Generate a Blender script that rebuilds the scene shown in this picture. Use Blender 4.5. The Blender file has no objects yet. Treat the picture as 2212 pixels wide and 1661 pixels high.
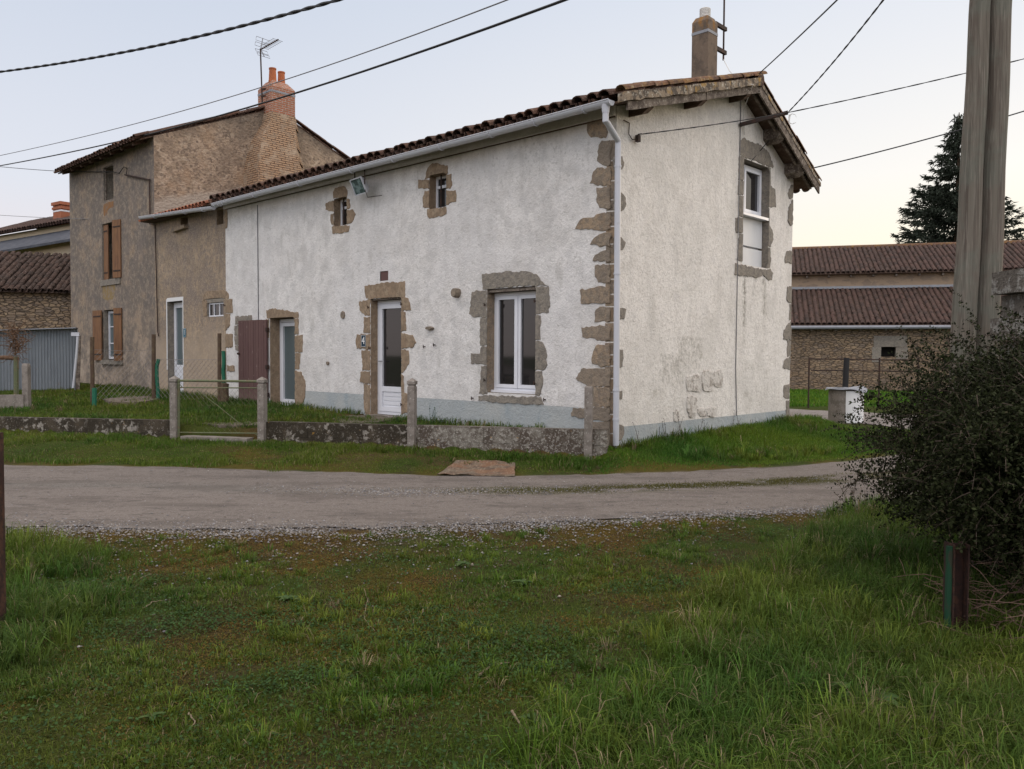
import bpy, math, random
import numpy as np
from mathutils import Vector, Matrix
from mathutils.geometry import tessellate_polygon
random.seed(7); RNG = np.random.default_rng(11)
R = math.radians
sc = bpy.context.scene
COL = sc.collection

# ------------------------------------------------------------------ camera
F = 1776.0; CU, CV = 1106.0, 830.5          # focal length and centre, in units of a 2212 px wide picture
PITCH, ROLL, EYE = R(2.03), R(0.35), 1.55
_f = Vector((0, math.cos(PITCH), -math.sin(PITCH))); _r0 = Vector((1, 0, 0)); _u0 = Vector((0, math.sin(PITCH), math.cos(PITCH)))
_r = _r0*math.cos(ROLL) + _u0*math.sin(ROLL); _u = _u0*math.cos(ROLL) - _r0*math.sin(ROLL)
cam = bpy.data.cameras.new('camera'); camo = bpy.data.objects.new('camera', cam); COL.objects.link(camo)
M = Matrix(((_r.x, _u.x, -_f.x, 0), (_r.y, _u.y, -_f.y, 0), (_r.z, _u.z, -_f.z, EYE), (0, 0, 0, 1)))
camo.matrix_world = M
cam.sensor_width = 36; cam.lens = 36*F/2212; cam.clip_end = 2000; cam.clip_start = 0.05
sc.camera = camo
EYEP = Vector((0, 0, EYE))

# ------------------------------------------------------------------ sky, sun, exposure
SUN_EL, SUN_AZ = R(6), R(58)                # azimuth clockwise from +Y (the view direction)
w = bpy.data.worlds.new('World'); sc.world = w; w.use_nodes = True
nt = w.node_tree; nt.nodes.clear()
def nd(t, k, **kw):
    n = t.nodes.new(k)
    for a, b in kw.items(): setattr(n, a, b)
    return n
out = nd(nt, 'ShaderNodeOutputWorld'); bg = nd(nt, 'ShaderNodeBackground'); nt.links.new(bg.outputs[0], out.inputs[0])
tc = nd(nt, 'ShaderNodeTexCoord'); sx = nd(nt, 'ShaderNodeSeparateXYZ'); nt.links.new(tc.outputs['Generated'], sx.inputs[0])
def ramp(t, src, stops):
    r = nd(t, 'ShaderNodeValToRGB'); t.links.new(src, r.inputs[0]); e = r.color_ramp.elements
    while len(e) < len(stops): e.new(0.5)
    for i, (p, c) in enumerate(stops): e[i].position = p; e[i].color = (*c, 1)
    return r.outputs[0]
cool = ramp(nt, sx.outputs[2], [(0, (.72, .62, .59)), (.07, (.76, .68, .69)), (.18, (.67, .69, .76)), (.40, (.54, .595, .70)), (.62, (1.08, 1.02, 1.0)), (1, (1.2, 1.12, 1.08))])
warm = ramp(nt, sx.outputs[2], [(0, (.98, .80, .55)), (.08, (.96, .85, .64)), (.20, (.86, .83, .79)), (.40, (.68, .71, .78)), (.62, (1.1, 1.02, .98)), (1, (1.2, 1.12, 1.08))])
dt = nd(nt, 'ShaderNodeVectorMath', operation='DOT_PRODUCT'); nt.links.new(tc.outputs['Generated'], dt.inputs[0]); dt.inputs[1].default_value = (math.sin(SUN_AZ), math.cos(SUN_AZ), 0)
mr = nd(nt, 'ShaderNodeMapRange', interpolation_type='SMOOTHSTEP'); nt.links.new(dt.outputs['Value'], mr.inputs[0]); mr.inputs[1].default_value = .1; mr.inputs[2].default_value = .98
mx = nd(nt, 'ShaderNodeMix', data_type='RGBA'); nt.links.new(mr.outputs[0], mx.inputs[0]); nt.links.new(cool, mx.inputs[6]); nt.links.new(warm, mx.inputs[7])
back = nd(nt, 'ShaderNodeMapRange', interpolation_type='SMOOTHSTEP'); nt.links.new(sx.outputs[1], back.inputs[0])
back.inputs[1].default_value = .35; back.inputs[2].default_value = -.6; back.inputs[3].default_value = 1.0; back.inputs[4].default_value = 1.75
mm = nd(nt, 'ShaderNodeVectorMath', operation='SCALE'); nt.links.new(mx.outputs[2], mm.inputs[0]); nt.links.new(back.outputs[0], mm.inputs['Scale'])
sky = nd(nt, 'ShaderNodeTexSky', sky_type='NISHITA', sun_disc=False, sun_elevation=SUN_EL, sun_rotation=SUN_AZ, altitude=100, dust_density=1.5)
sk2 = nd(nt, 'ShaderNodeVectorMath', operation='SCALE'); nt.links.new(sky.outputs[0], sk2.inputs[0]); sk2.inputs['Scale'].default_value = .012
ad = nd(nt, 'ShaderNodeVectorMath', operation='ADD'); nt.links.new(mm.outputs[0], ad.inputs[0]); nt.links.new(sk2.outputs[0], ad.inputs[1])
nt.links.new(ad.outputs[0], bg.inputs[0]); bg.inputs[1].default_value = 1.0
sl = bpy.data.lights.new('sun', 'SUN'); sl.energy = .8; sl.angle = R(14); sl.color = (1, .82, .62)
so = bpy.data.objects.new('sun', sl); COL.objects.link(so)
sdir = Vector((math.sin(SUN_AZ)*math.cos(SUN_EL), math.cos(SUN_AZ)*math.cos(SUN_EL), math.sin(SUN_EL)))
so.rotation_euler = sdir.to_track_quat('Z', 'Y').to_euler()
sc.view_settings.view_transform = 'Standard'; sc.view_settings.look = 'None'; sc.view_settings.exposure = 0.16; sc.view_settings.gamma = 1
sc.cycles.max_bounces = 5; sc.cycles.diffuse_bounces = 3; sc.cycles.glossy_bounces = 2

# ------------------------------------------------------------------ geometry of the place
AZ = R(46.7)
U = Vector((-math.sin(AZ), math.cos(AZ), 0))      # along the street front, away to the left
S = Vector((math.cos(AZ), math.sin(AZ), 0))       # along the gable, away to the right
C0 = Vector((1.474, 12.12, 0))                    # house corner
Zv = Vector((0, 0, 1))
def W(t, s, z): return C0 + U*t + S*s + Zv*z
def ray(u, v): return _f + _r*((u-CU)/F) - _u*((v-CV)/F)
def on_plane(u, v, p, n):
    d = ray(u, v); k = (p-EYEP).dot(n)/d.dot(n); return EYEP + d*k
def fac(u, v, off=0.0):                           # picture point -> (t, z) on the street front
    p = on_plane(u, v, C0 - S*off, S) - C0; return p.dot(U), p.z
def gab(u, v, off=0.0):                           # picture point -> (s, z) on the gable
    p = on_plane(u, v, C0 - U*off, U) - C0; return p.dot(S), p.z
def at(u, v, Y):
    d = ray(u, v); return EYEP + d*(Y/d.y)
def gnd(u, v, z=0.0):
    d = ray(u, v); return EYEP + d*((z-EYE)/d.z)
ZM = {3: (900, 500, .48166), 4: (900, 1100, .48166), 5: (1700, 900, .602), 6: (2300, 200, .5418), 7: (2300, 1000, .5418),
      1: (0, 100, .48166), 2: (0, 900, .5418), 12: (300, 1150, .30102), 21: (240, 650, .24085), 28: (0, 750, .30102)}
def zd(k, x, y):
    a, b, c = ZM[k]; return (a+x*c)/1.85172, (b+y*c)/1.85172

# ------------------------------------------------------------------ numpy noise
def vnoise(x, y, seed=0):
    xi = np.floor(x).astype(np.int64); yi = np.floor(y).astype(np.int64); fx = x-xi; fy = y-yi
    def h(a, b):
        n = (a*374761393 + b*668265263 + seed*1442695041) & 0xffffffff
        n = ((n ^ (n >> 13))*1274126177) & 0xffffffff
        return ((n ^ (n >> 16)) & 0xffff)/65535.0
    sx_ = fx*fx*(3-2*fx); sy_ = fy*fy*(3-2*fy)
    a = h(xi, yi); b = h(xi+1, yi); c = h(xi, yi+1); d = h(xi+1, yi+1)
    return (a*(1-sx_)+b*sx_)*(1-sy_) + (c*(1-sx_)+d*sx_)*sy_
def fbm(x, y, seed=0, o=4):
    s_ = 0; a = .5; n = 0
    for i in range(o):
        s_ = s_ + a*vnoise(x*2**i, y*2**i, seed+i*17); n += a; a *= .5
    return s_/n
def smooth(a, b, x):
    k = np.clip((x-a)/(b-a), 0, 1); return k*k*(3-2*k)

# road edges (ground points, near and far side)
near_px = [(-900, 1128), (0, 1142), (400, 1146), (800, 1143), (1200, 1127), (1600, 1109), (1950, 1092), (2212, 1080), (3200, 1045)]
far_px = [(-900, 1000), (0, 1006), (300, 1010), (600, 1018), (950, 1030), (1300, 1027), (1500, 1021), (1700, 1009), (1830, 998), (2000, 975), (2600, 930)]
NE = np.array([gnd(*p)[:2] for p in near_px]); FE = np.array([gnd(*p)[:2] for p in far_px])
def ynear(x): return np.interp(x, NE[:, 0], NE[:, 1])
def yfar(x): return np.interp(x, FE[:, 0], FE[:, 1])
WL0 = Vector((1.32, 11.80, 0)); WL1 = Vector((-9.6, 14.80, 0))     # line of the low garden wall
_wd = (WL1-WL0).normalized(); _wn = Vector((_wd.y, -_wd.x, 0))
if _wn.y < 0: _wn = -_wn
def ground_h(x, y):
    x = np.asarray(x, float); y = np.asarray(y, float)
    d = (x-WL0.x)*_wn.x + (y-WL0.y)*_wn.y                           # behind the garden wall
    yard = .32 + .019*np.clip(y-13.0, 0, 14)
    t = (x-C0.x)*U.x + (y-C0.y)*U.y; s = (x-C0.x)*S.x + (y-C0.y)*S.y
    front = .11*smooth(.2, 2.2, y-yfar(x))
    hl = front + (yard-front)*smooth(-.02, .10, d)
    gh = (.16+.015*np.clip(s, 0, 6))*smooth(1.9, .2, np.hypot(np.maximum(-t, 0), np.maximum(np.maximum(-s, s-6), 0)*.8))
    gh = gh*smooth(-.1, .8, y-yfar(x)+.3)
    right = smooth(-.05, .12, x-(1.42-(y-11.8)*.0)) 
    inside = (t > -.05) & (s > -.05) & (s < 12)
    h = np.where(x > 1.40, gh, hl)
    k = smooth(1.15, 1.55, x); k = np.where(s > 0, 1.0*(x > 1.4), k)
    h = hl*(1-k) + gh*k
    h = np.where(inside & (x > C0.x - 12), .1, h)
    h = np.where((s > 7.0) & (t < 14), 0.0, h)
    b = (fbm(x*.9, y*.9, 3, 3)-.5)*.07 + (fbm(x*4, y*4, 5, 2)-.5)*.025
    onroad = smooth(-.3, .25, y-ynear(x))*smooth(.3, -.2, y-yfar(x))
    fore = smooth(.1, -.6, y-ynear(x))
    return h + b*(1-onroad)*.9 + fore*.03
def gh1(x, y): return float(ground_h(np.array([x]), np.array([y]))[0])

# ------------------------------------------------------------------ mesh helpers
class MB:
    def __init__(s): s.v = []; s.f = []; s.uv = []; s.has_uv = False
    def add(s, vs, fs, uv=None):
        b = len(s.v); s.v += [tuple(p) for p in vs]; s.f += [tuple(i+b for i in f) for f in fs]
        if uv is not None: s.has_uv = True
        s.uv += [tuple(q) for q in uv] if uv is not None else [(p[0]+p[1], p[2]) for p in vs]
        return s
    def box(s, c, a, b, d):                        # centre and three half vectors
        c = Vector(c); vs = [c + a*i + b*j + d*k for k in (-1, 1) for j in (-1, 1) for i in (-1, 1)]
        uv = [((i*a.length + j*b.length), p.z) for p, (k, j, i) in zip(vs, [(k, j, i) for k in (-1, 1) for j in (-1, 1) for i in (-1, 1)])]
        return s.add(vs, [(0, 2, 3, 1), (4, 5, 7, 6), (0, 1, 5, 4), (2, 6, 7, 3), (0, 4, 6, 2), (1, 3, 7, 5)], uv)
    def beam(s, p, q, w_, h_, up=Zv):
        p = Vector(p); q = Vector(q); d = (q-p); n = d.normalized(); side = n.cross(up)
        if side.length < 1e-4: side = n.cross(Vector((1, 0, 0)))
        side.normalize(); u2 = side.cross(n).normalized()
        return s.box((p+q)/2, d/2, side*w_/2, u2*h_/2)
    def tube(s, pts, r, n=8, caps=True):
        pts = [Vector(p) for p in pts]; m = len(pts); rs = r if isinstance(r, (list, tuple)) else [r]*m
        vs = []; prev = None
        for i, p in enumerate(pts):
            d = (pts[min(i+1, m-1)] - pts[max(i-1, 0)]).normalized()
            a = d.cross(Zv) if prev is None else prev - d*prev.dot(d)
            if a.length < 1e-3: a = d.cross(Vector((1, 0, 0)))
            a.normalize(); prev = a; b = d.cross(a)
            vs += [p + (a*math.cos(2*math.pi*k/n) + b*math.sin(2*math.pi*k/n))*rs[i] for k in range(n)]
        fs = [(i*n+k, i*n+(k+1) % n, (i+1)*n+(k+1) % n, (i+1)*n+k) for i in range(m-1) for k in range(n)]
        if caps: fs += [tuple(range(n-1, -1, -1)), tuple((m-1)*n+k for k in range(n))]
        return s.add(vs, fs)
    def lathe(s, c, prof, n=24, wob=0):
        c = Vector(c); vs = []; m = len(prof)
        for r, z in prof:
            vs += [c + Vector((r*math.cos(2*math.pi*k/n), r*math.sin(2*math.pi*k/n), z)) for k in range(n)]
        fs = [(i*n+k, i*n+(k+1) % n, (i+1)*n+(k+1) % n, (i+1)*n+k) for i in range(m-1) for k in range(n)]
        fs += [tuple(range(n-1, -1, -1)), tuple((m-1)*n+k for k in range(n))]
        return s.add(vs, fs)
    def poly(s, P, outer, holes=()):               # flat polygon with holes; P maps (a, b) to a point
        loops = [outer] + list(holes); pts = [q for l in loops for q in l]
        tris = tessellate_polygon([[Vector((a, b, 0)) for a, b in l] for l in loops])
        return s.add([P(a, b) for a, b in pts], tris, pts)
    def prism(s, P, outer, d0, d1):                # polygon extruded from depth d0 to d1; P(a, b, depth)
        n = len(outer); tris = tessellate_polygon([[Vector((a, b, 0)) for a, b in outer]])
        vs = [P(a, b, d0) for a, b in outer] + [P(a, b, d1) for a, b in outer]
        fs = [tuple(t_) for t_ in tris] + [tuple(i+n for i in t_) for t_ in tris] + [(i, (i+1) % n, n+(i+1) % n, n+i) for i in range(n)]
        return s.add(vs, fs, [q for q in outer]*2)
def mk(name, mb, mat, parent=None, label=None, cat=None, group=None, kind=None, smooth_=False, base=None):
    me = bpy.data.meshes.new(name)
    vs = mb.v
    o = bpy.data.objects.new(name, me); COL.objects.link(o)
    if parent is None and kind is None:
        a = np.array(vs); c = Vector(((a[:, 0].min()+a[:, 0].max())/2, (a[:, 1].min()+a[:, 1].max())/2, a[:, 2].min())) if base is None else Vector(base)
        vs = [(p[0]-c.x, p[1]-c.y, p[2]-c.z) for p in vs]; o.location = c
    me.from_pydata(vs, [], mb.f)
    if mb.has_uv:
        ul = me.uv_layers.new(name='uv'); li = np.empty(len(me.loops), np.int32); me.loops.foreach_get('vertex_index', li)
        ul.data.foreach_set('uv', np.array(mb.uv, np.float32)[li].ravel())
    me.materials.append(mat)
    if smooth_: me.polygons.foreach_set('use_smooth', [True]*len(me.polygons))
    me.update()
    if parent is not None:
        o.parent = parent
        if parent.type == 'EMPTY': o.matrix_parent_inverse = Matrix.Translation(parent.location).inverted()
    if label: o['label'] = label
    if cat: o['category'] = cat
    if group: o['group'] = group
    if kind: o['kind'] = kind
    return o
def root(name, loc, label, cat, group=None):
    o = bpy.data.objects.new(name, None); COL.objects.link(o); o.location = loc; o.empty_display_size = .2
    o['label'] = label; o['category'] = cat
    if group: o['group'] = group
    return o

# ------------------------------------------------------------------ materials
def surf(name, base, layers=(), bumps=(), rough=.9, spec=.3, metal=0, coord='Object', attr=None, isl=None, trans=None):
    m = bpy.data.materials.new(name); m.use_nodes = True; t = m.node_tree; t.nodes.clear()
    o = nd(t, 'ShaderNodeOutputMaterial'); b = nd(t, 'ShaderNodeBsdfPrincipled'); t.links.new(b.outputs[0], o.inputs[0])
    b.inputs['Roughness'].default_value = rough; b.inputs['Specular IOR Level'].default_value = spec; b.inputs['Metallic'].default_value = metal
    tcn = nd(t, 'ShaderNodeTexCoord'); src = tcn.outputs[coord]; geo = nd(t, 'ShaderNodeNewGeometry')
    if attr:
        a = nd(t, 'ShaderNodeAttribute', attribute_name=attr); cur = a.outputs['Color']
    else:
        c = nd(t, 'ShaderNodeRGB'); c.outputs[0].default_value = (*base, 1); cur = c.outputs[0]
    def tex(L):
        mp = nd(t, 'ShaderNodeMapping'); t.links.new(src, mp.inputs[0]); mp.inputs['Scale'].default_value = L.get('st', (1, 1, 1)); mp.inputs['Location'].default_value = L.get('of', (0, 0, 0))
        k = L.get('n', 'noise')
        if k == 'noise':
            x = nd(t, 'ShaderNodeTexNoise'); x.inputs['Scale'].default_value = L['s']; x.inputs['Detail'].default_value = L.get('d', 5); x.inputs['Roughness'].default_value = L.get('r', .6)
            x.inputs['Distortion'].default_value = L.get('ds', 0); t.links.new(mp.outputs[0], x.inputs['Vector']); return x.outputs['Fac']
        if k in ('voro', 'cell', 'edge'):
            v = mp.outputs[0]
            if L.get('w', 0):
                nz = nd(t, 'ShaderNodeTexNoise'); nz.inputs['Scale'].default_value = L['s']*1.3; t.links.new(v, nz.inputs['Vector'])
                sc_ = nd(t, 'ShaderNodeVectorMath', operation='SCALE'); t.links.new(nz.outputs['Color'], sc_.inputs[0]); sc_.inputs['Scale'].default_value = L['w']/L['s']
                aa = nd(t, 'ShaderNodeVectorMath', operation='ADD'); t.links.new(v, aa.inputs[0]); t.links.new(sc_.outputs[0], aa.inputs[1]); v = aa.outputs[0]
            x = nd(t, 'ShaderNodeTexVoronoi'); x.inputs['Scale'].default_value = L['s']; t.links.new(v, x.inputs['Vector'])
            if k == 'edge': x.feature = 'DISTANCE_TO_EDGE'
            if k == 'cell':
                sp = nd(t, 'ShaderNodeSeparateColor'); t.links.new(x.outputs['Color'], sp.inputs[0]); return sp.outputs[L.get('ch', 0)]
            return x.outputs['Distance']
        if k == 'brick':
            x = nd(t, 'ShaderNodeTexBrick'); t.links.new(mp.outputs[0], x.inputs['Vector']); x.inputs['Scale'].default_value = 1
            x.inputs['Brick Width'].default_value = L['bw']; x.inputs['Row Height'].default_value = L['bh']; x.inputs['Mortar Size'].default_value = L['ms']; x.inputs['Mortar Smooth'].default_value = .3
            return x.outputs['Fac']
        if k == 'island': return geo.outputs['Random Per Island']
        if k == 'object':
            oi = nd(t, 'ShaderNodeObjectInfo'); return oi.outputs['Random']
        if k == 'z':
            sp = nd(t, 'ShaderNodeSeparateXYZ'); t.links.new(geo.outputs['Position'], sp.inputs[0])
            nz = nd(t, 'ShaderNodeTexNoise'); nz.inputs['Scale'].default_value = L.get('s', 2); nz.inputs['Detail'].default_value = 4; t.links.new(src, nz.inputs['Vector'])
            q = nd(t, 'ShaderNodeMath', operation='MULTIPLY_ADD'); t.links.new(nz.outputs['Fac'], q.inputs[0]); q.inputs[1].default_value = L.get('amp', 0); t.links.new(sp.outputs[2], q.inputs[2])
            if L.get('sl'):
                dp = nd(t, 'ShaderNodeVectorMath', operation='DOT_PRODUCT'); t.links.new(geo.outputs['Position'], dp.inputs[0]); dp.inputs[1].default_value = SAX
                q3 = nd(t, 'ShaderNodeMath', operation='MULTIPLY_ADD'); t.links.new(dp.outputs['Value'], q3.inputs[0]); q3.inputs[1].default_value = -L['sl']; t.links.new(q.outputs[0], q3.inputs[2])
                q4 = nd(t, 'ShaderNodeMath', operation='ADD'); t.links.new(q3.outputs[0], q4.inputs[0]); q4.inputs[1].default_value = L['sl']*S0; return q4.outputs[0]
            return q.outputs[0]
        if k == 'band':
            dp = nd(t, 'ShaderNodeVectorMath', operation='DOT_PRODUCT'); t.links.new(geo.outputs['Position'], dp.inputs[0]); dp.inputs[1].default_value = tuple(L['ax'])
            nz = nd(t, 'ShaderNodeTexNoise'); nz.inputs['Scale'].default_value = L.get('s', 2); nz.inputs['Detail'].default_value = 4; t.links.new(src, nz.inputs['Vector'])
            q = nd(t, 'ShaderNodeMath', operation='SUBTRACT'); t.links.new(dp.outputs['Value'], q.inputs[0]); q.inputs[1].default_value = L['at']
            ab = nd(t, 'ShaderNodeMath', operation='ABSOLUTE'); t.links.new(q.outputs[0], ab.inputs[0])
            q2 = nd(t, 'ShaderNodeMath', operation='MULTIPLY_ADD'); t.links.new(nz.outputs['Fac'], q2.inputs[0]); q2.inputs[1].default_value = L.get('amp', 0); t.links.new(ab.outputs[0], q2.inputs[2]); return q2.outputs[0]
        if k == 'attr':
            a_ = nd(t, 'ShaderNodeAttribute', attribute_name=L['a']); return a_.outputs['Fac']
    def rng(v, lo, hi, f=1.0):
        r_ = nd(t, 'ShaderNodeMapRange', interpolation_type='SMOOTHSTEP'); t.links.new(v, r_.inputs[0])
        r_.inputs[1].default_value = lo; r_.inputs[2].default_value = hi; r_.inputs[3].default_value = 0; r_.inputs[4].default_value = f; return r_.outputs[0]
    for L in layers:
        v = tex(L); fv = rng(v, L['lo'], L['hi'], L.get('f', 1))
        for Q in L.get('and', ()):
            g = rng(tex(Q), Q['lo'], Q['hi'], 1); mu = nd(t, 'ShaderNodeMath', operation='MULTIPLY'); t.links.new(fv, mu.inputs[0]); t.links.new(g, mu.inputs[1]); fv = mu.outputs[0]
        mxn = nd(t, 'ShaderNodeMix', data_type='RGBA', blend_type=L.get('bl', 'MIX')); t.links.new(fv, mxn.inputs[0]); t.links.new(cur, mxn.inputs[6]); mxn.inputs[7].default_value = (*L['c'], 1); cur = mxn.outputs[2]
    t.links.new(cur, b.inputs['Base Color'])
    nrm = None
    for L in bumps:
        v = tex(L)
        if 'lo' in L: v = rng(v, L['lo'], L['hi'])
        bn = nd(t, 'ShaderNodeBump'); bn.inputs['Strength'].default_value = L.get('f', .5); bn.inputs['Distance'].default_value = L.get('dist', .02); t.links.new(v, bn.inputs['Height'])
        if nrm is not None: t.links.new(nrm, bn.inputs['Normal'])
        nrm = bn.outputs[0]
    if nrm is not None: t.links.new(nrm, b.inputs['Normal'])
    if trans:
        tr = nd(t, 'ShaderNodeBsdfTranslucent'); t.links.new(cur, tr.inputs[0]); ms = nd(t, 'ShaderNodeMixShader'); ms.inputs[0].default_value = trans
        t.links.new(b.outputs[0], ms.inputs[1]); t.links.new(tr.outputs[0], ms.inputs[2]); t.links.new(ms.outputs[0], o.inputs[0])
    return m
def L_(s, lo, hi, c, f=1.0, **k): return dict(s=s, lo=lo, hi=hi, c=c, f=f, **k)
mt = {}
SAX = (math.cos(AZ), math.sin(AZ), 0); S0 = 1.474*math.cos(AZ)+12.12*math.sin(AZ)
rough_cast = [dict(s=42, d=4, dist=.02, f=.6), dict(s=19, d=4, dist=.03, f=.45), dict(s=2.5, d=2, dist=.06, f=.35)]
def stains(c, f=1.0): return [L_(3.0, .47, .62, c, .38*f, d=8, r=.7), L_(9, .50, .62, c, .32*f, st=(1, 1, .12), **{'and': [dict(n='z', s=.8, amp=2.2, lo=4.4, hi=5.8)]}), L_(7, .50, .62, c, .35*f, st=(1, 1, .15), **{'and': [dict(n='z', s=1.5, amp=1.5, lo=2.1, hi=1.2)]}), L_(22, .60, .66, c, .5*f, **{'and': [L_(1.3, .45, .62, (0, 0, 0))]})]
mt['white'] = surf('white_roughcast', (.74, .715, .69), [L_(28, .50, .62, (.54, .52, .50), .45)] + stains((.42, .39, .355), .65) + [L_(3.2, .42, .66, (.50, .485, .47), .6), L_(.5, .4, .65, (.66, .645, .64), .5), L_(1.2, .45, .75, (.50, .475, .45), .5), L_(14, .56, .68, (.42, .40, .38), .45), L_(5, .56, .72, (.44, .42, .39), .45, st=(1, 1, .25)),
    L_(30, .66, .72, (.40, .38, .35), .5), dict(n='z', s=1.5, amp=1.0, lo=5.2, hi=5.9, c=(.50, .45, .38), f=.5)], rough_cast)
mt['white_gable'] = surf('white_roughcast_weathered', (.78, .74, .69), [L_(28, .50, .62, (.56, .52, .465), .5)] + stains((.42, .38, .33), .6) + [L_(1.0, .42, .7, (.60, .57, .525), .6), L_(16, .54, .68, (.46, .43, .40), .5), L_(4, .52, .72, (.52, .49, .45), .5, st=(1, 1, .22)),
    L_(34, .62, .70, (.40, .37, .33), .55), L_(2.2, .62, .72, (.36, .33, .27), .55, **{'and': [dict(n='z', lo=3.0, hi=1.2)]}), L_(1.6, .62, .70, (.62, .585, .55), .8)] + [dict(n='band', ax=SAX, at=S0+c_, s=5, amp=.30, lo=w_+.07, hi=w_-.09, c=(.13, .115, .08), f=f_, **{'and': [dict(n='z', s=8, amp=.5, lo=zl_, hi=zl_+.9), dict(n='z', lo=zh_, hi=zh_-.05), L_(16, .30, .60, (0, 0, 0))]}) for c_, w_, f_, zl_, zh_ in ((4.02, .20, .85, 1.9, 3.05), (4.80, .19, .75, 2.1, 3.05), (4.42, .22, .6, 2.6, 3.05), (1.6, .46, .34, .9, 1.6), (2.2, .50, .32, 1.2, 1.9))], rough_cast + [dict(s=18, d=3, dist=.02, f=.3)])
mt['exposed'] = surf('limewashed_rubble', (.62, .58, .53), [L_(8, .48, .60, (.30, .26, .22), .7), L_(20, .5, .65, (.62, .58, .54), .6)], [dict(s=14, dist=.04, f=.9), dict(s=40, dist=.02, f=.5)])
mt['plinth'] = surf('blue_grey_plinth_paint', (.37, .395, .40), [L_(1.4, .4, .7, (.42, .425, .405), .7), L_(9, .58, .7, (.28, .29, .28), .4), L_(2, .5, .7, (.24, .30, .34), .5, st=(1, 1, .4))], rough_cast)
mt['stone'] = surf('granite_dressings', (.33, .245, .165), [L_(4, .45, .58, (.19, .145, .11), .7, d=8, r=.75), dict(n='object', s=1, lo=0, hi=1, c=(.215, .18, .145), f=.9), L_(7, .45, .65, (.32, .26, .19), .6), L_(14, .46, .60, (.16, .135, .11), .6), L_(26, .5, .7, (.14, .12, .10), .55), L_(60, .60, .68, (.46, .42, .36), .5)],
    [dict(s=45, d=4, dist=.015, f=.7), dict(s=10, d=6, dist=.04, f=.7)])
mt['stone_grey'] = surf('grey_granite', (.25, .215, .175), [L_(4, .45, .58, (.17, .15, .13), .7, d=8, r=.75), dict(n='object', s=1, lo=0, hi=1, c=(.27, .24, .20), f=.8), L_(7, .45, .65, (.27, .24, .20), .6), L_(13, .46, .6, (.16, .145, .125), .6), L_(30, .5, .68, (.12, .11, .10), .6), L_(60, .60, .68, (.44, .42, .38), .5)],
    [dict(s=45, d=4, dist=.015, f=.7), dict(s=10, d=6, dist=.04, f=.7)])
mt['stone_warm'] = surf('sandy_dressings', (.31, .225, .15), [L_(4, .44, .58, (.20, .15, .105), .75, d=8, r=.75), dict(n='object', s=1, lo=0, hi=1, c=(.25, .18, .12), f=.8), L_(7, .45, .65, (.34, .27, .19), .6), L_(13, .46, .6, (.19, .14, .095), .6), L_(26, .5, .7, (.16, .12, .09), .5)],
    [dict(s=45, d=4, dist=.01, f=.4)])
mt['beige'] = surf('old_beige_render', (.37, .275, .185), [L_(11, .46, .58, (.20, .165, .135), .75, d=9, r=.8), L_(28, .55, .64, (.46, .38, .29), .6), L_(5.5, .44, .56, (.22, .175, .14), .65), L_(.9, .38, .62, (.20, .16, .135), .95), L_(2.6, .45, .65, (.27, .205, .14), .7), L_(9, .5, .68, (.15, .125, .11), .55), L_(24, .50, .62, (.42, .34, .25), .5),
    L_(6, .55, .75, (.12, .10, .09), .5, st=(1, 1, .3)), L_(45, .62, .7, (.5, .45, .38), .4), dict(n='z', s=1.3, amp=1.6, lo=3.4, hi=1.9, c=(.43, .34, .25), f=.6)],
    [dict(s=30, d=4, dist=.02, f=.45), dict(s=5, dist=.03, f=.4)])
mt['tallfront'] = surf('grey_brown_old_render', (.27, .205, .15), [L_(11, .46, .58, (.15, .125, .11), .75, d=9, r=.8), L_(28, .54, .64, (.38, .31, .24), .6), L_(5, .44, .57, (.155, .13, .115), .75), L_(.8, .38, .58, (.14, .12, .11), .9), L_(2.2, .45, .62, (.30, .22, .145), .7), L_(10, .5, .68, (.12, .10, .092), .6), L_(24, .52, .63, (.33, .27, .21), .5), L_(16, .58, .66, (.10, .085, .08), .6),
    dict(n='z', s=1.1, amp=1.6, lo=3.9, hi=3.1, c=(.33, .25, .18), f=.8), dict(n='z', s=3, amp=1.6, lo=2.9, hi=1.9, c=(.46, .375, .305), f=.75), L_(8, .53, .62, (.22, .175, .14), .5), L_(1.6, .50, .62, (.20, .165, .14), .5), L_(20, .60, .70, (.2, .16, .13), .4), L_(1.5, .44, .56, (.135, .118, .105), .72, d=9, r=.72), L_(7, .49, .58, (.36, .29, .215), .5, d=9, r=.78)],
    [dict(s=30, d=4, dist=.02, f=.5), dict(s=5, dist=.03, f=.4)])
mt['rubble'] = surf('rubble_stone_render', (.29, .22, .155), [dict(n='cell', s=6, ch=2, st=(1, 1, 1.2), w=.4, lo=.6, hi=1, c=(.46, .37, .28), f=.8), dict(n='cell', s=9, st=(1, 1, 1.3), w=.3, lo=0, hi=1, c=(.40, .30, .22), f=.7), dict(n='cell', s=15, ch=1, w=.3, lo=.5, hi=1, c=(.12, .09, .07), f=.75), L_(2, .42, .62, (.20, .15, .11), .7),
    L_(1.1, .52, .7, (.36, .24, .15), .6), dict(n='z', s=1.2, amp=1.0, lo=8.0, hi=9.4, c=(.10, .085, .07), f=.7), dict(n='z', sl=.262, s=1.6, amp=.5, lo=6.15, hi=5.9, c=(.38, .325, .265), f=.9)],
    [dict(n='voro', s=12, st=(1, 1, 1.3), w=.3, dist=.03, f=.6), dict(s=30, dist=.02, f=.5)])
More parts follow.
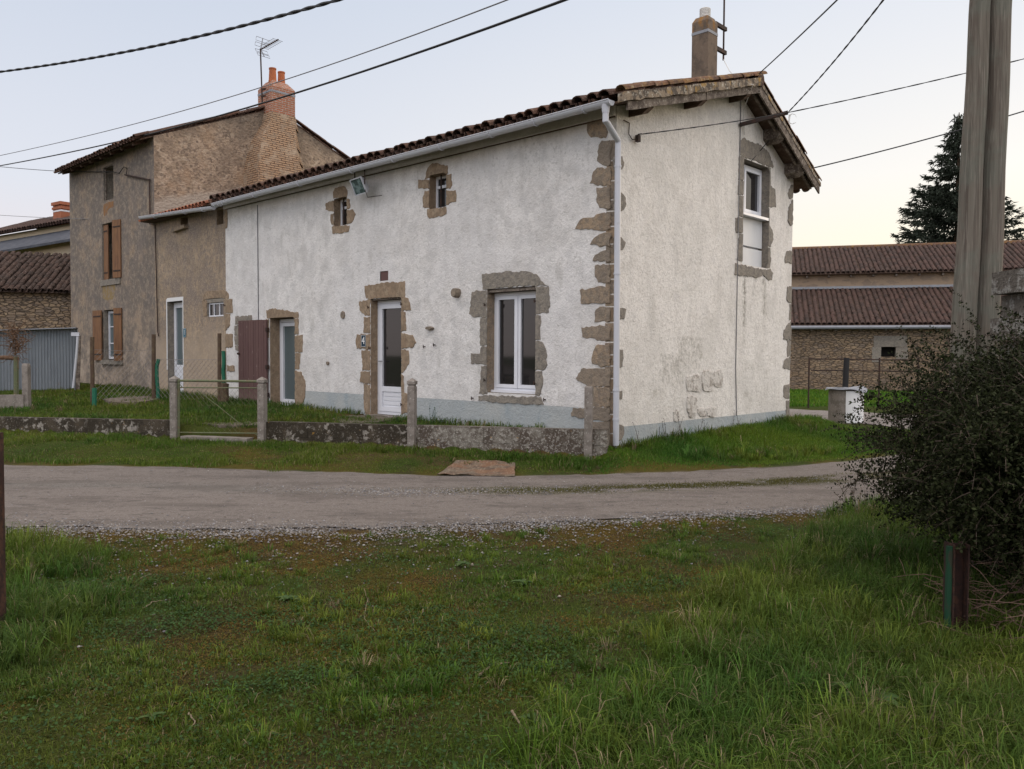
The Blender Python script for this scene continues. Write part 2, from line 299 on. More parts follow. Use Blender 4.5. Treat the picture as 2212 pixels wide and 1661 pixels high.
mt['barnwall'] = surf('dry_rubble_wall', (.27, .19, .12), [dict(n='cell', s=4.6, st=(1, 1, 2.5), w=.4, lo=0, hi=1, c=(.20, .155, .12), f=.9), dict(n='cell', s=4.6, st=(1, 1, 2.5), w=.4, ch=1, lo=.5, hi=1, c=(.37, .27, .17), f=.7), L_(1, .45, .7, (.22, .155, .10), .5),
    dict(n='edge', s=4.6, st=(1, 1, 2.5), w=.4, lo=.07, hi=.0, c=(.07, .055, .045), f=.85), L_(20, .5, .7, (.15, .12, .10), .4)],
    [dict(n='edge', s=4.6, st=(1, 1, 2.5), w=.4, lo=0, hi=.12, dist=.06, f=.9), dict(s=14, dist=.03, f=.5)])
mt['barnupper'] = surf('pointed_stone_wall', (.28, .205, .14), [dict(n='cell', s=3.2, st=(1, 1, 2), w=.4, lo=.72, hi=.78, c=(.20, .15, .11), f=.8), L_(3, .45, .65, (.27, .20, .14), .6)], [dict(s=9, dist=.04, f=.5)])
mt['cream'] = surf('cream_render', (.58, .48, .34), [L_(.8, .4, .7, (.48, .40, .30), .5)], [dict(s=20, dist=.01, f=.2)])
def tile_mat(name, a, b, c, lich, lf=.5):
    lf = lf*1.15
    return surf(name, a, [dict(n='island', s=1, lo=0, hi=1, c=b, f=1), L_(5, .45, .65, c, .6), L_(22, .55, .66, lich, lf), L_(9, .56, .68, (.045, .035, .032), .65), L_(2, .5, .7, (.05, .04, .035), .4)], [dict(s=30, dist=.01, f=.5)], rough=.92, spec=.15)
mt['tile_old'] = tile_mat('old_canal_tile', (.105, .055, .038), (.055, .034, .028), (.09, .058, .042), (.28, .22, .17), .45)
mt['tile_verge'] = tile_mat('lichened_verge_tile', (.17, .088, .055), (.11, .065, .045), (.26, .15, .05), (.32, .26, .17), .6)
mt['tile_red'] = tile_mat('new_orange_tile', (.29, .11, .065), (.22, .085, .05), (.30, .12, .07), (.34, .2, .12), .3)
mt['tile_barn'] = tile_mat('brown_barn_tile', (.072, .042, .035), (.038, .026, .023), (.085, .055, .045), (.24, .17, .13), .4)
mt['tile_shed'] = tile_mat('dark_mossy_tile', (.062, .038, .030), (.034, .023, .019), (.062, .040, .030), (.28, .22, .18), .5)
mt['mortar'] = surf('lichened_mortar', (.25, .195, .14), [L_(9, .44, .56, (.075, .06, .048), .9), L_(16, .56, .64, (.50, .46, .38), .7), L_(5, .56, .66, (.42, .25, .06), .6)], [dict(s=30, d=5, dist=.02, f=.8)])
mt['wood_old'] = surf('weathered_grey_board', (.19, .155, .125), [L_(7, .42, .56, (.07, .052, .042), .85, st=(1, 1, 1)), L_(30, .55, .65, (.42, .38, .32), .6), L_(40, .5, .7, (.08, .06, .05), .5, st=(.3, .3, 2))], [dict(s=60, dist=.01, f=.5)])
mt['wood_dark'] = surf('dark_roof_timber', (.085, .052, .036), [L_(9, .45, .65, (.15, .11, .085), .6), L_(50, .5, .7, (.04, .028, .02), .6, st=(.4, .4, 2))], [dict(s=60, dist=.01, f=.5)])
mt['pvc'] = surf('white_pvc', (.68, .69, .73), [L_(3, .5, .8, (.58, .58, .60), .5)], rough=.35, spec=.5)
mt['gutter'] = surf('grey_white_gutter', (.50, .51, .55), [L_(3, .5, .7, (.5, .51, .53), .5, st=(1, 1, .3)), L_(12, .6, .7, (.35, .34, .32), .35)], rough=.45, spec=.5)
def glass(name, c, rough=.04):
    return surf(name, c, [], rough=rough, spec=.6)
mt['glass'] = glass('dark_window_glass', (.018, .017, .018)); mt['glass_curtain'] = glass('net_curtained_glass', (.10, .13, .14), .1); mt['glass_frost'] = glass('frosted_glass', (.085, .11, .115), .25)
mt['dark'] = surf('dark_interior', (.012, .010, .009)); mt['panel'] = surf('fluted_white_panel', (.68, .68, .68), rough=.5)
mt['iron'] = surf('rusty_iron', (.035, .024, .020), [L_(14, .45, .65, (.085, .038, .024), .6)], [dict(s=40, dist=.004, f=.4)], rough=.8)
mt['black'] = surf('black_cable', (.015, .015, .017), rough=.6); mt['greywire'] = surf('grey_cable', (.16, .16, .17), rough=.6); mt['whitewire'] = surf('white_cable', (.6, .58, .55), rough=.6)
mt['brown_plank'] = surf('orange_brown_shutter', (.225, .112, .052), [dict(n='island', s=1, lo=0, hi=1, c=(.18, .095, .048), f=.7), L_(9, .45, .65, (.11, .055, .035), .6, st=(2, 2, .25)), L_(60, .55, .7, (.28, .14, .08), .4, st=(1, 1, .1))], [dict(s=60, dist=.005, f=.3, st=(1, 1, .15))], rough=.75)
mt['maroon'] = surf('faded_maroon_paint', (.105, .058, .053), [dict(n='island', s=1, lo=0, hi=1, c=(.125, .070, .063), f=.8), L_(5, .5, .7, (.10, .05, .05), .6, st=(1, 1, .4)), L_(26, .67, .72, (.4, .33, .3), .8, st=(1, 1, .2)), dict(n='z', s=9, amp=.3, lo=1.0, hi=.5, c=(.22, .15, .13), f=.5)], [dict(s=60, dist=.005, f=.3)], rough=.8)
mt['brick'] = surf('red_chimney_brick', (.42, .40, .36), [dict(n='brick', s=1, bw=.22, bh=.065, ms=.008, lo=.5, hi=.2, c=(.33, .125, .07), f=1), L_(6, .45, .65, (.22, .12, .08), .6), L_(18, .5, .7, (.40, .20, .12), .5), dict(n='z', s=6, amp=.8, lo=10.9, hi=11.4, c=(.30, .17, .03), f=.8)],
    [dict(n='brick', s=1, bw=.22, bh=.065, ms=.008, lo=.6, hi=.2, dist=.02, f=.8), dict(s=30, dist=.01, f=.4)], coord='UV')
mt['brick_low'] = surf('thin_orange_brick', (.10, .062, .042), [dict(n='brick', s=1, bw=.26, bh=.068, ms=.015, lo=.5, hi=.2, c=(.36, .235, .145), f=1), L_(5, .48, .6, (.24, .18, .13), .7), L_(1.4, .5, .62, (.38, .30, .22), .75), L_(20, .5, .7, (.44, .28, .17), .5)],
    [dict(n='brick', s=1, bw=.26, bh=.068, ms=.015, lo=.6, hi=.2, dist=.03, f=.9)], coord='UV')
mt['terracotta'] = surf('terracotta_pot', (.40, .13, .055), [L_(9, .5, .7, (.26, .09, .045), .6)], [dict(s=20, dist=.005, f=.3)])
mt['chim'] = surf('grey_brown_chimney_render', (.155, .115, .085), [L_(5, .45, .62, (.09, .07, .055), .8), L_(24, .5, .7, (.21, .16, .12), .5), dict(n='z', s=7, amp=1.3, lo=8.1, hi=8.5, c=(.27, .13, .03), f=.9)], [dict(s=40, dist=.01, f=.5)])
mt['zinc'] = surf('zinc', (.25, .26, .285), [L_(6, .5, .7, (.17, .175, .19), .6)], rough=.6, metal=.2)
mt['corrugated'] = surf('corrugated_steel', (.215, .235, .255), [L_(2, .45, .65, (.155, .17, .19), .6, st=(1, 1, .3)), L_(9, .6, .7, (.30, .31, .32), .5), L_(5, .64, .72, (.20, .11, .07), .5)], rough=.5, metal=.35)
mt['concrete'] = surf('old_concrete', (.24, .21, .185), [L_(7, .42, .62, (.15, .13, .11), .8), L_(34, .58, .66, (.44, .42, .38), .6), L_(16, .62, .7, (.09, .07, .05), .6)], [dict(s=50, d=4, dist=.008, f=.5)])
mt['mosswall'] = surf('moss_and_lichen_block_wall', (.036, .028, .018), [L_(3, .45, .65, (.085, .066, .045), .7), L_(11, .53, .57, (.33, .30, .26), .85, **{'and': [L_(3.5, .42, .6, (0, 0, 0))]}), L_(38, .60, .65, (.40, .37, .33), .6, **{'and': [L_(2.5, .35, .6, (0, 0, 0))]}), L_(9, .66, .70, (.40, .22, .05), .6), dict(n='z', s=5, amp=.12, lo=.50, hi=.56, c=(.05, .045, .022), f=.9)],
    [dict(s=40, d=5, dist=.03, f=.8)])
mt['blockwall'] = surf('grey_lichen_block_wall', (.21, .19, .16), [L_(2.2, .44, .56, (.065, .047, .035), .9), L_(12, .48, .60, (.09, .07, .055), .75), L_(16, .55, .60, (.34, .32, .28), .6), L_(40, .56, .62, (.42, .39, .35), .7), L_(15, .67, .70, (.42, .24, .06), .7), dict(n='z', s=5, amp=.12, lo=.50, hi=.57, c=(.06, .042, .03), f=.9)],
    [dict(s=40, d=5, dist=.02, f=.7)])
mt['gate'] = surf('green_rusty_gate', (.11, .125, .065), [L_(14, .5, .65, (.16, .10, .06), .6), L_(40, .55, .65, (.22, .22, .15), .5)], rough=.7)
mt['greenpaint'] = surf('green_plastic', (.018, .13, .075), [L_(9, .5, .7, (.012, .08, .05), .5)], rough=.55)
mt['post'] = surf('brown_post', (.085, .055, .038), [L_(12, .45, .65, (.14, .11, .06), .6)], [dict(s=30, dist=.01, f=.5)])
mt['pole'] = surf('weathered_pole_wood', (.155, .135, .11), [L_(5, .5, .64, (.07, .055, .045), .75, st=(4, 4, .05)), L_(3, .45, .65, (.14, .115, .095), .8, st=(3, 3, .12)), L_(12, .5, .62, (.10, .08, .065), .8, st=(3, 3, .06)), L_(2.2, .45, .6, (.13, .14, .115), .5), L_(30, .5, .7, (.28, .25, .21), .5, st=(2, 2, .08))],
    [dict(s=14, st=(3, 3, .07), dist=.02, f=.7), dict(s=50, st=(2, 2, .1), dist=.01, f=.5)])
mt['ply'] = surf('rotting_plywood', (.135, .105, .075), [L_(8, .46, .56, (.08, .05, .035), .8), L_(3, .45, .6, (.17, .085, .045), .8), L_(12, .5, .65, (.27, .20, .14), .6, st=(3, 1, 1))], [dict(s=30, dist=.01, f=.4)])
print('part1 ok')

# ------------------------------------------------------------------ builders for walls, stones, tiles
def FP(a, b, d=0.0): return W(a, -d, b)            # street front: (t, z), d = how far proud
def GP(a, b, d=0.0): return W(-d, a, b)            # gable: (s, z)
def rect_px(conv, tl, br, **k):
    a0, z0 = conv(*tl); a1, z1 = conv(*br); return min(a0, a1), max(a0, a1), min(z0, z1), max(z0, z1)
def roughen(poly, step=.045, amp=.017):
    out = []
    n = len(poly)
    for i in range(n):
        a = Vector(poly[i]); b = Vector(poly[(i+1) % n]); L = (b-a).length; k = max(1, int(L/step)); nn = Vector((-(b-a).y, (b-a).x)).normalized() if L > 0 else Vector((0, 0))
        for j in range(k):
            q = a.lerp(b, j/k); q = q + nn*random.uniform(-amp, amp)*(1 if j else .4); out.append((q.x, q.y))
    return out
def stone_poly(mb, P, poly, proud=.014, clip=None):
    poly = roughen(poly); n = len(poly)
    if clip:                                        # keep the stone out of the opening
        a0, a1, z0, z1 = clip; q2 = []
        for a, z in poly:
            if a0 < a < a1 and z0 < z < z1:
                dd = [(a-a0, (a0, z)), (a1-a, (a1, z)), (z-z0, (a, z0)), (z1-z, (a, z1))]; a, z = min(dd)[1]
            q2.append((a, z))
        poly = q2
    cx = sum(p[0] for p in poly)/n; cz = sum(p[1] for p in poly)/n
    inner = [(a + (cx-a)/max(.02, math.hypot(cx-a, cz-z))*.007, z + (cz-z)/max(.02, math.hypot(cx-a, cz-z))*.007) for a, z in poly]
    pr = proud*random.uniform(.7, 1.3)
    tr = tessellate_polygon([[Vector((a, b, 0)) for a, b in inner]])
    vs = [P(a, b, -.01) for a, b in poly] + [P(a, b, pr*.6) for a, b in poly] + [P(a, b, pr) for a, b in inner]
    fs = [(i, (i+1) % n, n+(i+1) % n, n+i) for i in range(n)] + [(n+i, n+(i+1) % n, 2*n+(i+1) % n, 2*n+i) for i in range(n)] + [tuple(2*n+i for i in t_) for t_ in tr]
    mb.add(vs, fs)
def stones(P, conv, zk, polys, clip=None):
    mb = MB()
    for p in polys: stone_poly(mb, P, [conv(*zd(zk, x, y)) for x, y in p], clip=clip)
    return mb
def reveal(P, r, depth, sides='lrtb'):
    a0, a1, z0, z1 = r; mb = MB()
    c = [(a0, z0), (a1, z0), (a1, z1), (a0, z1)]; nm = ['b', 'r', 't', 'l']
    for i in range(4):
        if nm[i] in sides:
            p, q = c[i], c[(i+1) % 4]; mb.add([P(*p, 0.0), P(*q, 0.0), P(*q, -depth), P(*p, -depth)], [(0, 1, 2, 3)], [(p[0], p[1]), (q[0], q[1]), (q[0]+depth, q[1]+depth), (p[0]+depth, p[1]+depth)])
    return mb
def rbox(mb, P, a0, a1, z0, z1, d0, d1):            # box in wall coordinates
    vs = [P(a, z, d) for d in (d0, d1) for z in (z0, z1) for a in (a0, a1)]
    mb.add(vs, [(0, 2, 3, 1), (4, 5, 7, 6), (0, 1, 5, 4), (2, 6, 7, 3), (0, 4, 6, 2), (1, 3, 7, 5)], [(a, z) for d in (d0, d1) for z in (z0, z1) for a in (a0, a1)])
    return mb
def ring(mb, P, a0, a1, z0, z1, w_, d0, d1):        # four bars round a rectangle
    rbox(mb, P, a0, a1, z0, z0+w_, d0, d1); rbox(mb, P, a0, a1, z1-w_, z1, d0, d1)
    rbox(mb, P, a0, a0+w_, z0+w_, z1-w_, d0, d1); rbox(mb, P, a1-w_, a1, z0+w_, z1-w_, d0, d1)
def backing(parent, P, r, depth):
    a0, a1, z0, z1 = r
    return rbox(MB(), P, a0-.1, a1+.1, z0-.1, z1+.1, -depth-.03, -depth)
def tiles(mb, org, along, up, nrm, length, slope, pitch=.205, course=.36, r=.085, seg=6, chan=True, jit=1.0, thick=.013):
    along = along.normalized(); up = up.normalized(); nrm = nrm.normalized()
    nc = max(1, int(length/pitch)); nr = max(1, int(round(slope/course))); tl = course*1.22
    def tile(p, dirv, up_, r0, r1, sgn):
        side = dirv.cross(up_).normalized(); vs = []
        for q, rr in ((p, r0), (p+dirv*tl, r1)):
            for k in range(seg+1):
                a = math.pi*k/seg; vs.append(q + side*math.cos(a)*rr + up_*math.sin(a)*rr*.85*sgn)
            for k in range(seg+1):
                a = math.pi*k/seg; vs.append(q + side*math.cos(a)*(rr-thick) + up_*math.sin(a)*(rr-thick)*.85*sgn)
        n = seg+1; fs = [(k, k+1, 2*n+k+1, 2*n+k) for k in range(seg)] + [(n+k, n+k+1, k+1, k) for k in range(seg)] + [(3*n+k, 3*n+k+1, n+k+1, n+k) for k in range(seg)]
        mb.add(vs, fs)
    for c in range(nc):
        cj = random.gauss(0, .006)*jit
        for w_ in range(nr):
            base = org + along*((c+.5)*pitch + cj + random.gauss(0, .004)*jit) + up*(w_*course + random.gauss(0, .010)*jit)
            dv = (up + along*random.gauss(0, .018)*jit + nrm*(.035+random.gauss(0, .006)*jit)).normalized()
            tile(base + nrm*(.045+.012*random.random()*jit), dv, nrm, r*1.05, r*.86, 1)
            if chan and (w_ < 2 or w_ > nr-2):
                tile(org + along*((c+1.0)*pitch) + up*(w_*course-.02) + nrm*.062, (up+nrm*.03).normalized(), nrm, r*.95, r*.8, -1)

# ================================================================== WHITE HOUSE
house = root('farmhouse', W(5.8, 3, .2), 'long white roughcast farmhouse with bare stone corners and old brown tiles beside the track', 'house')
OP = {'narrow': rect_px(fac, (583, 687), (637.5, 877)), 'door': rect_px(fac, (800.8, 646), (867, 896)), 'win': rect_px(fac, (1052.3, 625), (1156.4, 853)),
      'sm1': rect_px(fac, (721.5, 430), (749.3, 485)), 'sm2': rect_px(fac, (927.5, 380), (964.2, 446)), 'slit': rect_px(fac, zd(4, 128, 418), zd(4, 158, 578)), 'vent': rect_px(fac, zd(3, 1288, 1216), zd(3, 1355, 1290))}
OP['door'] = (OP['door'][0], OP['door'][1], .36, OP['door'][3]); OP['narrow'] = (OP['narrow'][0], OP['narrow'][1], .34, OP['narrow'][3])
EAVE = 5.24
def hole(r): a0, a1, z0, z1 = r; return [(a0, z0), (a1, z0), (a1, z1), (a0, z1)]
PZ = .76
TE = 11.62
# street wall in two bands: the painted plinth (to z=.76, t<8.6) and the roughcast above
def clipz(r, z0, z1): return (r[0], r[1], max(r[2], z0), min(r[3], z1))
mb = MB()
dn = OP['door']; nr_ = OP['narrow']
outer = [(0.12, PZ), (dn[0], PZ), (dn[0], dn[3]), (dn[1], dn[3]), (dn[1], PZ), (8.52, PZ), (nr_[0], PZ)]
outer = [(0.12, PZ), (dn[0], PZ), (dn[0], dn[3]), (dn[1], dn[3]), (dn[1], PZ), (nr_[0], PZ), (nr_[0], nr_[3]), (nr_[1], nr_[3]), (nr_[1], .0), (TE, .0), (TE, EAVE), (0.12, EAVE)]
mb.poly(FP, outer, [hole(OP[k]) for k in ('win', 'sm1', 'sm2', 'slit', 'vent')])
# thickness seen at the far left end
wall = mk('wall', mb, mt['white'], house)
mb = MB(); mb.poly(FP, [(0.12, -.1), (dn[0], -.1), (dn[0], PZ), (0.12, PZ)]); mb.poly(FP, [(dn[1], -.1), (nr_[0], -.1), (nr_[0], PZ), (dn[1], PZ)])
mk('plinth', mb, mt['plinth'], house, label='blue grey painted band along the foot of the street wall')
GW = rect_px(gab, (1606.4, 342), (1658.2, 580)); GPZ = .49
RS = 3.70
def gtop(s): return 5.19 + .29*s if s < RS else 5.19 + .29*RS - .527*(s-RS)
SE = 5.96
mb = MB(); mb.poly(GP, [(0.05, GPZ), (SE, GPZ), (SE, gtop(SE)), (RS, gtop(RS)), (0.05, gtop(.05))], [hole(GW)])
mk('gable_wall', mb, mt['white_gable'], house)
mb = MB(); mb.poly(GP, [(0.05, -.1), (SE, -.1), (SE, GPZ), (0.05, GPZ)]); mk('gable_plinth', mb, mt['plinth'], house)
mb = MB()                                           # chamfered corner, rear and far walls
mb.add([W(.12, 0, -.1), W(0, .05, -.1), W(0, .05, 4.5), W(.12, 0, 4.5)], [(0, 1, 2, 3)])
mk('corner_chamfer', mb, mt['white_gable'], house)
random.seed(31); zc_ = -.05
while zc_ < 4.45:
    hz = random.uniform(.16, .34)
    if not (zc_ > 2.0 and random.random() < .12):
        mb = MB(); o_ = .012; q_ = [(.125, -o_, zc_), (-o_, .055, zc_), (-o_, .055, zc_+hz-.02), (.125, -o_, zc_+hz-.02)]; mb.add([W(*p) for p in q_]+[W(p[0]+.03, p[1]+.03, p[2]) for p in q_], [(0, 1, 2, 3), (0, 3, 7, 4), (1, 5, 6, 2), (3, 2, 6, 7), (0, 4, 5, 1)]); mk('corner_stone', mb, random.choice((mt['stone_warm'], mt['stone'], mt['stone'])), house)
    zc_ += hz
mb = MB(); mb.add([W(.12, 0, 4.5), W(0, .05, 4.5), W(0, .05, EAVE), W(.12, 0, EAVE)], [(0, 1, 2, 3)])
mb.add([W(0, SE, -.1), W(15.6, SE, -.1), W(15.6, SE, gtop(SE)), W(0, SE, gtop(SE))], [(0, 1, 2, 3)])
mk('rear_wall', mb, mt['white_gable'], house)

# stones round the openings and at the corners
OG = house
def add_stones(name, P, conv, sets, mat, clip=None, parent=house, label=None):
    for zk, polys in sets:
        for p in polys:
            mb = MB(); stone_poly(mb, P, [conv(*zd(zk, x, y)) for x, y in p], clip=clip); mk(name, mb, mat, parent)
S_sm1 = [(3, [[(903,612),(898,560),(915,520),(950,508),(1000,512),(1020,545),(1012,600),(960,608)], [(905,628),(838,645),(836,705),(905,720)], [(905,730),(880,740),(878,790),(888,830),(905,828)],
     [(1013,615),(1038,620),(1040,690),(1013,698)], [(1013,705),(1065,700),(1086,740),(1070,785),(1040,820),(1013,826)], [(890,850),(905,832),(1012,832),(1035,835),(1028,885),(960,900),(895,900)]])]
S_sm2 = [(3, [[(1663,450),(1672,400),(1700,340),(1725,318),(1800,330),(1850,335),(1853,400),(1838,408),(1697,438)], [(1608,455),(1697,455),(1697,530),(1610,528)], [(1697,540),(1660,545),(1642,600),(1645,685),(1697,688)],
     [(1838,410),(1880,405),(1888,500),(1870,530),(1838,530)], [(1838,540),(1915,540),(1925,580),(1920,635),(1838,665)], [(1680,700),(1838,678),(1840,740),(1760,765),(1700,778),(1678,740)]])]
S_door = [(4, [[(1160,90),(1260,72),(1350,55),(1425,62),(1495,48),(1495,185),(1390,190),(1210,200),(1172,195)], [(1115,222),(1208,205),(1208,335),(1165,340),(1118,290)], [(1155,350),(1208,345),(1208,480),(1150,478)],
     [(1098,492),(1208,490),(1208,618),(1100,612),(1088,550)], [(1137,625),(1208,625),(1208,792),(1145,795)], [(1128,802),(1208,798),(1208,903),(1125,890)], [(1155,908),(1208,908),(1210,1160),(1170,1165),(1155,1100)],
     [(1465,190),(1525,190),(1548,290),(1465,296)], [(1465,302),(1500,310),(1505,465),(1465,470)], [(1465,478),(1560,500),(1588,560),(1560,605),(1465,608)], [(1465,615),(1525,625),(1530,740),(1495,790),(1475,812),(1465,812)], [(1465,820),(1485,840),(1490,975),(1520,990),(1520,1140),(1465,1160)]])]
S_nar = [(4, [[(345,290),(400,278),(480,285),(560,305),(612,310),(612,358),(580,358),(372,358),(348,358)], [(582,362),(612,362),(612,490),(582,496)], [(582,502),(645,495),(650,560),(645,640),(582,642)], [(582,650),(628,650),(618,785),(582,785)],
     [(582,792),(630,800),(670,880),(668,1010),(640,1080),(582,1095)], [(345,365),(368,365),(368,520),(340,520)]])]
S_win = [(5, [[(380,325),(480,318),(570,305),(700,312),(740,325),(795,390),(820,402),(733,400),(640,405),(413,428),(385,428)], [(315,440),(410,432),(413,612),(340,615),(295,590)], [(370,620),(413,618),(413,800),(370,800),(365,740)],
     [(375,808),(413,806),(413,930),(305,920),(305,850),(370,852)], [(375,937),(413,937),(413,1125),(360,1120),(372,1000)], [(733,405),(822,405),(830,500),(825,580),(733,594)], [(733,602),(770,602),(768,760),(733,762)],
     [(733,770),(780,775),(805,830),(815,930),(785,965),(733,965)], [(733,972),(780,970),(785,1060),(760,1135),(733,1130)], [(358,1135),(460,1132),(725,1142),(770,1140),(790,1190),(700,1190),(540,1185),(360,1165)]])]
add_stones('surround_stone', FP, fac, S_sm1, mt['stone_warm'], OP['sm1']); add_stones('surround_stone', FP, fac, S_sm2, mt['stone_warm'], OP['sm2'])
add_stones('surround_stone', FP, fac, S_door, mt['stone_warm'], OP['door']); add_stones('surround_stone', FP, fac, S_nar, mt['stone_warm'], OP['narrow'])
add_stones('surround_stone', FP, fac, S_win, mt['stone_grey'], OP['win'], label='grey granite blocks round the tall white window')
add_stones('surround_stone', FP, fac, [(4, [[(88,345),(225,335),(230,410),(85,414)], [(82,420),(127,418),(127,500),(80,500)], [(80,506),(127,506),(127,580),(84,578)], [(86,584),(228,584),(225,640),(150,640),(90,620)], [(160,418),(215,420),(215,578),(160,578)]])], mt['stone_grey'], OP['slit'])
add_stones('surround_stone', FP, fac, [(4, [[(4,200),(60,200),(65,315),(10,315)], [(4,322),(40,325),(40,400),(15,455),(4,460)], [(4,490),(62,492),(65,600),(5,605)], [(20,750),(80,755),(82,800),(20,800)]]), (3, [[(2,700),(20,700),(25,780),(20,850),(2,860)]])], mt['stone_warm'])
QF = [(6, [[(95,535),(150,500),(200,520),(235,560),(240,630),(230,650),(120,648),(92,610)], [(165,800),(175,700),(200,665),(262,665),(262,850),(225,855),(165,820)], [(112,985),(135,900),(165,865),(262,870),(262,1000),(150,998)],
     [(160,1015),(262,1015),(262,1170),(180,1165),(160,1100)], [(0,1320),(20,1280),(60,1240),(120,1235),(200,1205),(262,1205),(262,1320),(200,1335),(100,1325)], [(112,1435),(150,1380),(205,1350),(262,1352),(262,1450),(200,1452)],
     [(130,1555),(150,1510),(210,1480),(262,1480),(262,1560)]]),
     (5, [[(1130,270),(1187,258),(1228,260),(1228,385),(1150,382),(1130,320)], [(1030,430),(1180,405),(1228,410),(1228,520),(1040,522)], [(1125,645),(1135,560),(1165,540),(1228,545),(1228,640)], [(1040,680),(1180,668),(1228,672),(1228,765),(1180,768),(1045,745)],
     [(1110,920),(1120,840),(1150,790),(1228,795),(1228,935),(1170,945)], [(1005,1020),(1040,955),(1165,950),(1228,955),(1228,1072),(1080,1070),(1050,1050)], [(1115,1080),(1228,1080),(1228,1206),(1115,1205)], [(970,1250),(985,1215),(1180,1212),(1228,1215),(1228,1300),(1120,1298),(975,1270)], [(1115,1305),(1228,1305),(1228,1480),(1115,1490)]])]
add_stones('corner_stone', FP, fac, QF, mt['stone'])
QG = [(6, [[(285,790),(345,785),(358,830),(345,880),(285,885)], [(285,1040),(340,1050),(372,1090),(370,1160),(340,1190),(285,1185)], [(285,1380),(345,1385),(370,1420),(360,1460),(330,1475),(285,1470)], [(1570,1060),(1590,1000),(1608,995),(1606,1090),(1580,1100)], [(1568,1260),(1575,1160),(1606,1105),(1604,1290),(1590,1300)]]),
     (7, [[(285,430),(375,435),(360,515),(285,515)], [(285,725),(350,735),(355,800),(345,862),(285,865)], [(285,1030),(345,1038),(343,1100),(285,1105)], [(285,1275),(355,1300),(358,1360),(340,1400),(285,1400)],
     [(1545,70),(1560,10),(1602,4),(1600,100),(1548,95)], [(1560,370),(1565,270),(1598,262),(1596,390),(1580,390)], [(1535,660),(1540,590),(1590,525),(1594,665)], [(1532,870),(1540,820),(1588,782),(1586,885)], [(1535,1085),(1540,1000),(1582,985),(1580,1098),(1560,1100)], [(1556,1112),(1580,1108),(1578,1300),(1556,1310)], [(1582,400),(1596,398),(1592,515),(1580,520)], [(1565,672),(1592,670),(1590,775),(1565,790)]])]
add_stones('corner_stone', GP, gab, QG, mt['stone_grey'])
S_gw = [(6, [[(1215,680),(1240,648),(1300,675),(1370,700),(1430,760),(1465,860),(1460,872),(1424,858),(1247,790),(1215,775)], [(1210,785),(1247,790),(1247,960),(1205,960)], [(1205,967),(1247,967),(1245,1068),(1200,1068)], [(1210,1077),(1245,1077),(1243,1228),(1210,1228)],
     [(1182,1236),(1240,1236),(1238,1348),(1185,1348)], [(1212,1357),(1238,1357),(1236,1560),(1195,1550)], [(1424,864),(1440,870),(1440,1000),(1475,1030),(1482,1160),(1440,1163),(1424,1158)], [(1424,1167),(1432,1170),(1430,1290),(1455,1330),(1462,1400),(1440,1453),(1418,1448)], [(1418,1457),(1440,1460),(1445,1560),(1436,1610),(1412,1610)]]),
     (7, [[(1175,180),(1180,95),(1236,112),(1410,148),(1440,140),(1460,170),(1450,220),(1430,225),(1390,185),(1340,205),(1290,195),(1230,190)]])]
add_stones('surround_stone', GP, gab, S_gw, mt['stone_grey'], GW, label='grey stone dressings round the tall gable window')
# exposed rubble patch low on the gable
for x0, y0, x1, y1 in [(825,925,925,1045),(940,895,1015,1040),(1025,890,1080,1010),(830,1080,890,1230),(905,1165,965,1225),(970,1160,1040,1225),(725,1180,765,1265)]:
    pts = [(x0, y0+8), ((x0+x1)/2, y0-6), (x1, y0+5), (x1+5, (y0+y1)/2), (x1-4, y1), ((x0+x1)/2, y1+5), (x0+6, y1-3), (x0-5, (y0+y1)/2)]
    mb = MB(); stone_poly(mb, GP, [gab(*zd(7, x+random.uniform(-5, 5), y+random.uniform(-5, 5))) for x, y in pts], proud=.02)
    mk('exposed_stone', mb, mt['exposed'], house)
# stub stones sticking out of the street wall
for zk, x, y, w_, h_, dp in [(3, 1940, 1395, 44, 76, .10), (4, 1710, 443, 60, 30, .06), (4, 982, 333, 34, 64, .03), (4, 858, 733, 20, 34, .03)]:
    t0, z0 = fac(*zd(zk, x-w_/2, y-h_/2)); t1, z1 = fac(*zd(zk, x+w_/2, y+h_/2)); cx, cz = (t0+t1)/2, (z0+z1)/2
    mb = MB(); stone_poly(mb, FP, [(cx+abs(t1-t0)/2*math.cos(a), cz+abs(z1-z0)/2*math.sin(a)) for a in np.linspace(0, 6.283, 9)[:-1]], proud=dp)
    mk('stone_stub', mb, mt['stone'], house)

# windows and doors
def unit(name, P, r, depth, fw=.055, parent=house, mat='pvc', pane='glass', rdepth=.32, rm='stone', sides='lrtb'):
    rv = mk('reveal', reveal(P, r, rdepth, sides), mt[rm], parent)
    mb = MB(); ring(mb, P, *r, fw, -depth-.05, -depth); fr = mk(name, mb, mt[mat], parent)
    p = MB(); rbox(p, P, r[0]+fw, r[1]-fw, r[2]+fw, r[3]-fw, -depth-.035, -depth-.025); mk('glass', p, mt[pane], fr)
    return fr
